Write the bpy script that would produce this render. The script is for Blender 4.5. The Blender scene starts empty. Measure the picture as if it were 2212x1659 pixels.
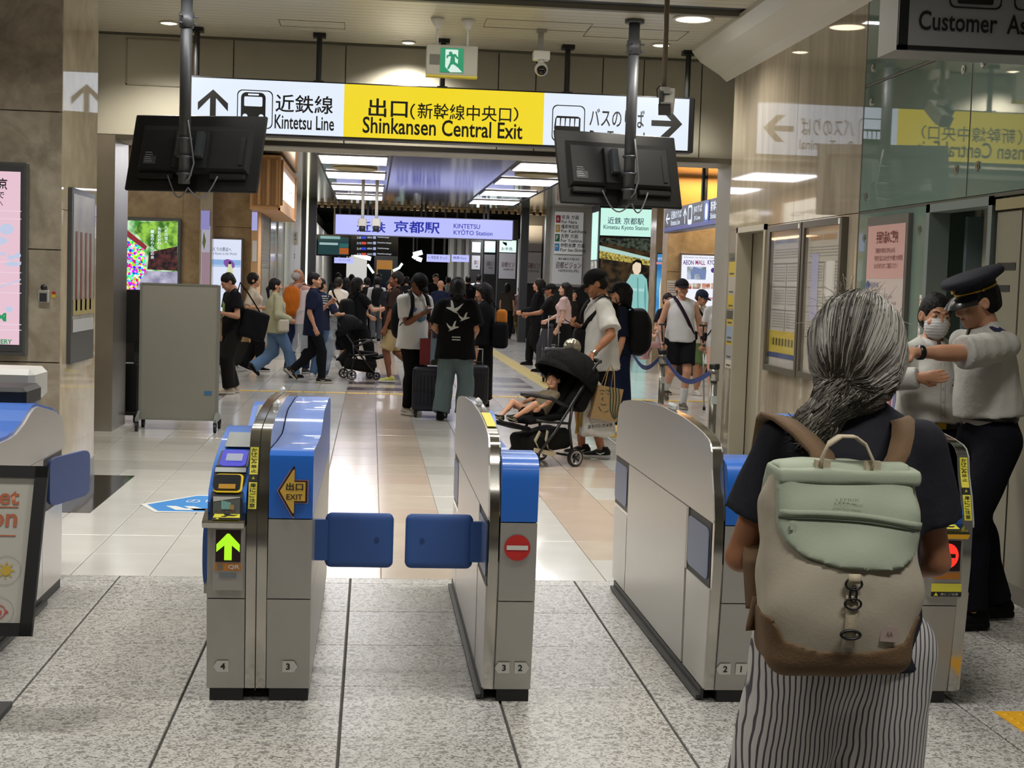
import bpy, bmesh, math, random
import numpy as np
from mathutils import Vector, Matrix
from math import sin, cos, pi, radians as RD
random.seed(7); np.random.seed(7)
SC = bpy.context.scene
COL = SC.collection

# ------------------------------------------------------------------ camera
F_PX, YAW, PITCH, ROLL, CAM_H = 3150.0, 0.09795, 0.068716, 0.031564, 1.58986
W_PX, H_PX = 2212.0, 1659.0
_f = Vector((sin(YAW)*cos(PITCH), cos(YAW)*cos(PITCH), -sin(PITCH)))
_r = Vector((cos(YAW), -sin(YAW), 0))
_u = _r.cross(_f)
_r, _u = _r*cos(ROLL)+_u*sin(ROLL), _u*cos(ROLL)-_r*sin(ROLL)
CAMP = Vector((0, 0, CAM_H))
cd = bpy.data.cameras.new('camera')
cam = bpy.data.objects.new('camera', cd); COL.objects.link(cam)
cam.matrix_world = Matrix(((_r.x, _u.x, -_f.x, 0), (_r.y, _u.y, -_f.y, 0), (_r.z, _u.z, -_f.z, CAM_H), (0, 0, 0, 1)))
cd.sensor_width = 36.0; cd.sensor_fit = 'HORIZONTAL'; cd.lens = F_PX/W_PX*36.0
cd.clip_start = 0.05; cd.clip_end = 300
SC.camera = cam

# ------------------------------------------------------------------ world, exposure
wd = bpy.data.worlds.new('world'); SC.world = wd; wd.use_nodes = True
wd.node_tree.nodes['Background'].inputs[0].default_value = (0.80, 0.80, 0.76, 1)
wd.node_tree.nodes['Background'].inputs[1].default_value = 0.12
SC.view_settings.view_transform = 'Standard'; SC.view_settings.look = 'None'
SC.view_settings.gamma = 1.0; SC.view_settings.use_curve_mapping = False
SC.view_settings.exposure = 0.0

def area_lamp(x, y, z, sx, sy, watt, col=(1.0, 0.975, 0.93), spread=180):
    l = bpy.data.lights.new('ceiling_or_fill_lamp', 'AREA'); l.shape = 'RECTANGLE'; l.size = sx; l.size_y = sy
    l.energy = watt; l.color = col; l.spread = RD(spread)
    o = bpy.data.objects.new('ceiling_or_fill_lamp', l); COL.objects.link(o); o.location = (x, y, z)
    return o
# near hall: rows of ceiling lamps above the ticket gates (above and behind the frame)
NEAR_W = 51
for yy in (1.0, 4.6, 8.0):
    for xx in (-2.2, 1.3):
        area_lamp(xx, yy, 3.86, 1.2, 0.3, NEAR_W, spread=135)
area_lamp(0.4, 12.15, 3.88, 4.5, 0.12, 38)
area_lamp(-.5, 10.4, 3.86, 1.2, .3, 42, spread=125); area_lamp(1.2, 10.4, 3.86, 1.2, .3, 42, spread=125)

# ------------------------------------------------------------------ pixel -> place helpers (all at true depth)
def ray(px, py):
    return _f + _r*((px-W_PX/2)/F_PX) - _u*((py-H_PX/2)/F_PX)
def FL(px, py, z=0.0):
    d = ray(px, py); return CAMP + d*((z-CAM_H)/d.z)
def AT(px, py, Y):
    d = ray(px, py); return CAMP + d*(Y/d.y)
def AX(px, py, X):
    d = ray(px, py); return CAMP + d*(X/d.x)

# ------------------------------------------------------------------ materials
def lin(c):
    if isinstance(c, str):
        c = c.lstrip('#'); c = tuple(int(c[i:i+2], 16)/255 for i in (0, 2, 4))
    return tuple((v/12.92 if v <= 0.04045 else ((v+0.055)/1.055)**2.4) for v in c[:3])
_M = {}
def mat(name, col='#808080', rough=0.6, metal=0.0, emit=0.0, ecol=None, noise=None, bump=None, coat=0.0,
        alpha=1.0, trans=0.0, spec=0.5, sheen=0.0, ior=None, aniso=0.0):
    """noise=(scale, strength, colour2) mixes a second colour; bump=(scale, strength[, detail])"""
    if name in _M: return _M[name]
    m = bpy.data.materials.new(name); m.use_nodes = True
    nt = m.node_tree; b = nt.nodes['Principled BSDF']
    b.inputs['Base Color'].default_value = (*lin(col), 1)
    b.inputs['Roughness'].default_value = rough; b.inputs['Metallic'].default_value = metal
    b.inputs['Specular IOR Level'].default_value = spec
    if ior: b.inputs['IOR'].default_value = ior
    if coat: b.inputs['Coat Weight'].default_value = coat; b.inputs['Coat Roughness'].default_value = 0.03
    if sheen: b.inputs['Sheen Weight'].default_value = sheen
    if aniso: b.inputs['Anisotropic'].default_value = aniso
    if trans: b.inputs['Transmission Weight'].default_value = trans
    if alpha < 1: b.inputs['Alpha'].default_value = alpha
    if emit:
        b.inputs['Emission Color'].default_value = (*lin(ecol or col), 1); b.inputs['Emission Strength'].default_value = emit
    tc = None
    if noise or bump:
        tc = nt.nodes.new('ShaderNodeTexCoord')
    if noise:
        n = nt.nodes.new('ShaderNodeTexNoise'); n.inputs['Scale'].default_value = noise[0]; n.inputs['Detail'].default_value = 5
        r = nt.nodes.new('ShaderNodeValToRGB'); r.color_ramp.elements[0].position = 0.5-noise[1]; r.color_ramp.elements[1].position = 0.5+noise[1]
        r.color_ramp.elements[0].color = (*lin(col), 1); r.color_ramp.elements[1].color = (*lin(noise[2]), 1)
        nt.links.new(tc.outputs['Object'], n.inputs['Vector']); nt.links.new(n.outputs['Fac'], r.inputs['Fac'])
        nt.links.new(r.outputs['Color'], b.inputs['Base Color'])
    if bump:
        n2 = nt.nodes.new('ShaderNodeTexNoise'); n2.inputs['Scale'].default_value = bump[0]; n2.inputs['Detail'].default_value = 4
        bp = nt.nodes.new('ShaderNodeBump'); bp.inputs['Strength'].default_value = bump[1]; bp.inputs['Distance'].default_value = 0.02
        nt.links.new(tc.outputs['Object'], n2.inputs['Vector']); nt.links.new(n2.outputs['Fac'], bp.inputs['Height'])
        nt.links.new(bp.outputs['Normal'], b.inputs['Normal'])
    _M[name] = m; return m
_cloth = {}
def cloth(col, rough=0.85):
    k = col+str(rough)
    if k not in _cloth:
        _cloth[k] = mat('fabric_'+col.lstrip('#'), col, rough, bump=(14, 0.35), spec=0.12)
    return _cloth[k]

# ------------------------------------------------------------------ object helpers
def tag(o, label=None, cat=None, group=None, kind=None):
    if label: o['label'] = label
    if cat: o['category'] = cat
    if group: o['group'] = group
    if kind: o['kind'] = kind
    return o
def empty(name, loc=(0, 0, 0), rz=0.0):
    o = bpy.data.objects.new(name, None); COL.objects.link(o); o.location = loc; o.rotation_euler = (0, 0, rz)
    o.empty_display_size = 0.1
    return o
def link_mesh(name, me, m=None, parent=None, smooth=False):
    o = bpy.data.objects.new(name, me); COL.objects.link(o)
    if m is not None:
        for mm in (m if isinstance(m, (list, tuple)) else [m]): me.materials.append(mm)
    if parent is not None: o.parent = parent
    if smooth and len(me.polygons): me.polygons.foreach_set('use_smooth', [True]*len(me.polygons))
    return o
def rotm(rx=0, ry=0, rz=0):
    return Matrix.Rotation(rz, 3, 'Z') @ Matrix.Rotation(ry, 3, 'Y') @ Matrix.Rotation(rx, 3, 'X')
class MB:
    def __init__(s): s.v = []; s.f = []; s.mi = []
    def add(s, vs, fs, mi=0):
        n = len(s.v); s.v += [tuple(v) for v in vs]; s.f += [tuple(i+n for i in f) for f in fs]; s.mi += [mi]*len(fs); return s
    def box(s, lo, hi, mi=0):
        x0, y0, z0 = lo; x1, y1, z1 = hi
        return s.add([(x0,y0,z0),(x1,y0,z0),(x1,y1,z0),(x0,y1,z0),(x0,y0,z1),(x1,y0,z1),(x1,y1,z1),(x0,y1,z1)],
                     [(0,3,2,1),(4,5,6,7),(0,1,5,4),(1,2,6,5),(2,3,7,6),(3,0,4,7)], mi)
    def obox(s, c, size, M=None, mi=0):
        c = Vector(c); M = M or Matrix.Identity(3); h = [q/2 for q in size]
        vs = [c + M @ Vector((a*h[0], b*h[1], d*h[2])) for d in (-1, 1) for (a, b) in ((-1,-1),(1,-1),(1,1),(-1,1))]
        return s.add(vs, [(0,3,2,1),(4,5,6,7),(0,1,5,4),(1,2,6,5),(2,3,7,6),(3,0,4,7)], mi)
    def bbox(s, lo, hi, b=0.006, mi=0):
        """box with chamfered vertical-ish edges: simple all-edge chamfer"""
        x0, y0, z0 = lo; x1, y1, z1 = hi; b = min(b, (x1-x0)/2.1, (y1-y0)/2.1, (z1-z0)/2.1)
        def octo(ins, z):
            return [(x0+b, y0+ins, z), (x1-b, y0+ins, z), (x1-ins, y0+b, z), (x1-ins, y1-b, z), (x1-b, y1-ins, z), (x0+b, y1-ins, z), (x0+ins, y1-b, z), (x0+ins, y0+b, z)]
        vs = octo(b*0.98, z0) + octo(0, z0+b) + octo(0, z1-b) + octo(b*0.98, z1)
        fs = []
        for k in range(3):
            for i in range(8):
                j = (i+1) % 8; fs.append((k*8+i, k*8+j, (k+1)*8+j, (k+1)*8+i))
        fs.append(tuple(range(7, -1, -1))); fs.append(tuple(range(24, 32)))
        return s.add(vs, fs, mi)
    def cyl(s, a, b, r0, r1=None, n=12, caps=True, mi=0):
        a = Vector(a); b = Vector(b); r1 = r0 if r1 is None else r1
        d = (b-a).normalized(); t = Vector((0, 0, 1)) if abs(d.z) < 0.95 else Vector((1, 0, 0))
        u = d.cross(t).normalized(); w = d.cross(u)
        vs = [a + (u*cos(2*pi*i/n) + w*sin(2*pi*i/n))*r0 for i in range(n)] + [b + (u*cos(2*pi*i/n) + w*sin(2*pi*i/n))*r1 for i in range(n)]
        fs = [(i, (i+1) % n, n+(i+1) % n, n+i) for i in range(n)]
        if caps: fs += [tuple(range(n-1, -1, -1)), tuple(range(n, 2*n))]
        return s.add(vs, fs, mi)
    def tube(s, pts, r, n=8, mi=0, closed=False):
        pts = [Vector(p) for p in pts]; N = len(pts); vs = []; fs = []
        prev = None
        for i, p in enumerate(pts):
            if closed: d = (pts[(i+1) % N]-pts[i-1]).normalized()
            else: d = (pts[min(i+1, N-1)]-pts[max(i-1, 0)]).normalized()
            if prev is None:
                t = Vector((0, 0, 1)) if abs(d.z) < 0.9 else Vector((1, 0, 0)); u = d.cross(t).normalized()
            else:
                u = (prev - d*prev.dot(d)).normalized()
            prev = u; w = d.cross(u); rr = r[i] if isinstance(r, (list, tuple)) else r
            vs += [p + (u*cos(2*pi*k/n)+w*sin(2*pi*k/n))*rr for k in range(n)]
        for i in range(N if closed else N-1):
            i2 = (i+1) % N
            fs += [(i*n+k, i*n+(k+1) % n, i2*n+(k+1) % n, i2*n+k) for k in range(n)]
        if not closed: fs += [tuple(range(n-1, -1, -1)), tuple(range((N-1)*n, N*n))]
        return s.add(vs, fs, mi)
    def strip(s, pts, wvec, th, mi=0):
        """flat band following pts; wvec = half-width vector(s); th = thickness"""
        pts = [Vector(p) for p in pts]; N = len(pts); vs = []; fs = []
        for i, p in enumerate(pts):
            d = (pts[min(i+1, N-1)]-pts[max(i-1, 0)]).normalized()
            w = Vector(wvec[i] if isinstance(wvec[0], (list, tuple, Vector)) else wvec)
            nn = d.cross(w).normalized()*th/2
            vs += [p-w-nn, p+w-nn, p+w+nn, p-w+nn]
        for i in range(N-1):
            a = i*4; b = a+4
            fs += [(a+k, a+(k+1) % 4, b+(k+1) % 4, b+k) for k in range(4)]
        fs += [(3, 2, 1, 0), (N*4-4, N*4-3, N*4-2, N*4-1)]
        return s.add(vs, fs, mi)
    def prism(s, poly, axis, lo, hi, mi=0):
        """poly: list of 2D points; axis 'x' -> (y,z), 'y' -> (x,z), 'z' -> (x,y)"""
        def P(a, b, c):
            return (c, a, b) if axis == 'x' else ((a, c, b) if axis == 'y' else (a, b, c))
        n = len(poly); vs = [P(a, b, lo) for a, b in poly]+[P(a, b, hi) for a, b in poly]
        fs = [tuple(range(n-1, -1, -1)), tuple(range(n, 2*n))]+[(i, (i+1) % n, n+(i+1) % n, n+i) for i in range(n)]
        return s.add(vs, fs, mi)
    def lathe(s, prof, c=(0, 0, 0), n=20, mi=0, sx=1, sy=1, ring=False):
        c = Vector(c); vs = []; fs = []
        for r, z in prof: vs += [c+Vector((r*cos(2*pi*i/n)*sx, r*sin(2*pi*i/n)*sy, z)) for i in range(n)]
        K = len(prof)
        for k in range(K if ring else K-1): j = (k+1) % K*n; fs += [(k*n+i, k*n+(i+1) % n, j+(i+1) % n, j+i) for i in range(n)]
        if not ring: fs += [tuple(range(n-1, -1, -1)), tuple(range((K-1)*n, K*n))]
        return s.add(vs, fs, mi)
    def quad(s, a, b, c, d, mi=0): return s.add([a, b, c, d], [(0, 1, 2, 3)], mi)
    def sphere(s, c, r, n=12, m=8, mi=0):
        c = Vector(c); r = r if isinstance(r, (tuple, list)) else (r, r, r)
        vs = [c+Vector((0, 0, -r[2]))]; fs = []
        for j in range(1, m):
            t = -pi/2+pi*j/m
            vs += [c+Vector((r[0]*cos(t)*cos(2*pi*i/n), r[1]*cos(t)*sin(2*pi*i/n), r[2]*sin(t))) for i in range(n)]
        vs.append(c+Vector((0, 0, r[2]))); L = len(vs)-1
        fs += [(0, 1+(i+1) % n, 1+i) for i in range(n)]
        for j in range(m-2): fs += [(1+j*n+i, 1+j*n+(i+1) % n, 1+(j+1)*n+(i+1) % n, 1+(j+1)*n+i) for i in range(n)]
        fs += [(L, 1+(m-2)*n+i, 1+(m-2)*n+(i+1) % n) for i in range(n)]
        return s.add(vs, fs, mi)
    def xf(s, M):
        s.v = [tuple(M @ Vector(v)) for v in s.v]; return s
    def build(s, name, m, parent=None, smooth=False, recalc=True):
        me = bpy.data.meshes.new(name); me.from_pydata(s.v, [], s.f)
        if any(s.mi): me.polygons.foreach_set('material_index', s.mi)
        if recalc:
            bm = bmesh.new(); bm.from_mesh(me); bmesh.ops.recalc_face_normals(bm, faces=bm.faces); bm.to_mesh(me); bm.free()
        me.update()
        return link_mesh(name, me, m, parent, smooth)
def autosmooth(o, ang=40):
    me = o.data
    me.polygons.foreach_set('use_smooth', [True]*len(me.polygons))
    bm = bmesh.new(); bm.from_mesh(me)
    for e in bm.edges:
        if len(e.link_faces) == 2 and e.calc_face_angle(0) > RD(ang): e.smooth = False
    bm.to_mesh(me); bm.free(); return o
_txt = {}
def text_mesh(body, bold=0.0, ext=0.0):
    k = (body, bold, ext)
    if k in _txt: return _txt[k]
    c = bpy.data.curves.new('lettering', 'FONT'); c.body = body; c.size = 1.0; c.resolution_u = 3
    c.offset = bold; c.extrude = ext
    o = bpy.data.objects.new('lettering', c)
    me = bpy.data.meshes.new_from_object(o)
    bpy.data.objects.remove(o); bpy.data.curves.remove(c)
    co = np.zeros(len(me.vertices)*3); me.vertices.foreach_get('co', co); co = co.reshape(-1, 3)
    lo = co.min(0); hi = co.max(0)
    _txt[k] = (me, lo, hi); return _txt[k]
def lettering(body, m, parent, p0, right, up, w=None, h=None, bold=0.0, name='lettering', center=False, local=False):
    """flat print: bounding box lower-left corner p0, along unit vectors right/up, fitted to width w and/or height h"""
    me0, lo, hi = text_mesh(body, bold)
    me = me0.copy(); right = Vector(right).normalized(); up = Vector(up).normalized()
    bw, bh = hi[0]-lo[0], hi[1]-lo[1]
    sx = w/bw if w else None; sy = h/bh if h else None
    if sx is None: sx = sy
    if sy is None: sy = sx
    p0 = Vector(p0)
    if center: p0 = p0 - right*(bw*sx/2) - up*(bh*sy/2)
    co = np.zeros(len(me.vertices)*3); me.vertices.foreach_get('co', co); co = co.reshape(-1, 3)
    out = np.array(p0)[None]+np.outer((co[:, 0]-lo[0])*sx, np.array(right))+np.outer((co[:, 1]-lo[1])*sy, np.array(up))
    me.vertices.foreach_set('co', out.ravel()); me.update(); me.materials.clear()
    return link_mesh(name, me, m, parent)
def flat_poly(pts, m, parent, p0, right, up, name='print', th=0.0):
    """flat printed shape; pts in (right, up) coordinates from p0"""
    p0 = Vector(p0); right = Vector(right).normalized(); up = Vector(up).normalized()
    me = bpy.data.meshes.new(name); me.from_pydata([tuple(p0+right*a+up*b) for a, b in pts], [], [tuple(range(len(pts)))])
    return link_mesh(name, me, m, parent)
def rrect(w, h, r, n=5):
    pts = []
    for cx, cy, a0 in ((w-r, r, -pi/2), (w-r, h-r, 0), (r, h-r, pi/2), (r, r, pi)):
        pts += [(cx+r*cos(a0+pi/2*i/n), cy+r*sin(a0+pi/2*i/n)) for i in range(n+1)]
    return pts
def outline(poly, t):
    """closed ring (as quads) around centre-scaled poly"""
    cx = sum(p[0] for p in poly)/len(poly); cy = sum(p[1] for p in poly)/len(poly)
    w = max(p[0] for p in poly)-min(p[0] for p in poly); h = max(p[1] for p in poly)-min(p[1] for p in poly)
    inn = [(cx+(x-cx)*(1-2*t/w), cy+(y-cy)*(1-2*t/h)) for x, y in poly]
    return inn
def ring_print(poly, t, m, parent, p0, right, up, name='print'):
    p0 = Vector(p0); right = Vector(right).normalized(); up = Vector(up).normalized(); inn = outline(poly, t); n = len(poly)
    vs = [tuple(p0+right*a+up*b) for a, b in poly+inn]
    me = bpy.data.meshes.new(name); me.from_pydata(vs, [], [(i, (i+1) % n, n+(i+1) % n, n+i) for i in range(n)])
    return link_mesh(name, me, m, parent)

# ------------------------------------------------------------------ signed-distance modelling (numpy surface nets)
class SDF:
    def __init__(s, lo, hi, vox):
        s.lo = np.array(lo, float); s.vox = vox
        s.n = np.maximum(np.ceil((np.array(hi)-s.lo)/vox).astype(int)+1, 4)
        s.F = np.full(s.n, 0.25, np.float32)
        s.ax = [s.lo[i]+np.arange(s.n[i])*vox for i in range(3)]
    def _win(s, lo, hi, pad):
        a = np.clip(np.floor((np.array(lo)-pad-s.lo)/s.vox).astype(int), 0, s.n)
        b = np.clip(np.ceil((np.array(hi)+pad-s.lo)/s.vox).astype(int)+1, 0, s.n)
        if np.any(b-a < 1): return None
        sl = tuple(slice(a[i], b[i]) for i in range(3))
        g = np.meshgrid(*[s.ax[i][sl[i]] for i in range(3)], indexing='ij')
        return sl, np.stack(g, -1)
    def _smin(s, sl, d, k):
        a = s.F[sl]
        if k > 0:
            h = np.maximum(k-np.abs(a-d), 0)/k
            s.F[sl] = np.minimum(a, d)-h*h*k*0.25
        else: s.F[sl] = np.minimum(a, d)
    def cone(s, a, b, ra, rb, k=0.02, flat=None, off=0.0):
        """round cone; flat=(axis unit vector, factor>1 makes thinner along axis)"""
        a = np.array(a, float); b = np.array(b, float); R = max(ra, rb)+abs(off)
        w = s._win(np.minimum(a, b)-R, np.maximum(a, b)+R, k+2*s.vox)
        if w is None: return s
        sl, P = w; ba = b-a; L2 = max(float(ba@ba), 1e-9); pa = P-a
        h = np.clip((pa@ba)/L2, 0, 1)
        q = pa-h[..., None]*ba
        if flat is not None:
            ax = np.array(flat[0], float); ax /= np.linalg.norm(ax); c = q@ax; q = q+(c*(flat[1]-1))[..., None]*ax
            d = np.linalg.norm(q, axis=-1)-(ra+(rb-ra)*h)
            d = d/(1+(flat[1]-1)*0.5)
        else: d = np.linalg.norm(q, axis=-1)-(ra+(rb-ra)*h)
        s._smin(sl, (d-off).astype(np.float32), k); return s
    def ell(s, c, r, k=0.02, M=None, cut=False, off=0.0):
        c = np.array(c, float); r = np.array(r, float); R = r.max()
        w = s._win(c-R, c+R, k+2*s.vox+abs(off))
        if w is None: return s
        sl, P = w; q = P-c
        if M is not None: q = q@np.array(M)   # columns of M = local axes
        k0 = np.linalg.norm(q/r, axis=-1); k1 = np.linalg.norm(q/(r*r), axis=-1)+1e-9
        d = (k0*(k0-1)/k1-off).astype(np.float32)
        if cut: s._cut(sl, d, k)
        else: s._smin(sl, d, k)
        return s
    def _cut(s, sl, d, k):
        a = s.F[sl]; d = -d
        if k > 0:
            h = np.maximum(k-np.abs(a-d), 0)/k; s.F[sl] = np.maximum(a, d)+h*h*k*0.25
        else: s.F[sl] = np.maximum(a, d)
    def box(s, c, h, rnd=0.01, k=0.01, M=None, cut=False):
        c = np.array(c, float); h = np.array(h, float); R = np.linalg.norm(h)
        w = s._win(c-R, c+R, k+2*s.vox)
        if w is None: return s
        sl, P = w; q = P-c
        if M is not None: q = q@np.array(M)
        q = np.abs(q)-(h-rnd)
        d = (np.linalg.norm(np.maximum(q, 0), axis=-1)+np.minimum(q.max(-1), 0)-rnd).astype(np.float32)
        if cut: s._cut(sl, d, k)
        else: s._smin(sl, d, k)
        return s
    def plane(s, p, n, k=0.0):
        """keep the side the normal points away from"""
        n = np.array(n, float); n /= np.linalg.norm(n)
        q = [(s.ax[i]-p[i])*n[i] for i in range(3)]
        d = (q[0][:, None, None]+q[1][None, :, None]+q[2][None, None, :]).astype(np.float32)
        s.F = np.maximum(s.F, d) if k == 0 else (lambda h: np.maximum(s.F, d)+h*h*k*0.25)(np.maximum(k-np.abs(s.F-d), 0)/k)
        return s
    def disp(s, fn):
        m = np.argwhere(np.abs(s.F) < 0.03)
        s.F[m[:, 0], m[:, 1], m[:, 2]] += fn(s.lo+m*s.vox).astype(np.float32); return s
    def mesh(s, tmp=None):
        F = s.F.copy()
        for i in range(3):
            sl = [slice(None)]*3
            sl[i] = 0; F[tuple(sl)] = 0.2; sl[i] = -1; F[tuple(sl)] = 0.2
        n = F.shape; I = F < 0
        c = [(i, j, k) for i in (0, 1) for j in (0, 1) for k in (0, 1)]
        def sub(A, o): return A[o[0]:n[0]-1+o[0], o[1]:n[1]-1+o[1], o[2]:n[2]-1+o[2]]
        cnt = sum(sub(I, o).astype(np.int8) for o in c)
        act = (cnt > 0) & (cnt < 8)
        idx = np.argwhere(act)
        if len(idx) == 0: return np.zeros((0, 3)), np.zeros((0, 4), int)
        vid = np.full(act.shape, -1, np.int64); vid[act] = np.arange(len(idx))
        acc = np.zeros((len(idx), 3)); w = np.zeros(len(idx))
        vals = {o: F[idx[:, 0]+o[0], idx[:, 1]+o[1], idx[:, 2]+o[2]] for o in c}
        for o in c:
            for ax in range(3):
                if o[ax] == 0:
                    o2 = list(o); o2[ax] = 1; o2 = tuple(o2); a, b = vals[o], vals[o2]
                    m = (a < 0) != (b < 0); t = np.where(m, a/np.where(m, a-b, 1), 0)
                    p = np.tile(np.array(o, float), (len(idx), 1)); p[:, ax] += t
                    acc[m] += p[m]; w[m] += 1
        V = s.lo+(idx+acc/w[:, None])*s.vox
        Q = []
        for ax in range(3):
            a1, a2 = (ax+1) % 3, (ax+2) % 3
            sl0 = [slice(None)]*3; sl1 = [slice(None)]*3
            sl0[ax] = slice(0, n[ax]-1); sl1[ax] = slice(1, n[ax])
            A, B = I[tuple(sl0)], I[tuple(sl1)]
            e = np.argwhere(A != B)
            e = e[(e[:, a1] > 0) & (e[:, a2] > 0) & (e[:, a1] < n[a1]-1) & (e[:, a2] < n[a2]-1)]
            def g(d1, d2):
                q = e.copy(); q[:, a1] += d1; q[:, a2] += d2; return vid[q[:, 0], q[:, 1], q[:, 2]]
            q = np.stack([g(-1, -1), g(0, -1), g(0, 0), g(-1, 0)], 1)
            inside = A[e[:, 0], e[:, 1], e[:, 2]]
            q[~inside] = q[~inside][:, ::-1]; Q.append(q)
        return V, np.concatenate(Q)
    def build(s, name, m, parent=None, smooth_iter=1):
        V, Q = s.mesh(); return build_vq(name, [(V, Q)], m, parent, smooth_iter)
def build_vq(name, parts, m, parent=None, smooth_iter=1):
    Vs, Qs, n = [], [], 0
    for V, Q in parts:
        if len(V) == 0: continue
        for _ in range(smooth_iter):   # one light Laplacian pass
            ia = np.concatenate([Q[:, [0, 1, 2, 3]].ravel(), Q[:, [1, 2, 3, 0]].ravel()]); ib = np.concatenate([Q[:, [1, 2, 3, 0]].ravel(), Q[:, [0, 1, 2, 3]].ravel()])
            c = np.bincount(ia, minlength=len(V)); S = np.stack([np.bincount(ia, V[ib, j], len(V)) for j in range(3)], 1)
            V = 0.5*V+0.5*S/np.maximum(c, 1)[:, None]
        Vs.append(V); Qs.append(Q+n); n += len(V)
    me = bpy.data.meshes.new(name)
    if n:
        V = np.concatenate(Vs); Q = np.concatenate(Qs)
        me.vertices.add(len(V)); me.vertices.foreach_set('co', V.astype(np.float32).ravel())
        me.loops.add(len(Q)*4); me.loops.foreach_set('vertex_index', Q.astype(np.int32).ravel())
        me.polygons.add(len(Q)); me.polygons.foreach_set('loop_start', np.arange(0, len(Q)*4, 4, dtype=np.int32))
        me.update(calc_edges=True)
    return link_mesh(name, me, m, parent, True)
X1, Y1, Z1 = Vector((1, 0, 0)), Vector((0, 1, 0)), Vector((0, 0, 1))
# ================================================================== SETTING
def stone(name, c1, c2, c3, scale=3.0, rough=0.25, streak=None, coat=0.0, bumps=0.02):
    if name in _M: return _M[name]
    m = mat(name, c1, rough, coat=coat); nt = m.node_tree; b = nt.nodes['Principled BSDF']
    tc = nt.nodes.new('ShaderNodeTexCoord'); mp = nt.nodes.new('ShaderNodeMapping')
    if streak: mp.inputs['Scale'].default_value = streak
    nt.links.new(tc.outputs['Object'], mp.inputs['Vector'])
    n1 = nt.nodes.new('ShaderNodeTexNoise'); n1.inputs['Scale'].default_value = scale; n1.inputs['Detail'].default_value = 8; n1.inputs['Roughness'].default_value = 0.62
    n1.inputs['Distortion'].default_value = 0.8
    n2 = nt.nodes.new('ShaderNodeTexNoise'); n2.inputs['Scale'].default_value = scale*4.5; n2.inputs['Detail'].default_value = 6
    for n in (n1, n2): nt.links.new(mp.outputs['Vector'], n.inputs['Vector'])
    r = nt.nodes.new('ShaderNodeValToRGB'); e = r.color_ramp.elements
    e[0].position = 0.32; e[0].color = (*lin(c2), 1); e[1].position = 0.70; e[1].color = (*lin(c3), 1)
    k = e.new(0.5); k.color = (*lin(c1), 1)
    nt.links.new(n1.outputs['Fac'], r.inputs['Fac'])
    mx = nt.nodes.new('ShaderNodeMixRGB'); mx.blend_type = 'OVERLAY'; mx.inputs['Fac'].default_value = 0.28
    nt.links.new(r.outputs['Color'], mx.inputs['Color1']); nt.links.new(n2.outputs['Fac'], mx.inputs['Color2'])
    nt.links.new(mx.outputs['Color'], b.inputs['Base Color'])
    return m
def terrazzo(name, tone):
    if name in _M: return _M[name]
    m = mat(name, '#8f8d87', 0.34); nt = m.node_tree; b = nt.nodes['Principled BSDF']
    tc = nt.nodes.new('ShaderNodeTexCoord')
    w = nt.nodes.new('ShaderNodeTexNoise'); w.inputs['Scale'].default_value = 46; w.inputs['Detail'].default_value = 3; w.inputs['Distortion'].default_value = 1.6
    n = nt.nodes.new('ShaderNodeTexNoise'); n.inputs['Scale'].default_value = 150; n.inputs['Detail'].default_value = 2
    g = nt.nodes.new('ShaderNodeTexNoise'); g.inputs['Scale'].default_value = 1.1
    for q in (w, n, g): nt.links.new(tc.outputs['Object'], q.inputs['Vector'])
    r = nt.nodes.new('ShaderNodeValToRGB'); e = r.color_ramp.elements
    e[0].position = 0.40; e[0].color = (*lin(tone[0]), 1); e[1].position = 0.54; e[1].color = (*lin(tone[1]), 1)
    nt.links.new(w.outputs['Fac'], r.inputs['Fac'])
    mx = nt.nodes.new('ShaderNodeMixRGB'); mx.blend_type = 'OVERLAY'; mx.inputs['Fac'].default_value = 0.35
    nt.links.new(r.outputs['Color'], mx.inputs['Color1']); nt.links.new(n.outputs['Fac'], mx.inputs['Color2'])
    nt.links.new(mx.outputs['Color'], b.inputs['Base Color'])
    return m
T_DARK = [terrazzo('terrazzo_grey', ('#706e69', '#b4b2ac')), terrazzo('terrazzo_warm_grey', ('#716e68', '#b5b2aa')), terrazzo('terrazzo_pale_grey', ('#75736f', '#bab8b3'))]
T_LT = [mat('tile_white', '#c9c8c2', 0.15, noise=(3, .3, '#c0beb7')), mat('tile_grey_white', '#bab9b3', 0.16, noise=(3, .3, '#b0aea7')),
        mat('tile_beige', '#c4b7a7', 0.15, noise=(3, .3, '#b9ab9a')), mat('tile_pink_beige', '#bfae9f', 0.16, noise=(3, .3, '#b7a594')),
        mat('tile_purple_grey', '#4a4044', 0.22)]
GROUT = mat('grout', '#4c4a46', 0.9); GROUT_L = mat('grout_pale', '#8d8a82', 0.9)
BLACKST = stone('black_granite', '#1d1d1d', '#141414', '#2a2a29', 8, 0.12)
TRAV = stone('travertine', '#9f9482', '#887d6b', '#b3a896', 3.4, 0.30)
TRAV_FAR = stone('travertine_warm', '#ab8f66', '#94794f', '#bda27a', 2.0, 0.35)
POL = stone('polished_stone', '#9b917f', '#8d8371', '#a89e8c', 1.1, 0.035, streak=(1.0, 2.2, 0.25))
POL2 = stone('polished_beige_stone', '#a89c84', '#978b73', '#b4a890', 1.3, 0.035)
STEEL = mat('brushed_steel', '#b1afa9', 0.30, 1.0, noise=(2.0, .35, '#98948b'))
STEEL_D = mat('steel_trim', '#77736a', 0.35, 1.0)
CREAM = mat('cream_panel', '#b0ac9c', 0.5)
CEIL = mat('ceiling_metal', '#b9b5a4', 0.38)
CEIL_G = mat('gloss_ceiling_metal', '#aaa694', 0.10, 0.55)
BLACK = mat('matte_black', '#101011', 0.45)
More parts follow.
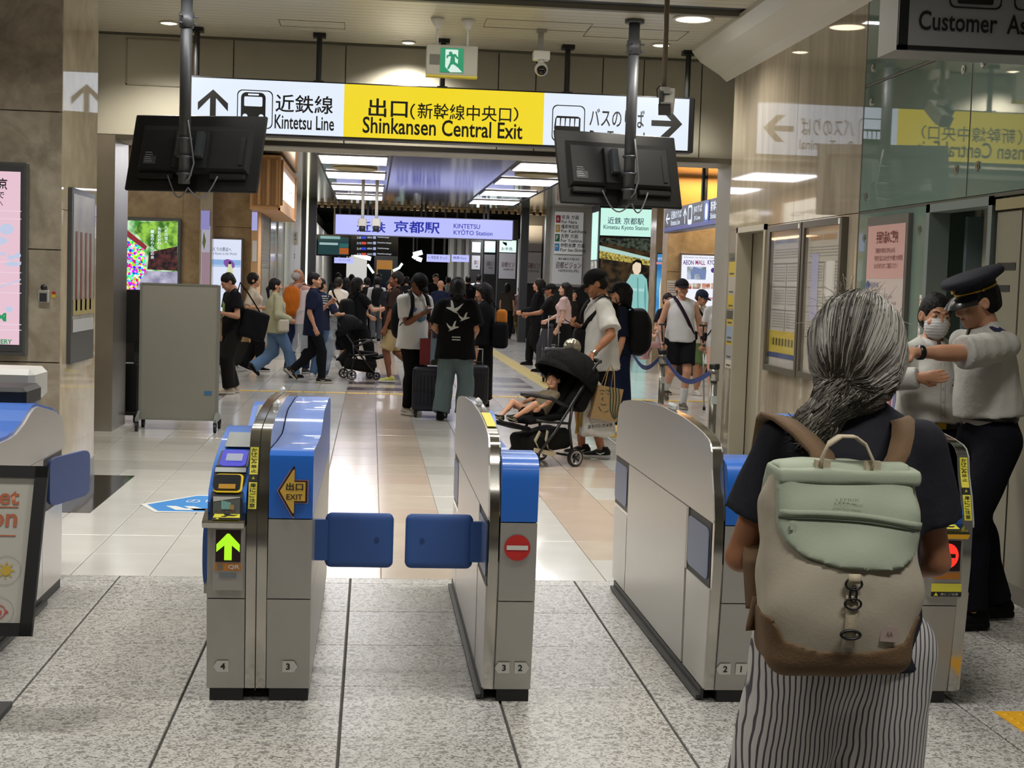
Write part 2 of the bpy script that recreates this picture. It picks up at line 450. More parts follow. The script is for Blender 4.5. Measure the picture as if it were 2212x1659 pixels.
DARKG = mat('dark_grey', '#2a2b2c', 0.5)
WHITE = mat('white_paint', '#d8d6cf', 0.5)
INK = mat('ink_black', '#141414', 0.6)
LAMP = mat('lamp_white', '#ffffff', 0.4, emit=4.0, ecol='#f6f4ff')
LAMP_W = mat('lamp_warm', '#ffffff', 0.4, emit=6.0, ecol='#ffe9c4')

# ---- floors: terrazzo by the gates, pale tiles in the concourse
def tile_mesh(sx, sy, gx, gy, t=0.03, b=0.0025):
    me = bpy.data.meshes.new('tile'); x, y = sx/2-gx/2, sy/2-gy/2
    vs = [(-x, -y, -t), (x, -y, -t), (x, y, -t), (-x, y, -t), (-x, -y, -b), (x, -y, -b), (x, y, -b), (-x, y, -b),
          (-x+b, -y+b, 0), (x-b, -y+b, 0), (x-b, y-b, 0), (-x+b, y-b, 0)]
    fs = [(8, 9, 10, 11)]+[(i, (i+1) % 4, 4+(i+1) % 4, 4+i) for i in range(4)]+[(4+i, 4+(i+1) % 4, 8+(i+1) % 4, 8+i) for i in range(4)]
    me.from_pydata(vs, [], fs); return me
fl = MB().box((-6, -3, -0.08), (4.2, 7.71, -0.012)).build('floor', GROUT); tag(fl, 'grey speckled terrazzo floor in front of and under the ticket gates', kind='structure')
TX, TY, X0, Y0 = 0.6, 0.6464, -0.0726, 7.5786
tms = []
for k in range(3):
    me = tile_mesh(TX, TY, 0.010, 0.005); me.materials.append(T_DARK[k]); tms.append(me)
half = tile_mesh(TX, 0.13, 0.010, 0.004); half.materials.append(T_DARK[0])
for i in range(-5, 7):
    for j in range(0, 8):
        o = bpy.data.objects.new('tile', tms[random.choice((0, 0, 1, 2))]); COL.objects.link(o); o.parent = fl
        o.location = (X0+(i+0.5)*TX, Y0-(j+0.5)*TY, 0); o.rotation_euler[2] = random.choice((0, pi))
    o = bpy.data.objects.new('tile', half); COL.objects.link(o); o.parent = fl; o.location = (X0+(i+0.5)*TX, 7.645, 0)
fc = MB().box((-9, 7.71, -0.08), (12, 41, -0.010)).build('floor', GROUT_L); tag(fc, 'pale polished tile floor of the concourse beyond the gates', kind='structure')
LX = 0.405
lms = []
for m in T_LT:
    me = tile_mesh(LX, 0.6, 0.005, 0.003); me.materials.append(m); lms.append(me)
def col_kind(i, y):
    x = 0.09+i*LX
    if 20.9 < y < 24.3 and (-0.4 < x < 0.4 or 1.3 < x < 2.2) and int(round((y-7.71)/0.6)) % 2 == 0: return 4
    if -0.4 < x < 0.4: return random.choice((2, 2, 3, 2))
    if 1.2 < x < 2.1: return random.choice((3, 3, 2, 0))
    return random.choice((0, 0, 1, 0))
rest = MB()
for j in range(56):
    y = 7.71+0.6*(j+0.5)
    for i in range(-22, 30):
        x = 0.09+(i+0.5)*LX
        k = col_kind(i, y); inv = y < 18 and -0.25*y < x < 0.37*y-0.8
        if x > 3.37 and y < 14: continue
        if inv:
            o = bpy.data.objects.new('tile', lms[k]); COL.objects.link(o); o.parent = fc; o.location = (x, y, 0)
        else:
            rest.box((x-LX/2+.0025, y-.2985, -0.02), (x+LX/2-.0025, y+.2985, 0), k)
r = rest.build('tile', T_LT, fc, recalc=False); tag(r, kind='stuff')
# dark granite slab beside the left pillar, and one by the notice board
MB().box((-2.6, 9.72, -0.01), (-1.80, 11.53, 0.0025)).build('dark_slab', BLACKST, fc)
MB().box((-2.9, 18.4, -0.01), (-1.88, 19.6, 0.0025)).build('dark_slab', stone('brown_granite', '#4a4138', '#3d352d', '#5a5046', 8, .2), fc)
# yellow tactile paving
YEL = mat('tactile_yellow', '#c9a63c', 0.55); YELB = mat('tactile_bright_yellow', '#d8ab1c', 0.5); YELP = mat('tactile_pale_yellow', '#a8964f', 0.6)
bar = MB()
for k in range(32): bar.box((-3.0+0.3*k, 20.25, 0), (-2.72+0.3*k, 20.42, 0.004))
tag(bar.build('tactile_strip', YEL), 'long thin yellow tactile strip running across the concourse floor', 'tactile strip')
g = empty('tactile_path', (2.8, 28, 0)); tag(g, 'yellow ribbed tactile path leading towards the blue station sign', 'tactile path')
for k in range(44):
    m_ = MB()
    y = 22.2+0.3*k
    m_.box((2.68, y, 0), (2.98, y+.29, .003))
    for q in range(4): m_.box((2.71+.07*q, y+.01, .003), (2.745+.07*q, y+.28, .007))
    o = m_.build('tactile_slab', YELP, None); o.parent = g; o.matrix_parent_inverse = Matrix.Translation((-2.8, -28, 0))
g = empty('tactile_path', (2.9, 17, 0)); tag(g, 'bright yellow tactile paving behind the pushchair', 'tactile path')
for k in range(12):
    y = 15.2+.3*k
    o = MB().box((2.55+.02*k, y, 0), (2.85+.02*k, y+.29, .004)).build('tactile_slab', YELB, None); o.parent = g; o.matrix_parent_inverse = Matrix.Translation((-2.9, -17, 0))
m_ = MB().box((2.43, 5.03, 0), (2.73, 5.32, .003))
for a in range(5):
    for b in range(5): m_.cyl((2.46+.06*a, 5.06+.055*b, .003), (2.46+.06*a, 5.06+.055*b, .008), .014, .010, 8)
tag(m_.build('tactile_tile', mat('tactile_gate_yellow', '#e0a81a', 0.5)), 'yellow dotted tactile tile at the lower right edge', 'tactile tile')
m_ = MB()

# ---- near hall ceiling with metal planks
ZC = 3.91
ce = MB().box((-8, -3, ZC+.03), (3.4, 14.8, ZC+.2)).build('ceiling', CEIL); tag(ce, 'cream metal plank ceiling over the gate hall', kind='structure')
pl = bpy.data.meshes.new('plank')
mbp = MB().box((-5.6, -.068, 0), (3.36, .068, .03)); pl.from_pydata(mbp.v, [], mbp.f); pl.materials.append(CEIL)
y = 10.9
while y < 14.75:
    if not (12.02 < y < 12.28):
        o = bpy.data.objects.new('plank', pl); COL.objects.link(o); o.parent = ce; o.location = (0, y, ZC)
    y += 0.143
# recessed slot lamp across the ceiling
sl = MB().box((-5.6, 12.06, ZC+.02), (3.36, 12.26, ZC+.03)); sl.build('slot_lining', DARKG, ce)
MB().box((-5.6, 12.22, ZC-.02), (3.36, 12.29, ZC+.03)).build('slot_edge', mat('slot_edge_brown', '#6e6a5c', .5), ce)
for (a, b, c, d_) in ((-0.9, 13.55, 0.6, .34), (0.95, 13.0, 0.95, .42), (1.9, 13.15, .9, .5)):
    q = MB(); t = .006
    for lo, hi in (((a, b), (a+c, b+t)), ((a, b+d_), (a+c, b+d_+t)), ((a, b), (a+t, b+d_)), ((a+c-t, b), (a+c, b+d_))):
        q.box((*lo, ZC-.003), (*hi, ZC))
    q.build('access_hatch', STEEL_D, ce)
def downlight(x, y, r, label, z=ZC, watt=0, m=None):
    g = empty('downlight', (x, y, z)); tag(g, label, 'ceiling lamp', 'recessed ceiling downlights')
    MB().lathe([(r*1.18, -.004), (r*1.18, -.014), (r, -.016), (r, -.004)], n=20).build('rim', WHITE, g, True)
    MB().lathe([(r, -.012), (r*.55, -.02), (.001, -.022)], n=20).build('lens', m or LAMP_W, g, True)
    if watt:
        l = bpy.data.lights.new('downlight_lamp', 'SPOT'); l.energy = watt; l.spot_size = RD(140); l.spot_blend = .6; l.shadow_soft_size = r; l.color = (1, .94, .84)
        o = bpy.data.objects.new('downlight_lamp', l); COL.objects.link(o); o.location = (x, y, z-.05)
downlight(-1.93, 13.98, .075, 'small round downlight in the cream ceiling near the left pillar', watt=150)
downlight(2.69, 12.5, .15, 'large glowing round downlight near the cornice on the right', watt=120)
downlight(2.69, 13.9, .075, 'small round downlight behind the right hanging pole', watt=130)
downlight(0.30, 14.45, .06, 'small bright downlight above the green exit sign', watt=130)
# cornice along the right wall
co = MB().prism([(3.37, 3.60), (3.37, 3.91), (3.02, 3.91), (3.02, 3.87), (3.10, 3.78), (3.30, 3.66)], 'y', -3, 14.02).build('trim_1', mat('cornice_cream', '#bdb9aa', .35))
tag(co, 'pale stepped cornice where the right wall meets the ceiling', kind='structure')

# ---- header beam over the opening
hb = MB().box((-3.2, 14.86, 2.9), (6.5, 15.5, 3.95)).build('wall_header', CREAM); tag(hb, 'cream panelled beam above the opening to the concourse', kind='structure')
xs = [-3.2, -1.41, -0.31, 1.22, 1.60, 2.28, 2.70, 3.30, 5.0]
for a, b in zip(xs[:-1], xs[1:]):
    MB().box((a+.006, 14.80, 2.93), (b-.006, 14.86, 3.90)).build('panel', CREAM, hb)
MB().box((-3.2, 14.74, 2.88), (6.5, 14.87, 2.93)).build('edge_trim', STEEL_D, hb)
MB().box((-3.2, 14.87, 2.89), (6.5, 15.5, 2.905)).build('soffit', CREAM, hb)
q = MB(); t = .012
for lo, hi in (((-2.45, 3.42), (-1.8, 3.42+t)), ((-2.45, 3.86), (-1.8, 3.86+t)), ((-2.45, 3.42), (-2.45+t, 3.87)), ((-1.8-t, 3.42), (-1.8, 3.87))):
    q.box((lo[0], 14.79, lo[1]), (hi[0], 14.80, hi[1]))
q.build('access_hatch', mat('hatch_cream', '#98927f', .5), hb)

# ---- left pillar
PX0, PY0, PY1 = -2.11, 10.22, 11.49
lp = MB().box((-6, PY0+.02, 0), (PX0-.02, PY1, 3.95)).build('wall_pillar', TRAV); tag(lp, 'travertine clad pillar at the left with a polished side', kind='structure')
for i, (z0, z1) in enumerate(((0.15, 0.95), (0.955, 1.72), (1.725, 2.65), (2.655, 3.9))):
    MB().box((-6, PY0, z0), (PX0-.002, PY0+.02, z1-.003)).build('stone_slab', TRAV, lp)
for z0, z1 in ((0.15, 2.0), (2.0, 3.9)):
    MB().box((PX0-.02, PY0+.01, z0), (PX0, PY1, z1-.004)).build('stone_slab', POL2, lp)
MB().box((-6, PY0-.005, 0), (PX0+.006, PY1+.004, 0.15)).build('plinth', mat('plinth_grey', '#6f7070', .2, noise=(6, .3, '#5d5e5f')), lp)
# steel jamb and side wall behind the pillar
j = MB().box((-3.2, 14.72, 0), (-2.53, 14.80, 2.92)).build('wall_jamb', STEEL); tag(j, 'brushed steel jamb beside the opening', kind='structure')
w_ = MB().box((-6, 11.6, 0), (-2.75, 14.72, 3.95)).build('wall_left', TRAV); tag(w_, 'stone wall between the left pillar and the steel jamb', kind='structure')
w_ = MB().box((-2.72, 14.80, 0), (-2.53, 15.5, 2.92)).build('wall_jamb', STEEL); tag(w_, 'steel return of the jamb', kind='structure')

# ---- right wall: polished stone with door, then green glass
RX = 3.37
rw = empty('wall_right', (RX, 11.8, 0)); tag(rw, 'polished beige stone wall on the right with a staff door', kind='structure')
def rpart(mb, name, m, **k):
    o = mb.build(name, m, None, **k); o.parent = rw; o.matrix_parent_inverse = Matrix.Translation((-RX, -11.8, 0)); return o
DY0, DY1, DZ = 12.36, 13.26, 2.12
rpart(MB().box((RX, 9.95, 2.16), (RX+.25, 11.55, 3.95)), 'stone_slab', POL)
rpart(MB().box((RX, 11.555, 2.16), (RX+.25, 13.68, 3.95)), 'stone_slab', POL)
rpart(MB().box((RX, 9.95, 0.1), (RX+.25, DY0-.05, 2.155)), 'stone_slab', POL)
rpart(MB().box((RX, DY1+.05, 0.1), (RX+.25, 13.68, 2.155)), 'stone_slab', POL)
rpart(MB().box((RX-.004, 9.95, 0), (RX+.25, DY0-.05, 0.1)), 'plinth', mat('plinth_brown', '#5e564c', .3))
rpart(MB().box((RX-.004, DY1+.05, 0), (RX+.25, 13.684, 0.1)), 'plinth', mat('plinth_brown', '#5e564c', .3))
dr = empty('door_1', (RX, 12.8, 0)); tag(dr, 'cream staff door set back in the stone wall', kind='structure')
def dpart(mb, name, m, par=None, base=(RX, 12.8, 0)):
    o = mb.build(name, m, None); o.parent = par or dr
    if o.parent.parent is None: o.matrix_parent_inverse = Matrix.Translation(tuple(-q for q in base))
    return o
DOORM = mat('door_cream', '#9b9583', .45); FRM = mat('door_frame_cream', '#a9a391', .4)
dpart(MB().box((RX-.02, DY0-.05, 0), (RX+.12, DY0, DZ+.05)).box((RX-.02, DY1, 0), (RX+.12, DY1+.05, DZ+.05)).box((RX-.02, DY0-.05, DZ), (RX+.12, DY1+.05, DZ+.05)), 'frame', FRM)
lf = dpart(MB().box((RX+.13, DY0, 0.01), (RX+.17, DY1, DZ)), 'leaf', DOORM)
dpart(MB().box((RX+.115, DY0+.05, 0.9), (RX+.13, DY0+.085, 1.12)).cyl((RX+.13, DY0+.07, 1.0), (RX+.06, DY0+.07, 1.0), .011).cyl((RX+.065, DY0+.065, 1.0), (RX+.065, DY0+.19, 1.0), .011), 'handle', STEEL, lf)
dpart(MB().box((RX+.118, DY0+.012, 1.0), (RX+.131, DY0+.03, 1.7)), 'lock_strip', BLACK, lf)
# green glass wall with steel bolts
GLASS = mat('green_glass', '#76897f', 0.02, spec=1.0, noise=(1.2, .4, '#6b7e74'), coat=0.3)
gw = empty('window_1', (RX, 8.8, 0)); tag(gw, 'sea green glass panel wall of the station office', kind='structure')
def gpart(mb, name, m, **k):
    o = mb.build(name, m, None, **k); o.parent = gw; o.matrix_parent_inverse = Matrix.Translation((-RX, -8.8, 0)); return o
G0, G1 = 7.78, 9.93
def pane(y0, y1, z0, z1): gpart(MB().box((RX-.003, y0+.004, z0+.006), (RX+.02, y1-.004, z1-.006)), 'pane', GLASS)
pane(8.1, G1, 3.03, 3.95); pane(8.1, G1, 2.16, 3.02); pane(8.68, G1, 0.12, 2.15)
pane(5.8, 8.09, 3.03, 3.95); pane(5.8, 8.09, 2.16, 3.02)
gpart(MB().box((RX+.02, 5.0, 0), (RX+.05, 8.68, 0.12)).box((RX-.005, 8.68, 0), (RX+.05, G1, .12)), 'base_rail', STEEL_D)
gpart(MB().box((RX+.03, 5.6, 2.155), (RX+.3, G1+.02, 3.95)).box((RX+.03, 8.68, 0), (RX+.3, G1+.02, 2.155)), 'backing', mat('office_backing', '#5d6e64', .8))
gpart(MB().box((RX-.004, G1, 0), (RX+.03, G1+.02, 3.95)).box((RX-.001, 5.6, 3.018), (RX+.02, G1, 3.034)).box((RX-.001, 5.6, 2.143), (RX+.02, G1, 2.163)).box((RX-.001, 8.088, 2.16), (RX+.02, 8.102, 3.95)), 'joint', mat('glass_joint', '#4b4a40', .5))
for (yy, zz) in ((9.78, 3.13), (9.78, 2.90), (9.80, 2.26), (8.78, 2.0), (9.80, 1.98), (8.25, 2.33), (7.95, 2.33), (9.78, .62), (8.9, .62), (8.22, 2.9), (7.95, 2.9), (7.2, 2.33)):
    gpart(MB().cyl((RX-.012, yy, zz), (RX-.002, yy, zz), .026, n=14).cyl((RX-.016, yy, zz), (RX-.012, yy, zz), .012, n=10), 'bolt', STEEL, smooth=False)
# office doorway beyond the glass
od = empty('door_2', (RX, 8.2, 0)); tag(od, 'open grey office doorway beside the glass wall', kind='structure')
def opart(mb, name, m): return dpart(mb, name, m, od, (RX, 8.2, 0))
OG = mat('office_door_grey', '#56666a', .5); OG2 = mat('office_frame_grey', '#77827f', .4, .3)
opart(MB().box((RX-.01, 8.62, 0), (RX+.12, 8.68, 2.15)).box((RX-.01, 7.72, 0), (RX+.12, 7.77, 2.15)).box((RX-.01, 7.72, 2.10), (RX+.12, 8.68, 2.15)), 'frame', OG2)
opart(MB().box((RX+.2, 8.54, 0), (RX+.75, 8.58, 2.08)), 'leaf', OG)
opart(MB().box((RX+.9, 7.2, 0), (RX+.95, 8.9, 2.15)), 'inner_wall', mat('office_inner', '#4b575c', .6))
opart(MB().box((RX+.76, 8.2, 0), (RX+.84, 8.3, 2.1)), 'inner_post', mat('office_post', '#3c4641', .6))
# cream office front with taped notices
ow = MB().box((RX+.04, 4.6, 0), (RX+.3, 7.70, 2.15)).build('wall_office', mat('office_cream', '#6f6b5c', .5)); tag(ow, 'dull cream office front at the right edge', kind='structure')
for a, b in ((7.40, 7.70), (7.08, 7.38), (6.4, 7.06)):
    MB().box((RX+.015, a, .1), (RX+.04, b, 2.06)).build('panel', mat('office_panel', '#7b7766', .45), ow)
MB().box((RX, 4.6, 2.07), (RX+.06, 7.70, 2.13)).build('rail', mat('office_rail', '#8d8463', .4), ow)
TAPE = mat('black_tape', '#20211f', .5)
for (a, b, z0, z1) in ((7.44, 7.67, 1.745, 1.785), (7.50, 7.64, 1.63, 1.665)):
    MB().box((RX+.012, a, z0), (RX+.0155, b, z1)).build('tape', TAPE, ow)
MB().box((RX+.3, 4, 0), (RX+.5, 15.5, 3.95)).build('wall_right', CREAM)['kind'] = 'structure'
# wall closing the hall on the left and behind the camera (out of frame, seen only in reflections)
tag(MB().box((-6.2, -3, 0), (-6, 11.6, 3.95)).build('wall_left', TRAV), kind='structure')
tag(MB().box((-6.2, -3.2, 0), (4.2, -3, 3.95)).build('wall_back', CREAM), kind='structure')

# ---- concourse: ceiling, end walls
ZK = 3.65
kc = MB().box((-2.2, 15.5, ZK), (6.3, 40.6, ZK+.15)).build('ceiling', CEIL_G); tag(kc, 'glossy metal ceiling of the concourse', kind='structure')
for xg in (-0.98, 0.28, 2.4, 3.7):
    MB().box((xg, 15.5, ZK-.012), (xg+.03, 40.5, ZK+.001)).build('ceiling_groove', BLACK, kc)
tag(MB().box((-9, 15.5, ZK+.15), (12, 41, ZK+.3)).build('ceiling', CREAM), 'high ceiling at the sides of the concourse', kind='structure')
PANELS = [(-0.36, 25.6), (-0.36, 29.4), (-0.36, 33.4), (-0.36, 37.2), (3.05, 25.6), (3.05, 29.4), (3.05, 33.4), (3.05, 37.2), (-0.36, 21.6), (3.05, 21.6), (-0.36, 17.8), (3.05, 17.8)]
for n, (px, py) in enumerate(PANELS):
    g = empty('light_panel', (px, py, ZK)); tag(g, 'white rectangular ceiling light panel, '+('left' if px < 1 else 'right')+' row, '+('first', 'second', 'third', 'fourth', 'fifth', 'sixth')[int(round((py-17.8)/3.88))]+' counting from the header beam', 'ceiling light', 'light panels of the concourse ceiling')
    MB().box((-.60, -.82, -.02), (.60, .82, .0)).build('frame', STEEL, g)
    MB().box((-.57, -.79, -.03), (.57, .79, -.02)).build('diffuser', LAMP, g)
    area_lamp(px, py, ZK-.04, 1.14, 1.5, 34 if py < 30 else 26, (.96, .96, 1.0))
for px, py in ((-.36, 27.6), (3.05, 27.5)):
    tag(MB().lathe([(.42, -.004), (.42, -.03), (.36, -.035), (.34, -.01)], (px, py, ZK-.002), 28).build('air_diffuser', mat('diffuser_cream', '#b3a780', .4), None, True), 'round cream air outlet between the '+('left' if px < 1 else 'right')+' row of light panels', 'air outlet')
for x, y in ((-4.2, 19), (-4.2, 23), (7.5, 18), (7.5, 22), (7.5, 25)): area_lamp(x, y, ZK+.1, 1.2, 1.2, 42, (1, .95, .86))
# end wall on the left, with plinth and column
LW = 26.0; xl = AT(546, 600, LW).x
lw = MB().box((-9, LW, 0), (xl, LW+.5, ZK+.15)).build('wall_left_far', TRAV_FAR); tag(lw, 'warm travertine end wall on the left of the concourse', kind='structure')
for z0, z1 in ((.42, 1.35), (1.355, 2.42), (2.425, 3.75)):
    for a, b in ((-9, -5.0), (-5.0, -3.3), (-2.95, xl)):
        MB().box((a+.004, LW-.02, z0), (b-.004, LW, z1-.008)).build('stone_slab', TRAV_FAR, lw)
MB().box((-9, LW-.03, 0), (xl, LW, .42)).build('plinth', mat('plinth_black', '#16130f', .25), lw)
ca, cb = AT(430, 600, 25.6).x, AT(457, 600, 25.6).x
cl = MB().box((ca, 25.6, 0), (cb, 26, ZK+.15)).build('wall_column', POL2); tag(cl, 'narrow polished stone column between the posters', kind='structure')
ca, cb = AT(545, 600, 25.8).x, AT(557, 600, 25.8).x
tag(MB().box((ca-.02, 25.7, 0), (cb, 26.4, ZK)).build('wall_column', mat('timber_post', '#c69d6c', .5)), 'slim timber post at the shop corner', kind='structure')
# shop front running back on the left
SXL = AT(557, 600, 26).x
sh = empty('window_2', (SXL, 30, 0)); tag(sh, 'glazed shop front with roller blind on the left', kind='structure')
def spart(mb, name, m, **k):
    o = mb.build(name, m, None, **k); o.parent = sh; o.matrix_parent_inverse = Matrix.Translation((-SXL, -30, 0)); return o
SG = mat('shop_glass', '#8f938f', .12, noise=(1.5, .4, '#a3a6a2')); BL = mat('blind_grey', '#7b8082', .4)
for y0, y1 in ((26.4, 28.6), (28.65, 30.9), (30.95, 33.2), (33.25, 37.8)):
    spart(MB().box((SXL-.05, y0, .25), (SXL, y1, 2.75)), 'pane', SG)
for k in range(30):
    spart(MB().obox((SXL+.01, 27.5, 1.75+.033*k), (.012, 2.1, .026), rotm(0, .5, 0)), 'blind_slat', BL)
spart(MB().box((SXL-.08, 26.4, 0), (SXL+.01, 37.8, .25)), 'plinth', STEEL_D)
for y in (26.4, 28.6, 30.9, 33.2): spart(MB().box((SXL-.06, y, 0), (SXL+.03, y+.06, 2.8)), 'mullion', STEEL)
spart(MB().box((SXL-.4, 26.4, 2.75), (SXL, 37.8, ZK+.1)), 'fascia', mat('fascia_stone', '#a2946f', .12))
# white panelled piers either side of the far gates
def pier(x0, x1, y, label, m=None, z1=ZK):
    o = MB().box((x0, y, 0), (x1, y+.35, z1)).build('wall_pier', m or WHITE); tag(o, label, kind='structure'); return o
xa, xb = AT(600, 600, 38).x, AT(646, 600, 38).x
pr = pier(xa-1.5, xb, 38, 'white signboard pier left of the far gates')
MB().box((xa-1.5, 37.97, 0), (xb, 38, 1.33)).build('dark_base', BLACK, pr)
xa, xb = AT(650, 600, 38.6).x, AT(681, 600, 38.6).x
pier(xa, xb, 38.4, 'dark pier left of the blue station sign', DARKG)
MB().box((xa+.12, 38.36, 0), (xa+.17, 38.41, ZK)).build('edge_light', mat('edge_light', '#ffffff', .3, emit=1.6, ecol='#cfd3b0'), pr)
xa, xb = AT(1190, 600, 39).x, AT(1256, 600, 39).x
NP = pier(xa, xb+.3, 39, 'white signboard pier right of the blue station sign', mat('pier_white', '#b7b5ae', .5))
MB().box((xa, 38.97, 0), (xb+.3, 39, 1.55)).build('dark_base', BLACK, NP)
pier(AT(1120, 600, 40).x, AT(1136, 600, 40).x, 39.6, 'steel post right of the station sign', DARKG)
pier(AT(1174, 600, 39.5).x, AT(1186, 600, 39.5).x, 39.3, 'steel edged post beside the line list', STEEL)
# right end wall with advertising poster
RWY = 26.4
xr = AT(1440, 600, RWY).x
rwf = MB().box((xr, RWY, 0), (12, RWY+.5, ZK+.15)).build('wall_right_far', TRAV_FAR); tag(rwf, 'warm travertine end wall on the right of the concourse', kind='structure')
for z0, z1 in ((.3, 1.9), (1.905, 2.95)):
    for a, b in ((xr, 6.9), (6.9, 12)): MB().box((a+.004, RWY-.02, z0), (b-.004, RWY, z1-.006)).build('stone_slab', TRAV_FAR, rwf)
MB().box((xr, RWY-.03, 0), (12, RWY, .3)).build('plinth', mat('plinth_black', '#16130f', .25), rwf)
OR = mat('orange_lit_panel', '#c58c46', .5, noise=(2, .3, '#d79d55'))
for a, b in ((xr, 5.95), (6.07, 6.52), (6.64, 7.4)): MB().box((a, RWY-.03, 3.0), (b, RWY-.01, ZK+.1)).build('upper_panel', OR, rwf)
MB().box((5.95, RWY-.02, 3.0), (6.07, RWY, ZK+.1)).box((6.52, RWY-.02, 3.0), (6.64, RWY, ZK+.1)).build('mullion', BLACK, rwf)
area_lamp(6.4, RWY-.35, 3.62, 2.0, .1, 40, (1, .72, .38))
# pale column between the poster wall and the tall display
ca, cb = AT(1414, 600, 30).x, AT(1441, 600, 30).x
tag(MB().box((ca, 30, 0), (cb, 30.6, ZK)).build('wall_column', stone('pale_stone', '#b09c7c', '#a08c6c', '#beab8c', 2, .15)), 'pale stone column right of the tall lit display', kind='structure')
# wall closing the far side behind the right display
tag(MB().box((cb, 38.9, 0), (12, 39.2, ZK)).build('wall_right_far', mat('far_wall_dark', '#2b2723', .5)), kind='structure')
tag(MB().box((12, 14, 0), (12.2, 41, ZK+.3)).build('wall_right_far', TRAV_FAR), kind='structure')
tag(MB().box((-9.2, 14, 0), (-9, 41, ZK+.3)).build('wall_left_far', TRAV_FAR), kind='structure')
tag(MB().box((-9, 14.8, 0), (-2.72, 15.5, ZK+.3)).build('wall_left', CREAM), kind='structure')
# ---- far platform area
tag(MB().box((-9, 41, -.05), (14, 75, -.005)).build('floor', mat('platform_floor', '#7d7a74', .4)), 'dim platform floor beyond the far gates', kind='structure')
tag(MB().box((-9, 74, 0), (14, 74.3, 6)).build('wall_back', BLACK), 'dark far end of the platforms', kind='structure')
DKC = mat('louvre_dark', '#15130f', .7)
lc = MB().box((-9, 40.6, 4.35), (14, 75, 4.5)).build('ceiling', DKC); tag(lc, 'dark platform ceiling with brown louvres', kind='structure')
SLAT = mat('louvre_brown', '#93876f', .5); SLAT2 = mat('louvre_gold', '#b89c6a', .5)
for xx in (-1.5, 1.5, 4.5):
    o_ = area_lamp(xx, 41.6, 3.0, .8, .2, 70, (1, .8, .5)); o_.rotation_euler[0] = RD(165)  # unseen warm uplights, added so the louvres look lit
sm = bpy.data.meshes.new('slat'); q = MB().box((-4.5, -.03, 0), (6.4, .03, .14)); sm.from_pydata(q.v, [], q.f); sm.materials.append(SLAT)
for k in range(24):
    o = bpy.data.objects.new('slat', sm); COL.objects.link(o); o.parent = lc; o.location = (0, 40.9+.35*k, 3.62+.028*k)
sm2 = bpy.data.meshes.new('slat_end'); q = MB().box((-.045, -.06, -.06), (.045, .06, .06)); sm2.from_pydata(q.v, [], q.f); sm2.materials.append(SLAT2)
for k in range(46):
    o = bpy.data.objects.new('slat_end', sm2); COL.objects.link(o); o.parent = lc; o.location = (-1.75+.175*k, 40.62, 3.58)
tag(MB().box((-4, 40.55, 3.64), (6.4, 40.62, 4.4)).build('wall_header', mat('far_header', '#6d685c', .4)), 'edge of the concourse ceiling above the louvres', kind='structure')
# white fins / walls along the platforms
FIN = mat('fin_white', '#a9a69c', .5); PW = mat('platform_wall', '#6b675f', .5)
wl = MB().box((-2.3, 45, 0), (-2.1, 72, 4)).build('wall_left_far', PW); tag(wl, 'ribbed pale wall at the left of the platforms', kind='structure')
for k in range(16): MB().box((-2.1, 46+1.5*k, 0), (-1.85, 46.5+1.5*k, 3.4)).build('fin', FIN, wl)
wl = MB().box((6.9, 44, 0), (7.1, 70, 4)).build('wall_right_far', PW); tag(wl, 'ribbed pale wall at the right of the platforms', kind='structure')
fw = MB().box((2.9, 56, 0), (6.9, 56.2, 3.3)).build('wall_back', FIN); tag(fw, 'pale ribbed screen beyond the right gates', kind='structure')
for k in range(14): MB().box((2.95+.28*k, 55.85, 0), (3.1+.28*k, 56, 3.3)).build('fin', WHITE, fw)
kb = MB().box((-1.0, 58, .4), (-.2, 58.4, 2.9)).build('wall_pier', WHITE); tag(kb, 'white equipment cabinet beside the train', kind='structure')
for x, y in ((-1.2, 44), (3, 44), (-1, 50), (3.5, 50), (4.3, 53), (-.8, 55.5), (.5, 58)): area_lamp(x, y, 3.5, 1.0, .4, 110, (.95, .96, 1))  # unseen lamps, some added to brighten the far platforms
# ================================================================== SIGNS, SCREENS, HANGING EQUIPMENT
def glow(name, col, e=1.0, noise=None):
    m = mat(name, '#26282b', 0.35, emit=e, ecol=col, spec=.3)
    if noise and not m.get('n'):
        nt = m.node_tree; b = nt.nodes['Principled BSDF']; tc = nt.nodes.new('ShaderNodeTexCoord')
        if noise[0] == 'vor':
            v = nt.nodes.new('ShaderNodeTexVoronoi'); v.inputs['Scale'].default_value = noise[1]
            hs = nt.nodes.new('ShaderNodeHueSaturation'); hs.inputs['Saturation'].default_value = 1.6; hs.inputs['Value'].default_value = 1.5
            nt.links.new(tc.outputs['Object'], v.inputs['Vector']); nt.links.new(v.outputs['Color'], hs.inputs['Color'])
            out = hs.outputs['Color']
        else:
            v = nt.nodes.new('ShaderNodeTexNoise'); v.inputs['Scale'].default_value = noise[1]; v.inputs['Detail'].default_value = 6
            r = nt.nodes.new('ShaderNodeValToRGB'); r.color_ramp.elements[0].color = (*lin(noise[2]), 1); r.color_ramp.elements[1].color = (*lin(noise[3]), 1)
            r.color_ramp.elements[0].position = .38; r.color_ramp.elements[1].position = .62
            nt.links.new(tc.outputs['Object'], v.inputs['Vector']); nt.links.new(v.outputs['Fac'], r.inputs['Fac']); out = r.outputs['Color']
        nt.links.new(out, b.inputs['Emission Color']); m['n'] = 1
    return m
GW = glow('sign_white', '#e4eefc', 1.0); GY = glow('sign_yellow', '#f7dc22', .95); GLAV = glow('sign_lavender', '#b8bdfb', 1.0); GMINT = glow('sign_mint', '#c8f5e6', 1.0)
SIGNBLK = mat('sign_case_black', '#17181c', .35)
def para(parent): return parent
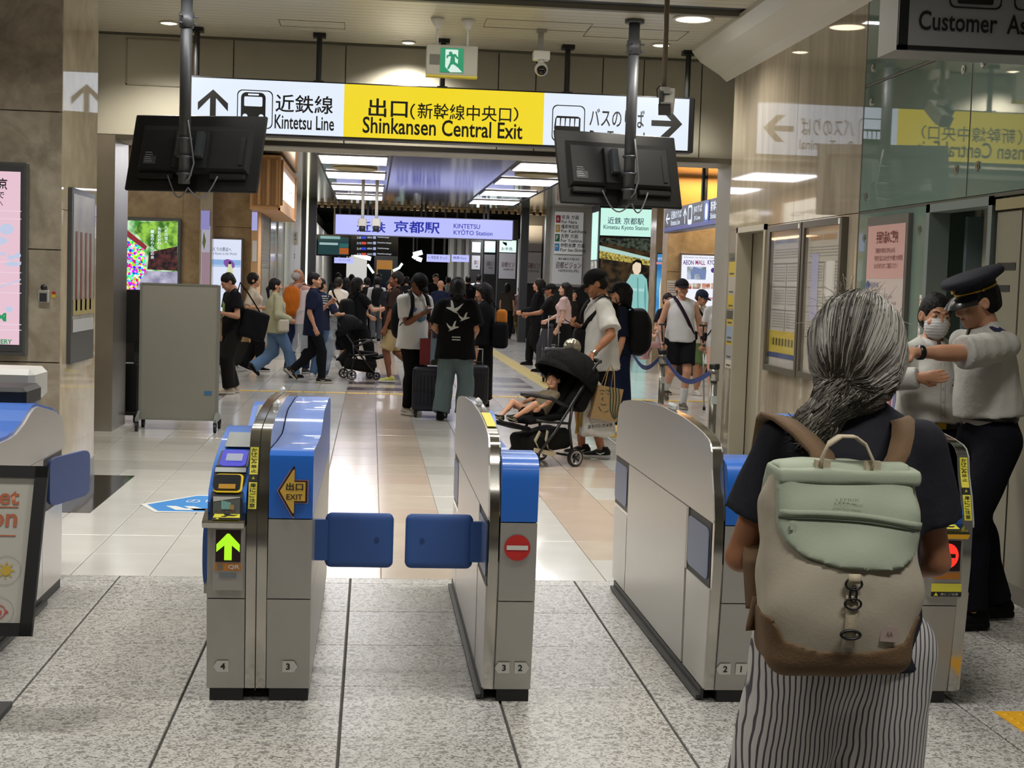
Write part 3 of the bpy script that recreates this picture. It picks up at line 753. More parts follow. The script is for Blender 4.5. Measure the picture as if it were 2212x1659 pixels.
def child(o, parent, base):
    o.parent = parent
    if parent.parent is None: o.matrix_parent_inverse = Matrix.Translation(tuple(-q for q in base))
    return o
class Sign:
    """top-level thing in world space whose parts are given in world coordinates"""
    def __init__(s, name, loc, label, cat, group=None):
        s.o = empty(name, loc); s.b = tuple(loc); tag(s.o, label, cat, group)
    def p(s, o, par=None): return child(o, par or s.o, s.b) if par is None else child(o, par, s.b)
    def mb(s, mb, name, m, smooth=False): return s.p(mb.build(name, m, None, smooth))
    def tx(s, body, m, p0, w=None, h=None, right=X1, up=Z1, bold=0.0, center=False): return s.p(lettering(body, m, None, p0, right, up, w, h, bold, center=center))
    def fp(s, pts, m, p0, right=X1, up=Z1, name='print'): return s.p(flat_poly(pts, m, None, p0, right, up, name))
    def rp(s, poly, t, m, p0, right=X1, up=Z1, name='print'): return s.p(ring_print(poly, t, m, None, p0, right, up, name))
    def pix(s, Y, x0, y0, x1, y1, m, name='print', dy=0.0):
        a = AT(x0, y1, Y); b = AT(x1, y1, Y); c = AT(x1, y0, Y); d = AT(x0, y0, Y)
        me = bpy.data.meshes.new(name); z0 = (a.z+b.z)/2; z1 = (c.z+d.z)/2; xa = (a.x+d.x)/2; xb = (b.x+c.x)/2
        me.from_pydata([(xa, Y-dy, z0), (xb, Y-dy, z0), (xb, Y-dy, z1), (xa, Y-dy, z1)], [], [(0, 1, 2, 3)])
        return s.p(link_mesh(name, me, m))
    def ptx(s, Y, body, x0, y0, x1, y1, m, bold=0.0):
        a = AT((x0+x1)/2, (y0+y1)/2, Y); k = a.y/F_PX
        return s.tx(body, m, a, (x1-x0)*k, (y1-y0)*k, bold=bold, center=True)

# ---- main overhead direction sign
SY = 14.10
S = Sign('direction_sign', (.66, SY+.1, 2.93), 'long white and yellow lit overhead sign pointing to the Shinkansen Central Exit', 'sign')
S.mb(MB().bbox((-1.77, SY+.012, 2.915), (3.09, SY+.22, 3.445), .01), 'case', SIGNBLK)
S.mb(MB().box((-1.755, SY, 2.935), (-.302, SY+.012, 3.43)), 'panel', GW)
S.mb(MB().box((-.302, SY, 2.935), (1.61, SY+.012, 3.43)), 'panel', GY)
S.mb(MB().box((1.61, SY, 2.935), (3.03, SY+.012, 3.43)), 'panel', GW)
S.mb(MB().box((3.03, SY-.004, 2.92), (3.075, SY+.012, 3.44)), 'end_cap', SIGNBLK)
for xx in (-1.70, -.55, .63, 1.84, 3.03):
    S.mb(MB().cyl((xx, SY+.12, 3.44), (xx, SY+.12, 3.91), .027, n=12).box((xx-.06, SY+.06, 3.87), (xx+.06, SY+.18, 3.91)).box((xx-.05, SY+.07, 3.44), (xx+.05, SY+.17, 3.46)), 'hanger', BLACK)
P = SY-.004; k = P/F_PX
S.ptx(P, '近鉄線', 597, 206, 718, 244, INK, .012); S.ptx(P, 'Kintetsu Line', 595, 250, 720, 280, INK, .015)
S.ptx(P, '出口', 797, 214, 880, 253, INK, .016); S.ptx(P, '（', 886, 224, 897, 258, INK, .01); S.ptx(P, '新幹線中央口', 903, 226, 1104, 260, INK, .008); S.ptx(P, '）', 1109, 232, 1120, 262, INK, .01)
S.ptx(P, 'Shinkansen Central Exit', 786, 259, 1128, 294, INK, .015)
S.ptx(P, 'バスのりば', 1273, 236, 1393, 275, INK, .008); S.ptx(P, 'Bus Terminal', 1273, 284, 1393, 306, INK, .012)
c = AT(460, 222, P)   # arrow up
S.fp([(-.055/2, -.15), (.055/2, -.15), (.055/2, .045), (.14, -.075), (.14, .0), (0, .125), (-.14, .0), (-.14, -.075), (-.055/2, .045)], INK, c)
c = AT(1440, 267, P)  # arrow right
S.fp([(-.15, -.028), (.045, -.028), (-.06, -.13), (.03, -.13), (.155, 0), (.03, .13), (-.06, .13), (.045, .028), (-.15, .028)], INK, c)
a = AT(511, 276, P); S.rp(rrect(.335, .36, .05), .009, INK, a)       # train pictogram
tc_ = AT(547, 232, P)
S.fp([(x-.115, y-.13) for x, y in rrect(.23, .27, .05)], INK, tc_, name='pictogram')
S.fp([(x-.085, y+.01) for x, y in rrect(.17, .09, .012)], GW, tc_-Y1*.001, name='pictogram'); S.fp([(x-.05, y+.112) for x, y in rrect(.10, .016, .004)], GW, tc_-Y1*.001, name='pictogram')
for sx in (-.075, .075): S.fp([(sx+.024*cos(t*pi/6), -.085+.024*sin(t*pi/6)) for t in range(12)], GW, tc_-Y1*.001, name='pictogram')
a = AT(1191, 305, P); S.rp(rrect(.32, .35, .05), .009, INK, a)       # bus pictogram
bc = AT(1226, 268, P)
S.fp([(-.12, -.09), (.125, -.09), (.125, .06), (.10, .075), (-.105, .075), (-.12, .05), (-.13, -.04)], INK, bc, name='pictogram')
for q in range(5): S.fp([(-.113+.046*q, -.02), (-.075+.046*q, -.02), (-.075+.046*q, .055), (-.108+.046*q, .055)], GW, bc-Y1*.001, name='pictogram')
for sx in (-.07, .06): S.fp([(sx+.03*cos(t*pi/6), -.09+.03*sin(t*pi/6)) for t in range(12)], INK, bc-Y1*.001, name='pictogram')

# ---- hanging monitors seen from behind
TVB = mat('monitor_black', '#131415', .45, spec=.3); TVC = mat('monitor_cover', '#1a1b1d', .55, spec=.3); POLE = mat('pole_grey', '#47494d', .45, .2); BRK = mat('bracket_grey', '#4d5157', .4, .5); CABLE = mat('cable_grey', '#6b6d70', .5)
def monitor(cx, cy, cz, yaw, tilt, px, label, w=1.17, h=.69):
    g = empty('hanging_monitor', (px, cy-.16, ZC)); tag(g, label, 'monitor', 'monitors hung over the ticket gates')
    M = Matrix.Rotation(yaw, 3, 'Z') @ Matrix.Rotation(tilt, 3, 'X')
    C = Vector((cx, cy, cz)); B = (px, cy-.16, ZC)
    def put(mb, name, m, smooth=False, par=None):
        mb.v = [tuple(C+M @ Vector(v)) for v in mb.v]; o = mb.build(name, m, None, smooth); return child(o, par or g, B)
    sc = put(MB().bbox((-w/2, -.012, -h/2), (w/2, .02, h/2), .008), 'bezel', TVB)
    put(MB().box((-w/2+.015, .02, -h/2+.015), (w/2-.015, .023, h/2-.015)), 'screen', mat('screen_dark', '#0b0c0e', .1), par=sc)
    # raised back cover with sloped rim
    a, b, t = w/2-.09, h/2-.10, .055
    vs = [(-a, -.012, -b+.05), (a, -.012, -b+.05), (a, -.012, b), (-a, -.012, b), (-a+.03, -t, -b+.09), (a-.03, -t, -b+.09), (a-.03, -t, b-.06), (-a+.03, -t, b-.06)]
    bk = put(MB().add(vs, [(4, 5, 6, 7), (0, 1, 5, 4), (1, 2, 6, 5), (2, 3, 7, 6), (3, 0, 4, 7)]), 'back_cover', TVC)
    put(MB().bbox((-a+.02, -.045, -b-.005), (-a+.34, -.012, -b+.05), .01).bbox((a-.34, -.045, -b-.005), (a-.02, -.012, -b+.05), .01), 'port_bay', TVB, par=bk)
    put(MB().box((a-.09, -.062, -b+.12), (a-.05, -.05, b-.12)), 'vent_slot', BLACK, par=bk)
    put(MB().box((-a+.06, -.058, -b+.12), (-a+.17, -.0551, b-.30)), 'rating_label', mat('label_dark', '#3d4043', .5), par=bk)
    for q in range(5): put(MB().box((-a+.07, -.0585, -b+.14+.02*q), (-a+.14-.01*(q % 3), -.0582, -b+.146+.02*q)), 'label_print', mat('label_print_grey', '#8f9294', .5), par=bk)
    put(MB().box((-.17, -.10, -.17), (.14, -.055, .16)).box((-.17, -.10, -.17), (-.16, -.055, .16)), 'mount_plate', mat('mount_dark', '#202225', .4))
    put(MB().box((-.12, -.16, -.09), (-.06, -.10, .13)).box((.05, -.16, -.09), (.11, -.10, .13)), 'mount_bracket', BRK)
    put(MB().box((-.045, -.012, -h/2-.012), (.045, .01, -h/2+.16)), 'cable_cover', BLACK)
    pz = cz-.27
    def putw(mb, name, m, smooth=True): return child(mb.build(name, m, None, smooth), g, B)
    putw(MB().cyl((px, cy-.21, pz), (px, cy-.21, ZC-.02), .048, n=18), 'pole', POLE)
    q = MB()
    for zz in (cz-.20, cz-.06, cz+.09): q.cyl((px, cy-.21, zz), (px, cy-.21, zz+.018), .062, n=18)
    putw(q, 'clamp_ring', BRK)
    q = MB().cyl((px, cy-.21, ZC-.30), (px, cy-.21, ZC-.18), .06, n=18)
    putw(MB().cyl((px, cy-.21, ZC-.03), (px, cy-.21, ZC), .085, n=18), 'ceiling_flange', POLE)
    for aa in range(3):
        for zz in (ZC-.27, ZC-.21): q.cyl((px+.05*cos(aa*2.1), cy-.21+.05*sin(aa*2.1), zz), (px+.095*cos(aa*2.1), cy-.21+.095*sin(aa*2.1), zz), .009, n=6)
    putw(q, 'collar', POLE)
    q = MB()
    for (s0, s1) in ((-.20, .0), (.24, .0)):
        p0 = C+M @ Vector((s0, -.05, -b+.02)); p1 = Vector((px+.03, cy-.2, pz-.03))
        pts = [p0.lerp(p1, t/10)-Z1*(.13*sin(pi*t/10)) for t in range(11)]; q.tube(pts, .007, 6)
    q.tube([(px+.03, cy-.26, cz+.25), (px+.06, cy-.25, cz+.05), (px+.08, cy-.24, cz-.1), (px+.05, cy-.25, cz-.22), (px+.01, cy-.25, pz+.01)], .008, 6)
    putw(q, 'cable', CABLE)
    return g
monitor(-1.50, 12.62, 2.602, RD(-15), RD(-19), -1.57, 'black monitor hung on a grey pole in front of the Kintetsu Line sign')
monitor(2.16, 12.92, 2.63, RD(14), RD(-19), 2.22, 'black monitor hung on a grey pole in front of the bus terminal sign')

# ---- emergency exit box
S = Sign('exit_sign', (.66, 13.12, ZC), 'green running man emergency exit sign hung from two rods', 'exit sign')
EY = 13.05
a = AT(920, 161, EY); b = AT(1033, 100, EY)
S.mb(MB().bbox((a.x, EY, a.z), (b.x, EY+.09, b.z-.0), .006), 'housing', mat('exit_housing', '#a8a596', .5))
S.mb(MB().box((a.x, EY-.003, a.z-.012), (b.x, EY+.093, a.z+.004)), 'strip', mat('exit_strip_yellow', '#c9b93c', .5))
S.pix(EY, 928, 117, 950, 139, mat('exit_speaker', '#6c6a5f', .7), 'speaker', .004)
S.pix(EY, 951, 104, 1001, 157, glow('exit_green', '#13a06b', .75), 'lit_panel', .006)
EW = glow('exit_white', '#dff5ea', .9); EG = glow('exit_green', '#13a06b', .75)
c = AT(977, 131, EY); kk = EY/F_PX
S.fp([(x*kk, y*kk) for x, y in ((-15, 23), (12, 23), (12, -14), (22, -24), (-4, -25), (-15, -14))], EW, c-Y1*.0075)
def kp(pts, m, d): S.fp([(x*kk, y*kk) for x, y in pts], m, c-Y1*d)
kp([(-4+4*cos(t*pi/5), 15+4*sin(t*pi/5)) for t in range(10)], EG, .009)
kp([(-9, 8), (4, 10), (10, 3), (13, 5), (7, 14), (-3, 13), (-12, 11), (-13, 5), (-10, 4)], EG, .009)
kp([(-3, 11), (5, 10), (6, -3), (14, -8), (16, -13), (13, -15), (3, -8), (-2, -9), (-7, -19), (-11, -18), (-5, -4)], EG, .009)
for px_ in (945, 1010):
    t = FL(px_, 42 if px_ < 960 else 46, ZC)
    S.mb(MB().cyl((t.x, EY+.045, b.z-.01), (t.x, EY+.045, ZC-.02), .012, n=8).lathe([(.014, -.09), (.03, -.07), (.06, -.02), (.06, 0)], (t.x, EY+.045, ZC), 14), 'hanger_rod', WHITE, True)

# ---- security camera on a ceiling stem
S = Sign('security_camera', (1.49, 13.4, ZC), 'white dome security camera on a short ceiling stem', 'security camera')
c = AT(1169, 121, 13.4)
S.mb(MB().box((1.455, 13.38, c.z+.03), (1.505, 13.43, ZC)).box((1.44, 13.36, ZC-.03), (1.53, 13.45, ZC)), 'stem', mat('stem_grey', '#8c8a82', .4))
S.mb(MB().bbox((c.x-.075, 13.33, c.z-.04), (c.x+.075, 13.46, c.z+.04), .008), 'base', WHITE)
S.mb(MB().cyl((c.x, 13.38, c.z-.09), (c.x, 13.38, c.z-.04), .03), 'neck', WHITE, True)
S.mb(MB().sphere((c.x, 13.36, c.z-.125), .062, 16, 10), 'dome', mat('camera_white', '#c4c2bb', .3), True)
S.mb(MB().sphere((c.x, 13.325, c.z-.14), .047, 16, 10), 'lens', mat('lens_black', '#0a0a0a', .1), True)

# ---- sensor box on a long pole, in front of the right arrow
S = Sign('sensor_camera', (2.26, 11.4, ZC), 'white boxy camera hanging from a thin brown pole before the right arrow', 'camera')
a = AT(1441, 20, 11.4); b = AT(1434, 190, 11.4)
S.mb(MB().cyl((b.x, 11.4, b.z), (b.x, 11.4, ZC), .021, n=12), 'pole', mat('pole_brown', '#6d6252', .5), True)
hM = rotm(RD(38), 0, RD(-14)); c = AT(1437, 220, 11.38)
S.mb(MB().obox(c+Vector((.02, 0, .01)), (.10, .21, .10), hM), 'housing', mat('camera_white', '#c4c2bb', .3))
S.mb(MB().obox(c+hM @ Vector((.0, -.11, -.004)), (.094, .02, .088), hM), 'hood', BLACK)
S.mb(MB().obox(c+Vector((-.035, -.02, .02)), (.03, .17, .12), hM), 'side_plate', DARKG)
S.mb(MB().obox(c+Vector((-.01, -.02, .085)), (.075, .05, .05)), 'joint', mat('joint_white', '#b9b7b0', .4))
S.mb(MB().tube([c+Vector((-.05, -.02, .12)), c+Vector((-.075, -.02, .09)), c+Vector((-.07, -.03, .03)), c+Vector((-.03, -.03, .05))], .006, 6), 'cable', BLACK)
# ---- two thin ceiling sensors over the concourse
for px_, lab in ((784, 'white rod camera hanging before the first character of the blue station sign'), (814, 'white rod camera hanging before the second character of the blue station sign')):
    a = FL(px_+1, 392, ZK)
    S = Sign('rod_camera', (a.x, a.y, ZK), lab, 'camera', 'rod cameras over the concourse'); b = AT(px_-1, 478, a.y)
    S.mb(MB().cyl((b.x, a.y, b.z), (a.x, a.y, ZK), .035, n=10), 'rod', WHITE, True)
    S.mb(MB().bbox((b.x-.09, a.y-.09, b.z-.12), (b.x+.09, a.y+.09, b.z+.06), .02), 'housing', WHITE)
    S.mb(MB().cyl((b.x, a.y-.05, b.z-.22), (b.x, a.y-.05, b.z-.1), .06, .07, 12), 'lens', DARKG, True)

# ---- blue on lavender station sign
KY = 39.0
S = Sign('station_sign', (AT(916, 600, KY).x, KY, 2.7), 'long lavender lit sign with blue characters for the Kyoto station gates', 'sign')
a = AT(722, 505, KY); b = AT(1110, 477, KY)
S.mb(MB().bbox((a.x, KY+.02, a.z-.02), (b.x, KY+.3, b.z+.02), .02), 'case', mat('sign_rim', '#8c8a9c', .4))
S.mb(MB().box((a.x+.03, KY, a.z), (b.x-.03, KY+.02, b.z)), 'panel', GLAV)
BLU = glow('sign_blue', '#2430d2', .55)
S.ptx(KY-.01, '近鉄', 771, 479, 833, 502, BLU, .02); S.ptx(KY-.01, '京都駅', 851, 478, 950, 504, BLU, .02)
S.ptx(KY-.01, 'KINTETSU', 980, 484, 1037, 494, BLU, .01); S.ptx(KY-.01, 'KYŌTO Station', 980, 496, 1064, 508, BLU, .01)
for px_ in (790, 915, 1050):
    t = AT(px_, 470, KY+.15); S.mb(MB().box((t.x-.08, KY+.1, b.z), (t.x-.03, KY+.2, 3.64)).box((t.x+.03, KY+.1, b.z), (t.x+.08, KY+.2, 3.64)), 'hanger', BLACK)
# ---- line list on the pier, and poster below
S = Sign('line_list_board', (AT(1224, 600, 38.9).x, 38.95, 1.6), 'white board listing four railway lines with coloured letters', 'sign')
YB = 38.93
S.mb(MB().box((AT(1195, 600, YB).x, YB, AT(1225, 549, YB).z), (AT(1256, 600, YB).x, YB+.03, AT(1225, 458, YB).z)), 'board', mat('board_white', '#c9c7c1', .5, emit=.12, ecol='#ffffff'))
for i, (ch, col_, jp, en) in enumerate((('A', '#b31f34', '奈良 方面', 'For Nara'), ('B', '#d3a53a', '橿原神宮前', 'For Kashihara'), ('F', '#1d6a4a', '吉野 方面', 'For Yoshino'), ('M', '#2f86be', '伊勢志摩 方面', 'For Ise-Shima'))):
    y = 465+20.3*i
    S.pix(YB, 1201-i, y, 1211-i, y+16, mat('line_'+ch, col_, .5), 'line_mark', .006); S.ptx(YB-.01, ch, 1203-i, y+3, 1208-i, y+12, WHITE, .03)
    S.ptx(YB-.008, jp, 1213-i, y, 1213-i+len(jp)*7.6, y+9, INK, .01); S.ptx(YB-.008, en, 1213-i, y+11, 1213-i+len(en)*4.2, y+18, INK, .01)
def strip_poster(x0, y0, x1, y1, Y, label, txts, col_='#b9b8b6', e=.15, name='poster', group=None):
    S = Sign(name, (AT((x0+x1)/2, 600, Y).x, Y, AT(x0, y1, Y).z), label, 'poster', group)
    a = AT((x0+x1)/2, y1, Y); b = AT((x0+x1)/2, y0, Y)
    S.mb(MB().box((AT(x0, 600, Y).x, Y, a.z), (AT(x1, 600, Y).x, Y+.03, b.z)), 'sheet', mat('sheet_'+col_.strip('#'), col_, .5, emit=e, ecol=col_))
    for t, q0, q1, q2, q3, m in txts: S.ptx(Y-.006, t, q0, q1, q2, q3, m, .008)
    return S
MAR = mat('ink_maroon', '#4a2430', .6)
strip_poster(1193, 552, 1256, 614, 38.93, 'white poster for a vision board below the railway line list', [('新24面の大型LED', 1206, 557, 1252, 562, INK), ('迎都ビジョン', 1200, 566, 1256, 580, MAR), ('10月5日(月)', 1206, 582, 1250, 589, INK)])
# row of grey boards on the receding piers to the right of the sign
for i, (x0, x1, y0, Y, lab) in enumerate(((1131, 1168, 545, 42.5, 'nearest'), (1077, 1113, 545, 46.0, 'second'), (1045, 1068, 548, 50.0, 'third'), (1018, 1036, 550, 54.0, 'farthest'))):
    pr = pier(AT(x0-3, 600, Y).x, AT(x1+4, 600, Y).x, Y+.03, 'dark pier of the far gates', BLACK, 3.6)
    strip_poster(x0, y0+(2 if i else 0), x1, 612-10*i, Y, lab+' grey vision poster on the receding dark piers', [('迎都ビジ', x0+6, 568-i*2, x1-1, 580-i*3, MAR), ('10月5日', x0+10, 583-i*3, x1-4, 588-i*3.5, INK)], '#8d8c90', .1)
    if i == 0:
        strip_poster(x0, 487, x1, 543, Y, 'grey direction board with an arrow above the nearest vision poster', [('↖', x0+4, 520, x0+14, 532, INK), ('1', x0+4, 535, x0+7, 542, INK)], '#77767a', .08)
    else:
        strip_poster(x0, 517+2*i, x1, 545, Y, ('pale lit gate board with a toilet arrow', 'blank pale lit gate board', 'small blank pale lit gate board')[i-1], [('↰', x0+8, 521, x0+18, 531, INK), ('お手洗', x0+6, 534, x1-6, 541, INK)] if i == 1 else [], '#cfe6e0', .75)
# ---- platform screens far back
S = Sign('departure_board', (AT(805, 600, 44).x, 44, 2.2), 'black departure board with coloured train rows under the station sign', 'display board')
S.mb(MB().box((AT(757, 600, 44).x, 44, AT(805, 552, 44).z), (AT(858, 600, 44).x, 44.2, AT(805, 500, 44).z+.15)), 'case', BLACK)
S.mb(MB().box((AT(800, 600, 44).x, 44.05, AT(805, 500, 44).z+.1), (AT(803, 600, 44).x, 44.1, 4.36)), 'hanger', BLACK)
for i in range(4):
    y = 511+12*i
    S.ptx(43.98, '21:%02d' % (5+7*i), 771, y, 780, y+4.5, GW); S.pix(43.99, 781, y-.5, 791, y+5, glow('row_blue', '#2c48d8', .8) if i % 2 == 0 else glow('row_red', '#e0503c', .8), 'row_mark')
    S.ptx(43.98, '大和西大寺', 793, y, 804, y+4, GW); S.pix(43.99, 806, y-1, 812, y+5, glow('row_lilac', '#aebdf0', .8), 'row_mark'); S.ptx(43.98, 'Kashiharajingu', 816, y, 840+5*(i % 2), y+3.5, GW)
S = Sign('advert_screen', (AT(719, 600, 43).x, 43, 2.2), 'small screen showing a green and orange train', 'screen')
S.mb(MB().box((AT(682, 600, 43).x, 43, AT(719, 553, 43).z), (AT(757, 600, 43).x, 43.15, AT(719, 507, 43).z)), 'case', BLACK)
S.mb(MB().box((AT(718, 600, 43).x, 43.05, AT(719, 507, 43).z), (AT(721, 600, 43).x, 43.1, 4.36)), 'hanger', BLACK)
for (x0, y0, x1, y1, m) in ((687, 512, 753, 550, glow('scr_teal', '#274e52', .6)), (692, 510, 735, 516, glow('scr_pale', '#8fc3c4', .7)), (690, 524, 730, 529, glow('scr_pale2', '#b9d8d6', .7)), (714, 532, 732, 547, glow('scr_magenta', '#d32f9c', .8)), (733, 526, 753, 535, glow('scr_teal2', '#3d7a78', .6)), (733, 536, 753, 549, glow('scr_orange', '#c4682c', .7))):
    S.pix(42.99-.001*(x0 % 7), x0, y0, x1, y1, m, 'picture')
for (x0, y0, x1, y1, Y, t, lab) in ((721, 556, 762, 568, 47, '1 のりば', 'small lit platform one sign at the left of the far gates'), (921, 549, 971, 565, 48, '← 特急券 きっぷ', 'wide lit ticket sign over the far gates'), (975, 550, 1012, 565, 48, '精算 Fare', 'narrow lit fare sign over the far gates')):
    S = Sign('platform_sign', (AT((x0+x1)/2, 600, Y).x, Y, AT(x0, y1, Y).z), lab, 'sign')
    S.mb(MB().box((AT(x0, 600, Y).x, Y, AT(x0, y1, Y).z), (AT(x1, 600, Y).x, Y+.15, AT(x0, y0, Y).z)), 'panel', GLAV); S.ptx(Y-.02, t, x0+4, y0+4, x1-5, y1-5, mat('ink_indigo', '#3c3f8c', .5))
    for q in (.25, .75): x = AT(x0+(x1-x0)*q, 600, Y).x; S.mb(MB().box((x-.03, Y+.05, AT(x0, y0, Y).z), (x+.03, Y+.1, 4.3)), 'hanger', DARKG)
# train front at the far platform
S = Sign('train', (AT(830, 600, 62).x, 62, 0), 'dark train with a yellow ochre front door standing at the far platform', 'train')
tx0, tx1 = AT(800, 600, 62).x, AT(866, 600, 62).x
S.mb(MB().box((tx0+.3, 62.5, 0), (tx1-.3, 70, .9)), 'bogie', BLACK)
S.mb(MB().bbox((tx0, 62, .9), (tx1, 70, 3.4), .15), 'body', mat('train_dark', '#17171a', .3))
S.mb(MB().box((AT(813, 600, 61.9).x, 61.92, .9), (AT(847, 600, 61.9).x, 62, AT(830, 562, 61.9).z)), 'door', mat('train_ochre', '#b9791c', .4, emit=.25, ecol='#c98418'))
S.mb(MB().box((AT(815, 600, 61.9).x, 61.9, AT(830, 602, 61.9).z-.6), (AT(845, 600, 61.9).x, 61.92, AT(830, 582, 61.9).z)), 'window', mat('train_glass', '#1e2a33', .1))
TL = glow('train_lamp', '#d8efe8', 1.6)
for pts in (((794, 571), (800, 580), (807, 590)), ((869, 569), (862, 579), (849, 585))):
    S.mb(MB().tube([AT(x, y, 61.7) for x, y in pts], .06, 6), 'head_lamp', TL)
# bright tube lamps over the platforms
for i, (x0, y0, x1, y1, Y) in enumerate(((766, 549, 801, 559, 52), (892, 552, 899, 557, 50), (900, 558, 911, 562, 49.6), (893, 550, 912, 545, 46))):
    S = Sign('tube_lamp', AT(x0, y0, Y), ('long slanting tube lamp right of the small lit platform one sign', 'short upper leg of the bent tube lamp over the far platform', 'lower leg of the bent tube lamp over the far platform', 'tube lamp rising right over the far platform')[i], 'lamp'); p_ = AT(x0, y0, Y)
    S.mb(MB().tube([p_, AT(x1, y1, Y)], .07, 8), 'tube', LAMP); S.mb(MB().cyl(p_+Z1*.05, (p_.x, p_.y, 4.34), .015, n=6), 'stem', DARKG)

# ---- left: colourful big screen on the far wall
Y = 25.95
S = Sign('advert_screen', (AT(315, 600, Y).x, Y, AT(315, 640, Y).z), 'large bright screen showing colourful balls and green trees', 'screen')
S.mb(MB().bbox((AT(236, 600, Y).x, Y-.10, AT(315, 660, Y).z), (AT(391, 600, Y).x, Y, AT(315, 470, Y).z), .01), 'frame', mat('frame_grey', '#595b59', .4))
Y -= .105
S.pix(Y, 240, 477, 383, 650, glow('pic_sky', '#aee3d2', 1.0, ('n', 7, '#3d8f2c', '#c8efc0')), 'picture')
S.pix(Y-.001, 240, 585, 383, 650, glow('pic_paving', '#b9b6cf', .9, ('n', 5, '#8d8aa8', '#c9c5dc')), 'picture')
def pxpoly(S, Y, pts, m, name='picture'):
    w = [AT(x, y, Y) for x, y in pts]; me = bpy.data.meshes.new(name); me.from_pydata([(p.x, Y, p.z) for p in w], [], [tuple(range(len(w)))]); return S.p(link_mesh(name, me, m))
pxpoly(S, Y-.002, [(300, 480), (383, 477), (383, 530), (350, 545), (318, 530), (290, 500)], glow('pic_leaf', '#6fae3a', .9, ('n', 9, '#2f6a1c', '#9fd64e')))
pxpoly(S, Y-.003, [(322, 545), (383, 532), (383, 585), (318, 582)], glow('pic_shade', '#3a2638', .5, ('n', 14, '#1d1420', '#7a3d3a')))
pxpoly(S, Y-.004, [(240, 470), (252, 478), (318, 532), (314, 540), (240, 486)], glow('pic_roof', '#a5303a', .7))
pxpoly(S, Y-.005, [(240, 486), (312, 540), (316, 585), (300, 612), (285, 640), (240, 650)], glow('pic_balls', '#ff9090', 1.0, ('vor', 30)))
for (x, y0, t) in ((329, 497, '一色のれん二の京'), (344, 491, '色彩の祈りと'), (359, 488, '八坂の塔へ')):
    for q, ch in enumerate(t): S.ptx(Y-.008, ch, x-3.5, y0+q*8, x+3.5, y0+q*8+6.5, GW, .02)
# poster with parasol figure
Y = 25.95
S = Sign('lit_poster', (AT(488, 600, Y).x, Y, AT(488, 680, Y).z), 'pale lit poster with a purple parasol figure by the sea', 'poster')
S.mb(MB().bbox((AT(449, 600, Y).x, Y-.08, AT(488, 690, Y).z), (AT(526, 600, Y).x, Y, AT(488, 513, Y).z), .01), 'frame', mat('frame_brown', '#6b5c50', .4))
Y -= .085
S.pix(Y, 453, 517, 520, 685, glow('pst_white', '#dfe6fb', .95), 'sheet'); S.pix(Y-.001, 453, 561, 520, 572, glow('pst_blue', '#8fb4e4', .9), 'picture'); S.pix(Y-.002, 453, 572, 520, 577, glow('pst_blue2', '#b4cdef', .9), 'picture')
PINK_I = mat('ink_blue', '#46598c', .6)
S.ptx(Y-.004, 'づくりの原点へ', 455, 534, 499, 543, PINK_I, .01); S.ptx(Y-.004, 'The Kyoto to the World', 455, 545, 510, 552, PINK_I); S.ptx(Y-.004, 'a', 498, 610, 509, 624, INK, .01)
pxpoly(S, Y-.003, [(495+12*cos(t*pi/8)+2*sin(t*pi/8), 570-9*sin(t*pi/8)+5*cos(t*pi/8)) for t in range(16)], glow('pst_purple', '#8a56b4', .8))
pxpoly(S, Y-.004, [(494, 569), (499, 569), (502, 580), (504, 590), (488, 590), (491, 580)], glow('pst_kimono', '#dcdfae', .9)); pxpoly(S, Y-.005, [(496.5+3*cos(t*pi/6), 568-3*sin(t*pi/6)) for t in range(12)], INK)
# narrow posters on the polished column and timber post
S = Sign('narrow_poster', (AT(443, 600, 25.58).x, 25.58, 1.4), 'narrow flower poster on the slim polished column', 'poster')
S.pix(25.58, 434, 488, 453, 660, glow('np_white', '#cbc6d8', .6), 'sheet', .01); S.pix(25.57, 434, 455, 453, 496, glow('np_violet', '#9d97d6', .7), 'picture', .01); pxpoly(S, 25.55, [(440, 500), (445, 520), (441, 540), (437, 525)], mat('np_green', '#7b8a4e', .6)); S.pix(25.56, 435, 545, 452, 660, glow('np_pink', '#c9a6b4', .5), 'picture', .01)
S = Sign('narrow_poster', (AT(549, 600, 25.68).x, 25.68, 1.4), 'white notice strip on the slim timber post', 'poster')
S.pix(25.68, 544, 458, 556, 498, glow('np_lilac', '#b3b2ea', .8), 'picture', .01); S.pix(25.68, 545, 520, 555, 565, WHITE, 'sheet', .01); S.pix(25.68, 545, 615, 555, 690, WHITE, 'sheet', .01)
# timber canopy box of the shop
CY = 24.9
x0, x1 = AT(556, 600, CY).x, AT(602, 600, CY).x; z0, z1 = AT(575, 448, CY).z, AT(575, 340, CY).z
S = Sign('shop_canopy', (x0, CY, z0), 'warm timber slatted shop canopy with a lit white sign on its side', 'shop sign')
WD = mat('canopy_timber', '#c89a62', .5, noise=(3, .3, '#b98850')); WD2 = mat('canopy_timber_dark', '#8f6534', .5)
S.mb(MB().box((x0-.15, CY+.03, z0), (x1-.03, CY+5.2, z1)), 'box', WD)
for q in range(7): S.mb(MB().box((x0-.1+.075*q, CY, z0+.04), (x0-.055+.075*q, CY+.03, z1-.03)), 'slat', WD if q % 2 else WD2)
S.mb(MB().box((x0-.15, CY-.02, z0-.04), (x1, CY+5.2, z0)).box((x0-.15, CY-.02, z1), (x1, CY+5.2, z1+.04)).box((x1-.03, CY-.02, z0-.04), (x1, CY+.06, z1)).box((x1-.03, CY+5.1, z0-.04), (x1, CY+5.2, z1)), 'frame', WD)
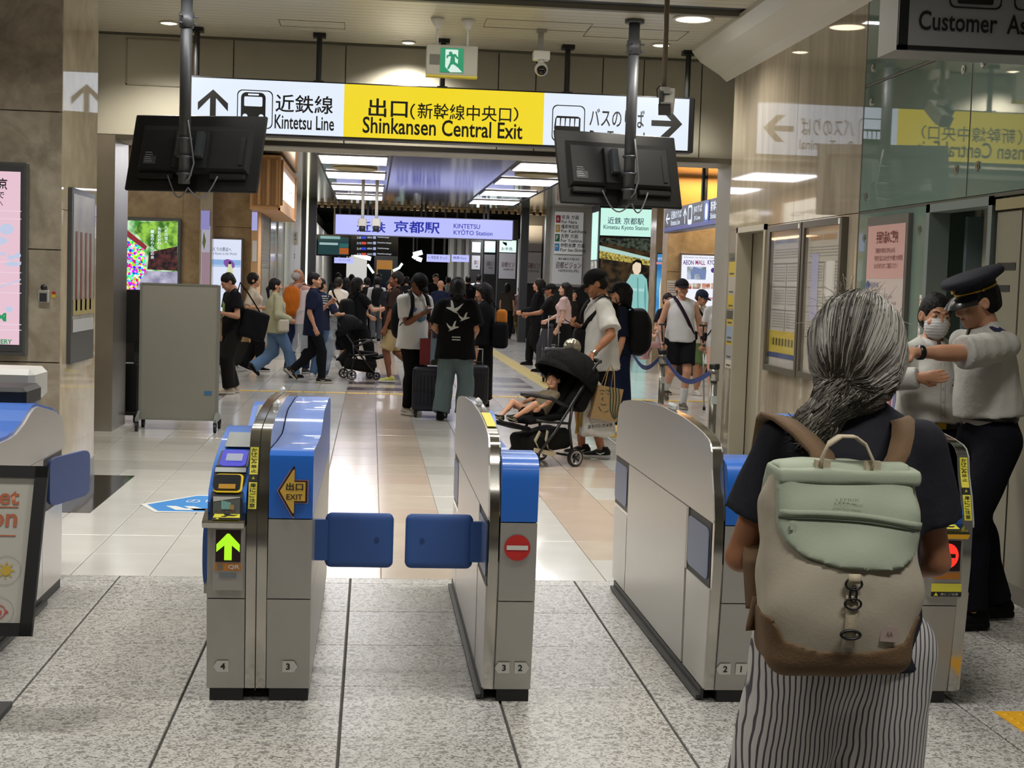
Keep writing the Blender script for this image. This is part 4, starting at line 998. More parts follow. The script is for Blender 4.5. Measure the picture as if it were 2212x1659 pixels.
S.mb(MB().box((x1-.02, CY+.8, z0+.2), (x1+.01, CY+4.2, z1-.18)), 'lit_sign', glow('shop_white', '#fff4de', 1.8)); S.tx('LIPO', mat('ink_brown', '#5a4632', .6), (x1+.02, CY+1.4, z0+.35), 2.2, z1-z0-.75, right=Y1)
area_lamp(x1+.3, CY+2.6, z0-.1, .3, 3, 26, (1, .72, .4))
# boards on the white pier
Y = 37.95
Y = 37.985
S = Sign('pier_board', (AT(622, 600, Y).x, Y, 1.7), 'cream board and white notice on the pier behind the elderly man', 'sign')
S.pix(Y, 605, 500, 643, 527, mat('board_cream', '#b8b09c', .5), 'board', .01); S.ptx(Y-.02, 'しぶうりば', 608, 504, 640, 511, INK); S.ptx(Y-.02, 'Kintetsu Line', 608, 513, 640, 518, INK)
S.pix(Y, 603, 530, 645, 594, mat('board_white2', '#c5c3c4', .5, emit=.1, ecol='#ffffff'), 'board', .01); S.ptx(Y-.02, '京都', 612, 547, 637, 560, MAR); S.ptx(Y-.02, '(スタート)', 609, 562, 628, 567, MAR)

# ---- right: tall lit display column
Y = 35.3
S = Sign('display_column', (AT(1352, 600, Y).x, Y, 0), 'tall black display column with a mint Kintetsu Kyoto Station panel and a woman in aqua', 'display column')
x0, x1 = AT(1291, 600, Y).x, AT(1414, 600, Y).x
S.mb(MB().bbox((x0, Y, 0), (x1, Y+1.3, 3.6), .02), 'case', BLACK)
Y -= .01
S.pix(Y, 1297, 451, 1408, 510, GMINT, 'panel', .01); B2 = mat('ink_sky', '#3f63a8', .6)
S.ptx(Y-.03, '近鉄 京都駅', 1312, 470, 1392, 485, B2, .008); S.ptx(Y-.03, 'Kintetsu Kyoto Station', 1303, 487, 1402, 499, mat('ink_teal', '#2f8a9a', .6), .008)
S.pix(Y, 1295, 515, 1406, 748, glow('dsp_dark', '#2d2418', .5, ('n', 6, '#120f0c', '#5a4426')), 'picture', .01)
pxpoly(S, Y-.02, [(1295, 530), (1405, 557), (1405, 563), (1295, 541)], glow('dsp_pale', '#bfe4da', .8)); pxpoly(S, Y-.021, [(1295, 541), (1405, 563), (1405, 574), (1295, 558)], glow('dsp_gold', '#b99d3c', .8, ('n', 20, '#6b5620', '#e0cf6a')))
pxpoly(S, Y-.022, [(1295, 515), (1405, 515), (1405, 545), (1295, 522)], glow('dsp_roof', '#20231f', .4, ('n', 12, '#0c0d0c', '#6d7a66')))
AQ = glow('dsp_aqua', '#93cfca', .85); SK = glow('dsp_skin', '#f3dcc0', .9)
pxpoly(S, Y-.024, [(1363, 592), (1387, 592), (1397, 603), (1401, 640), (1399, 690), (1398, 745), (1372, 745), (1362, 690), (1352, 675), (1345, 655), (1350, 615)], AQ)
pxpoly(S, Y-.025, [(1367, 565), (1386, 565), (1384, 586), (1378, 594), (1370, 592), (1366, 582)], SK); pxpoly(S, Y-.026, [(1364, 580), (1367, 565), (1376, 560), (1386, 563), (1389, 575), (1386, 580), (1384, 569), (1374, 566), (1367, 572)], INK)
pxpoly(S, Y-.026, [(1364, 622), (1392, 624), (1391, 630), (1363, 628)], glow('dsp_aqua2', '#b4e4df', .85))
for pp in ([(1352, 640), (1358, 612), (1361, 650), (1366, 688), (1362, 690)], [(1376, 600), (1379, 600), (1380, 745), (1377, 745)], [(1394, 605), (1396, 640), (1394, 690), (1391, 640)]): pxpoly(S, Y-.0265, pp, glow('dsp_aqua3', '#6fb3b0', .75))
for (ya, yb, m) in ((455, 560, GMINT), (562, 630, glow('dsp_side_pic', '#b9a68c', .7, ('n', 5, '#4a5a78', '#e2d8c0'))), (632, 690, GMINT)):
    zz0, zz1 = AT(1273, yb, Y).z, AT(1273, ya, Y).z
    q = MB().add([(x0-.012, Y+.15, zz0), (x0-.012, Y+1.15, zz0), (x0-.012, Y+1.15, zz1), (x0-.012, Y+.15, zz1)], [(0, 1, 2, 3)]); S.mb(q, 'side_panel', m)
# ---- blue rocket-like poster on the pale column
Y = 29.96
S = Sign('narrow_poster', (AT(1425, 600, Y).x, Y, .6), 'narrow bright blue poster on the pale stone column', 'poster')
S.mb(MB().box((AT(1416, 600, Y).x, Y-.04, AT(1425, 690, Y).z), (AT(1437, 600, Y).x, Y, AT(1425, 546, Y).z)), 'frame', mat('frame_grey', '#595b59', .4)); Y -= .045
S.pix(Y, 1418, 549, 1435, 688, glow('bp_blue', '#3a8fd0', .9, ('n', 2, '#2a74b8', '#62b4e6')), 'sheet'); S.pix(Y-.002, 1418, 566, 1435, 571, glow('bp_pink', '#e89aa0', .8), 'picture'); S.ptx(Y-.004, '空想', 1420, 556, 1433, 562, GW); pxpoly(S, Y-.003, [(1428, 600), (1433, 625), (1433, 685), (1424, 685), (1424, 625)], glow('bp_light', '#e6e2d2', .9))
# ---- mall poster
Y = RWY-.03
S = Sign('lit_poster', (AT(1515, 600, Y).x, Y, AT(1515, 720, Y).z), 'white lit mall poster with pink title and food pictures', 'poster')
S.mb(MB().bbox((AT(1466, 600, Y).x, Y-.08, AT(1515, 716, Y).z), (AT(1565, 600, Y).x, Y, AT(1515, 547, Y).z), .01), 'frame', mat('frame_brown', '#6b5c50', .4)); Y -= .085
S.pix(Y, 1470, 552, 1560, 712, glow('mall_white', '#eef0fb', 1.0), 'sheet'); PK = glow('mall_pink', '#c83c8c', .5); PU = glow('mall_purple', '#6a3fa8', .5)
S.ptx(Y-.004, 'AEON', 1475, 562, 1499, 572, PU, .02); S.ptx(Y-.004, 'MALL', 1502, 562, 1524, 572, PK, .02); S.ptx(Y-.004, 'KYOTO', 1528, 562, 1556, 572, PU, .02); S.ptx(Y-.004, 'Closest to Kyoto Station', 1476, 555, 1554, 559, INK)
S.pix(Y-.002, 1484, 576, 1525, 604, glow('mall_photo', '#9fb4d8', .8, ('n', 6, '#5b6f54', '#c8d4ea')), 'picture'); pxpoly(S, Y-.003, [(1492, 590), (1498, 576), (1526, 584), (1524, 603), (1512, 603), (1510, 592), (1500, 592), (1500, 603), (1493, 603)], glow('mall_bldg', '#7d8fc0', .8))
pxpoly(S, Y-.003, [(1541+5.5*cos(t*pi/8), 584+5.5*sin(t*pi/8)) for t in range(16)], PU)
for q, cc in enumerate(('#b5533a', '#8c6a4a', '#c45a3e', '#c98c4a')): S.pix(Y-.002, 1476+20*q, 612, 1494+20*q, 624, glow('food_%d' % q, cc, .8, ('n', 14, cc, '#e8d9c4')), 'picture')
S.pix(Y-.002, 1500, 642, 1552, 647, glow('mall_pinkbar', '#e4a0b4', .8), 'picture')
# small paper notices either side
for x0, x1, y0, y1, lab in ((1441, 1462, 606, 640, 'white notices on the stone left of the mall poster'), (1566, 1572, 605, 640, 'small white notice right of the mall poster')):
    S = Sign('notice', (AT(x0, 600, RWY-.03).x, RWY-.03, 1.4), lab, 'notice'); S.pix(RWY-.025, x0, y0, x1, y1, mat('paper', '#c8c2b4', .7), 'sheet', .004)
    for q in range(5): S.pix(RWY-.03, x0+1.5, y0+5+5*q, x1-2, y0+6.5+5*q, mat('paper_print', '#8d6f66', .7), 'print_line', .004)
# ---- dark blue JR direction sign on the right
JX = 5.22
S = Sign('direction_sign', (JX, 23.7, 2.58), 'dark navy overhead sign with white text for JR lines', 'sign')
JB = glow('jr_navy', '#1b1d2c', .25); JBL = glow('jr_blue', '#5a5cae', .45)
S.mb(MB().box((JX, 20.6, 2.58), (JX+.2, 26.0, 3.0)), 'case', SIGNBLK); S.mb(MB().box((JX-.01, 20.65, 2.60), (JX, 25.95, 2.98)), 'panel', JB); S.mb(MB().box((JX-.014, 20.65, 2.60), (JX-.01, 25.95, 2.67)), 'lower_band', JBL)
R_ = Vector((0, -1, 0))
for (t, ys, z, w, h) in (('←', 25.8, 2.72, .35, .2), ('近鉄のりば', 25.35, 2.8, .85, .14), ('Kintetsu Line', 25.35, 2.69, .75, .09), ('↑', 24.35, 2.68, .28, .27), ('JRのりば', 23.55, 2.81, .6, .14), ('JR Lines', 23.5, 2.69, .45, .09), ('新幹線のりば 中央', 22.35, 2.80, 1.5, .16), ('Shinkansen Tracks Central', 22.35, 2.685, 1.45, .09)):
    S.tx(t, GW, (JX-.018, ys, z), w, h, right=R_, bold=.01)
S.fp(rrect(.32, .32, .06), GW, (JX-.017, 23.98, 2.655), R_); S.fp([(x+.05, y+.08) for x, y in rrect(.22, .2, .04)], JB, (JX-.019, 23.98, 2.655), R_)
S.fp(rrect(.34, .34, .06), glow('jr_blue2', '#3d66c8', .6), (JX-.017, 22.8, 2.645), R_); S.fp([(x+.08, y+.04) for x, y in rrect(.18, .26, .08)], GW, (JX-.019, 22.8, 2.645), R_)
for yy in (21.2, 23.4, 25.6): S.mb(MB().box((JX+.08, yy, 3.0), (JX+.12, yy+.04, ZK+.14)), 'hanger', BLACK)
# lit shop lettering on the fascia along the left (mirrored in the polished wall)
S = Sign('shop_lettering', (SXL, 34, 3.2), 'white lit shop lettering along the left fascia', 'shop sign')
S.tx('ASTY SQUARE', glow('letters_lit', '#fff1d8', 1.6), (SXL+.03, 32.6, 3.12), 3.4, .36, right=Y1, bold=.02)

# ---- left near display and small devices
Y = PY0-.004
S = Sign('advert_screen', (-2.9, Y, .95), 'tall pink lit advertising display on the near left pillar', 'screen')
dx = AT(62, 560, Y).x; zt, zb = AT(50, 352, Y).z, AT(50, 768, Y).z
S.mb(MB().bbox((-4.2, Y-.05, zb), (dx, Y, zt), .008), 'frame', mat('display_frame', '#5f605e', .35, .4)); S.mb(MB().box((-4.17, Y-.056, zb+.03), (dx-.03, Y-.05, zt-.03)), 'inner_frame', mat('display_inner', '#434446', .4))
PKG = glow('display_pink', '#efc9d8', .92); YY = Y-.058
S.mb(MB().box((-4.1, YY-.002, zb+.075), (dx-.045, YY, zt-.065)), 'panel', PKG)
CB = glow('display_cloud', '#c4cfe8', .95); BRU = mat('ink_brush', '#2a1c24', .6); GRN = glow('display_green', '#2fae6c', .7)
for (cx, cy, rx, ry) in ((14, 495, 16, 12), (-4, 520, 20, 9), (24, 556, 9, 5), (38, 552, 7, 6), (6, 548, 6, 4), (28, 570, 18, 5), (20, 668, 8, 6)): pxpoly(S, YY-.004, [(cx+rx*cos(t*pi/8), cy+ry*sin(t*pi/8)) for t in range(16)], CB)
for q, yy in enumerate((455, 472, 565, 588, 612, 632, 700, 712)): S.pix(YY-.003, 0, yy, 46, yy+1.6, glow('display_line', '#f3d7e4', .95), 'picture')
for q in range(5): pxpoly(S, YY-.005, [(0+9*q, 622-3*q), (9+9*q, 617-3*q), (9+9*q, 614-3*q), (0+9*q, 619-3*q)], CB)
S.ptx(YY-.006, '京', -3, 385, 15, 410, BRU, .02); S.ptx(YY-.006, 'で', -4, 415, 9, 428, BRU, .01); S.ptx(YY-.006, 'へ', -4, 435, 6, 444, BRU, .01)
S.ptx(YY-.006, 'NERY', -8, 733, 25, 743, GRN, .03); S.ptx(YY-.006, 'M', -8, 676, 13, 694, GRN, .05)
# reflective advert on the pillar's polished side
S = Sign('lit_poster', (PX0, 10.9, 1), 'slim framed poster of a torii path on the pillar side', 'poster')
ya, yb = 10.43, 11.27
S.mb(MB().box((PX0, ya, .93), (PX0+.03, yb, 2.16)), 'frame', mat('frame_steel_dark', '#5f6162', .3, .6)); S.mb(MB().box((PX0+.03, ya+.04, 1.15), (PX0+.033, yb-.04, 2.12)), 'sheet', mat('torii_sheet', '#7c7a76', .25, noise=(4, .2, '#98948c'))); 
for q in range(4): S.mb(MB().box((PX0+.034, ya+.12+.17*q, 1.3), (PX0+.036, ya+.18+.17*q, 1.86)), 'picture', mat('torii_red', '#6e3a2c', .3))
S.mb(MB().box((PX0+.034, ya+.04, 1.27), (PX0+.036, yb-.04, 1.38)), 'picture', mat('torii_ochre', '#8c8050', .4)); S.mb(MB().box((PX0+.034, ya+.04, 1.15), (PX0+.036, yb-.04, 1.24)), 'caption', mat('torii_caption', '#9a9c9c', .4))
# card reader / intercom
c = AT(96, 640, PY0)
S = Sign('wall_intercom', (c.x, PY0, c.z), 'small square wall intercom with a black dome on the pillar', 'intercom')
S.mb(MB().bbox((c.x-.036, PY0-.04, c.z-.042), (c.x+.036, PY0, c.z+.042), .004), 'body', mat('intercom_steel', '#b7b5ac', .3, .4)); S.mb(MB().box((c.x-.024, PY0-.042, c.z-.036), (c.x+.024, PY0-.04, c.z+.022)), 'screen', DARKG); S.mb(MB().sphere((c.x, PY0-.02, c.z+.06), .022, 14, 8), 'dome', BLACK, True)
S = Sign('sticker', (AT(116, 636, PY0).x, PY0, AT(116, 636, PY0).z), 'tiny red and yellow sticker beside the intercom', 'sticker'); S.pix(PY0, 112, 630, 120, 636, mat('st_red', '#a8281c', .5), 'print', .003); S.pix(PY0, 112, 636, 120, 643, mat('st_yellow', '#c8a52c', .5), 'print', .003)

# ---- customer assistance sign, upper right
CYs = 6.55
S = Sign('customer_sign', (2.9, CYs, 2.7), 'grey unlit hanging sign reading Customer Assistance at the upper right', 'sign')
a = AT(1940, 96, CYs); cgr = mat('sign_grey', '#9a9a9c', .45)
S.mb(MB().box((a.x, CYs+.012, a.z-.02), (a.x+2.2, CYs+.27, a.z+.6)), 'case', mat('sign_case_grey', '#8f8c85', .4, .3)); S.mb(MB().box((a.x, CYs, a.z-.02), (a.x+.045, CYs+.02, a.z+.6)).box((a.x, CYs+.0, a.z-.02), (a.x+2.2, CYs+.02, a.z-.0)), 'edge', BLACK)
S.mb(MB().box((a.x+.045, CYs+.002, a.z), (a.x+2.2, CYs+.014, a.z+.58)), 'panel', cgr)
P = CYs-.004
q = AT(1984, 64, P); S.tx('Customer  Assistance', INK, q, .80, .088, bold=.014)
q = AT(2050, 16, P); S.rp(rrect(.25, .3, .03), .007, INK, q); S.fp([(x+.04, y+.02) for x, y in rrect(.17, .1, .01)], INK, q); q = AT(2190, 22, P); S.rp(rrect(.25, .3, .03), .007, INK, q)
for q in (.3, 1.7): S.mb(MB().cyl((a.x+q, CYs+.14, a.z+.6), (a.x+q, CYs+.14, ZC), .03, n=10), 'hanger', BLACK)

# ---- notices on the right wall: helpers place flat prints on plane X = RX
def rpx(S, pts, m, d=.004, name='print', X=RX):
    w = [AX(x, y, X-d) for x, y in pts]; me = bpy.data.meshes.new(name); me.from_pydata([tuple(p) for p in w], [], [tuple(range(len(w)))]); return S.p(link_mesh(name, me, m))
def rbox(S, y0, y1, z0, z1, d0, d1, m, name='print'): return S.mb(MB().box((RX-d1, y0, z0), (RX-d0, y1, z1)), name, m)
FRB = mat('board_frame', '#6a6459', .35, .5)
PAPER = mat('board_paper', '#b5b2ac', .6); PAPER2 = mat('board_paper_warm', '#b9b3a6', .6)
def board(y0, y1, z0, z1, label, side):
    S = Sign('notice_board', (RX, (y0+y1)/2, z0), label, 'notice board')
    t = .05
    rbox(S, y0, y1, z0, z0+t, 0, .05, FRB, 'frame'); rbox(S, y0, y1, z1-t, z1, 0, .05, FRB, 'frame'); rbox(S, y0, y0+t, z0+t, z1-t, 0, .05, FRB, 'frame'); rbox(S, y1-t, y1, z0+t, z1-t, 0, .05, FRB, 'frame')
    rbox(S, y0+t, y1-t, z0+t, z1-t, 0, .012, PAPER if side == 0 else PAPER2, 'sheet')
    rbox(S, y0+.03, y0+.07, z1-.05, z1-.01, .05, .056, WHITE, 'latch')
    hd = mat('board_head_%d' % side, '#8d93a8' if side == 0 else '#b0916c', .6)
    for q, (f0, f1) in enumerate(((.08, .42), (.46, .8))): rbox(S, y1-t-(y1-y0-2*t)*f1, y1-t-(y1-y0-2*t)*f0, z1-.15, z1-.11, .013, .014, hd, 'heading')
    for q in range(4): rbox(S, y0+t+.05, y1-t-.06, z1-.205-.022*q, z1-.199-.022*q, .013, .014, mat('fine_print', '#8d8a84', .7), 'print_line')
    gl = mat('grid_line', '#5f5c58', .6); ym = (y0+y1)/2
    for q in range(5):
        zz = z1-.32-.19*q
        if zz < z0+.15: break
        rbox(S, y0+t+.04, y1-t-.04, zz, zz+.006, .013, .015, gl, 'grid_line')
        for hx in (y0+t+.06, ym+.03):
            for r_ in range(6): rbox(S, hx, hx+(ym-y0)-t-.10, zz-.03-.022*r_, zz-.022-.022*r_, .013, .014, mat('fine_print', '#8d8a84', .7), 'print_line') if side == 0 or q < 3 else None
    rbox(S, ym-.003, ym+.003, z0+.3, z1-.32, .013, .015, gl, 'grid_line')
    if side == 0:
        rbox(S, y0+t, y1-t, z0+.16, z0+.34, .013, .016, mat('ylw_band', '#b9a640', .6), 'yellow_band'); rbox(S, y0+t, y1-t, z0+.12, z0+.16, .013, .016, mat('blue_band', '#3c4a78', .6), 'blue_band')
        for q in range(8): rbox(S, y0+.12+.09*q, y0+.16+.09*q, z0+.22, z0+.28, .017, .018, INK, 'pictogram')
    else:
        rbox(S, y1-t-.30, y1-t-.12, z0+.45, z1-.25, .014, .016, mat('lilac_sheet', '#a6a4c4', .5), 'sheet'); rbox(S, y0+.22, y0+.42, z0+.62, z0+.9, .014, .016, WHITE, 'sheet')
    S.mb(MB().box((RX-.042, y0+t, z0+t), (RX-.040, y1-t, z1-t)), 'glass', mat('board_glass', '#ffffff', .03, trans=1.0, ior=1.3, alpha=.25))
board(11.15, 12.10, .93, 2.14, 'framed timetable board next to the staff door', 0)
board(10.16, 11.12, .93, 2.14, 'framed fare board beside the timetable board', 1)
# pink information poster on the glass
S = Sign('glass_poster', (RX, 9.27, 1.0), 'pink and white luggage information poster framed on the green glass', 'poster')
y0, y1, z0, z1 = 8.90, 9.66, .55, 2.11
rbox(S, y0, y1, z0, z1, .003, .035, mat('poster_frame', '#6d6a63', .35, .4), 'frame'); rbox(S, y0+.035, y1-.03, z0+.03, z1-.06, .035, .037, mat('poster_white', '#b9b1aa', .5, noise=(2, .4, '#bda9a4')), 'sheet')
rbox(S, y0+.035, y1-.03, 1.70, z1-.06, .037, .038, mat('poster_pink', '#bf9690', .5), 'picture'); rbox(S, y0+.035, y1-.03, z0+.03, .95, .037, .038, mat('poster_pink2', '#b58a90', .5), 'picture')
R_ = Vector((0, -1, 0)); BRN = mat('ink_dark_red', '#6a2c28', .6)
S.tx('手回り品のご案内', BRN, (RX-.04, y1-.20, 1.93), .40, .08, right=R_, bold=.02)
for t, zz, w in (('駅構内や車内に持ち込める', 1.865, .36), ('手回り品には大きさや重さの制限', 1.815, .52), ('ものがあります ご確認ください', 1.765, .44)): S.tx(t, BRN, (RX-.04, y1-.2+.02*(w > .4), zz), w, .035, right=R_)
S.tx('無料手回り品', mat('ink_blue2', '#41507c', .6), (RX-.04, y1-.10, 1.64), .18, .035, right=R_); S.fp([(.03*cos(t*pi/8), .03*sin(t*pi/8)) for t in range(16)], mat('ink_blue2', '#41507c', .6), (RX-.04, y1-.07, 1.655), R_)
for zz, w in ((1.57, .42), (1.53, .5)): S.tx('たて・よこ・高さの合計が二五〇センチ以内', mat('ink_grey', '#5c5754', .6), (RX-.04, y1-.12, zz), w, .022, right=R_)
def ill(pts, col_): S.fp(pts, mat('ill_'+col_.strip('#'), col_, .6), (RX-.0405, y1-.05, .6), R_, name='illustration')
ill([(.50, .70), (.64, .66), (.66, .78), (.52, .84)], '#8fa0b4'); ill([(.50, .60), (.64, .56), (.64, .66), (.50, .70)], '#6f8aa8'); ill([(.30, .62), (.40, .64), (.38, .78), (.32, .80)], '#a3837a'); ill([(.22, .60), (.28, .60), (.26, .84), (.24, .84)], '#55504d')
ill([(.52, .20), (.57, .20), (.56, .36), (.53, .36)], '#8a5a60'); ill([(.60, .22), (.66, .22), (.65, .40), (.61, .38)], '#5f6a8c'); ill([(.40, .44), (.66, .44), (.66, .47), (.40, .47)], '#8d8882'); ill([(.40, .40), (.62, .40), (.62, .42), (.40, .42)], '#8d8882'); ill([(.58, .02), (.64, .02), (.64, .14), (.58, .14)], '#7a6a68')
# white narrow sticker by the doorway
S = Sign('sticker', (RX, 8.64, 1.2), 'white vertical no smoking strip beside the office doorway', 'sticker'); rbox(S, 8.685, 8.725, 1.18, 1.60, .004, .006, WHITE, 'strip')
S.rp([(.017*cos(t*pi/8), .017*sin(t*pi/8)) for t in range(16)], .004, mat('st_red', '#a8281c', .5), (RX-.008, 8.705, 1.56), R_)
for q in range(7): S.tx('喫煙禁止区域です'[q], BRN if q % 2 else INK, (RX-.008, 8.716, 1.47-.038*q), .022, .026, right=R_)
# yellow notices on the wall end
S = Sign('notice', (RX, 13.45, 1), 'column of yellow and white notices on the stone left of the staff door', 'notice')
for (z0, z1, c_) in ((1.86, 1.94, '#5f5d50'), (1.72, 1.86, '#c3ab2e'), (1.55, 1.72, '#b0aaa0'), (1.42, 1.55, '#c3ab2e'), (1.32, 1.40, '#4a483c'), (1.26, 1.32, '#c3ab2e'), (1.12, 1.26, '#8fa3ba'), (1.08, 1.12, '#c3ab2e'), (.94, 1.08, '#9c9ea0'), (.86, .94, '#c8c4b8')):
    rbox(S, 13.36, 13.60, z0, z1, .001, .004, mat('ntc_'+c_.strip('#'), c_, .6), 'sheet')
    rbox(S, 13.40, 13.56, z0+.02, z0+.035, .004, .005, mat('ntc_print', '#4e4836', .6), 'print_line')
# ================================================================== TICKET GATES
GB = mat('gate_blue', '#1e62bd', .38, coat=.2); GBF = mat('gate_flap_blue', '#30528f', .55); GSW = mat('gate_side_white', '#bcb8b1', .26, .35)
GST = mat('gate_steel', '#a3a09a', .34, .55, noise=(3.5, .4, '#aeaba4')); GST2 = mat('gate_steel_bright', '#bcb8b0', .13, 1.0)
GPL = mat('gate_plinth', '#161616', .5); SEAM = mat('gate_seam', '#2a2926', .6); TAGW = mat('tag_white', '#c9c7c0', .5)
PROF = [(5.43, .05), (5.372, .55), (5.372, .72), (5.40, .82), (5.438, .905), (5.451, .972), (5.475, 1.0), (5.51, 1.014), (5.60, 1.028), (5.75, 1.042), (5.99, 1.056), (6.42, 1.062), (6.9, 1.046), (7.25, 1.022), (7.42, 1.004), (7.52, .975), (7.575, .90), (7.60, .70), (7.56, .05)]
def prof_clip(z0, z1):
    """polygon of the arch outline between heights"""
    out = []
    n = len(PROF)
    for i in range(n):
        a, b = PROF[i], PROF[(i+1) % n]
        if z0 <= a[1] <= z1: out.append(a)
        for z in ((z0, z1) if b[1] > a[1] else (z1, z0)):
            if (a[1]-z)*(b[1]-z) < 0:
                t = (z-a[1])/(b[1]-a[1]); out.append((a[0]+t*(b[0]-a[0]), z))
    return out
def arch_panel(S, x0, x1, outer):
    """steel guard panel with rim; outer=-1/+1 is the side with skin plates and flap slots"""
    sk = .006
    c0, c1 = (x0+sk, x1) if outer < 0 else (x0, x1-sk)
    o = S.mb(MB().prism(PROF, 'x', c0, c1), 'guard_core', GST2); autosmooth(o, 50)
    a, b = (x0, x0+sk) if outer < 0 else (x1-sk, x1)
    S.mb(MB().prism(prof_clip(.708, 1.2), 'x', a, b), 'side_plate', GSW)
    S.mb(MB().box((a, 5.835, .055), (b, 7.185, .702)), 'side_plate', GSW)
    S.mb(MB().prism([(5.43, .055), (5.80, .055), (5.80, .45), (5.39, .45)], 'x', a, b), 'side_plate', GSW)
    S.mb(MB().prism([(7.20, .055), (7.56, .055), (7.58, .43), (7.20, .43)], 'x', a, b), 'side_plate', GSW)
    S.mb(MB().box((a, 5.802, .45), (b, 5.832, .702)), 'slot_frame', GST)
    for y0, y1 in ((5.41, 5.80), (7.21, 7.585)):
        S.mb(MB().box(((x0+.004 if outer < 0 else x1-.0065), y0, .452), ((x0+.0065 if outer < 0 else x1-.004), y1, .702)), 'flap_slot', BLACK)
        xx = x0+.001 if outer < 0 else x1-.001
        q = [(y0+.03+u*(y1-y0-.03)/1, .475+v*.2) for u, v in rrect(1, 1, .12)]
        S.mb(MB().prism(q, 'x', xx-.0005, xx+.003), 'stowed_flap', mat('stowed_flap_blue', '#5a6a8c', .35))
    S.mb(MB().prism(PROF, 'x', (x1-.004 if outer < 0 else x0), (x1 if outer < 0 else x0+.004)), 'inner_plate', GST)
def cabinet(S, x0, x1, top, tag_txt=(), seam=True, steel_front=True):
    S.mb(MB().prism([(5.43, .05), (5.378, .398), (7.575, .398), (7.56, .05)], 'x', x0, x1), 'lower_cabinet', GST)
    S.mb(MB().prism([(5.377, .402), (5.372, .698), (7.60, .698), (7.575, .402)], 'x', x0, x1), 'upper_cabinet', GST)
    o = S.mb(MB().prism(top+[(7.60, .702), (5.372, .702)], 'x', x0, x1), 'blue_housing', GB); autosmooth(o, 35)
    S.mb(MB().box((x0+.01, 5.44, .0), (x1-.005, 7.5, .05)), 'plinth', GPL)
    for ch, cx, d in tag_txt:
        w, h = .042, .045; yy = 5.425-.003
        z0 = .115
        pts = [(0, 0), (w, 0), (w, h), (0, h)]
        pts = [(-.014, h/2), (0, 0), (w, 0), (w, h), (0, h)] if d < 0 else [(0, 0), (w, 0), (w+.014, h/2), (w, h), (0, h)]
        upv = Vector((0, -.055/.35, 1))
        S.fp(pts, TAGW, (cx-w/2, 5.42-.0055, z0), up=upv, name='number_tag'); S.tx(ch, INK, (cx, 5.4145-.157*h/2-.0015, z0+h/2), None, .026, up=upv, bold=.03, center=True)
TOP_SMALL = [(5.365, .86), (5.37, .90), (5.385, .925), (5.415, .94), (5.46, .946), (5.62, .944), (5.85, .895), (6.05, .858), (6.5, .835), (7.0, .835), (7.2, .87), (7.32, .915), (7.45, .93), (7.56, .925)]
TOP_EXIT = [(5.36, .90), (5.365, .935), (5.39, .95), (5.42, .953), (5.8, .938), (6.15, .932), (6.22, .94), (6.38, .972), (6.48, .99), (6.6, .998), (7.2, .998), (7.45, .985), (7.58, .95)]
TOP_READ = [(5.36, .76), (5.38, .80), (5.50, .868), (5.62, .90), (5.85, .945), (6.05, .968), (6.12, .965), (6.2, .91), (6.3, .87), (6.5, .855), (6.95, .855), (7.1, .87), (7.35, .935), (7.5, .95), (7.58, .94)]
def flap(S, x_root, sgn, y, name='flap'):
    """extended rubber flap with hinge"""
    L = .315
    q = rrect(L-.03, .235, .05)
    pts = [(x_root+sgn*(.03+u), .452+v) for u, v in q]
    if sgn < 0: pts = pts[::-1]
    s = SDF((min(p[0] for p in pts)-.02, y-.04, .43), (max(p[0] for p in pts)+.02, y+.04, .71), .006)
    cx = (pts[0][0]+pts[len(pts)//2][0])/2
    xs = [p[0] for p in pts]; s.box(((min(xs)+max(xs))/2, y, .57), ((max(xs)-min(xs))/2, .014, .118), .035, 0)
    s.F = np.maximum(s.F, (np.abs(np.stack(np.meshgrid(*s.ax, indexing='ij'), -1)[..., 1]-y)-.014).astype(np.float32))
    o = s.build('flap', GBF, None, 1); S.p(o)
    S.mb(MB().box((min(x_root, x_root+sgn*.05), y-.012, .49), (max(x_root, x_root+sgn*.05), y+.012, .65)), 'hinge', GBF)
    S.mb(MB().cyl((x_root+sgn*.24, y-.017, .575), (x_root+sgn*.24, y-.013, .575), .009, n=10), 'rivet', mat('flap_dark', '#22396a', .5))
def caution_strip(S, x, w, zt=.955):
    m = mat('strip_yellow', '#d9cf45', .5); z1 = zt
    def yz(z):   # follow the bowed front of the rim
        for (a, b) in zip(PROF[:-1], PROF[1:]):
            if a[1] <= z <= b[1]: t = (z-a[1])/(b[1]-a[1]); return a[0]+t*(b[0]-a[0])
        return 5.45
    segs = 6
    for a0, a1, mm in ((.735, .83, m), (.832, .855, INK), (.857, zt, m)):
        pts = [(x, yz(a0+(a1-a0)*i/segs)-.003, a0+(a1-a0)*i/segs) for i in range(segs+1)]
        S.mb(MB().strip(pts, (w/2, 0, 0), .001), 'caution_strip', mm)
    def ch(c, zc, h): y = yz(zc)-.0045; S.tx(c, INK, (x, y, zc), w*.7, h, up=Vector((0, yz(zc+.02)-yz(zc-.02), .04)), center=True, bold=.015)
    for i, c in enumerate('かけこみ禁止'): ch(c, zt-.010-.0148*i, .0125)
    for i, c in enumerate('扉にご注意'): ch(c, .82-.018*i, .015)
    y = yz(.843)-.0045; S.fp([(-.010, -.009), (.010, -.009), (0, .009)], m, (x, y, .843))
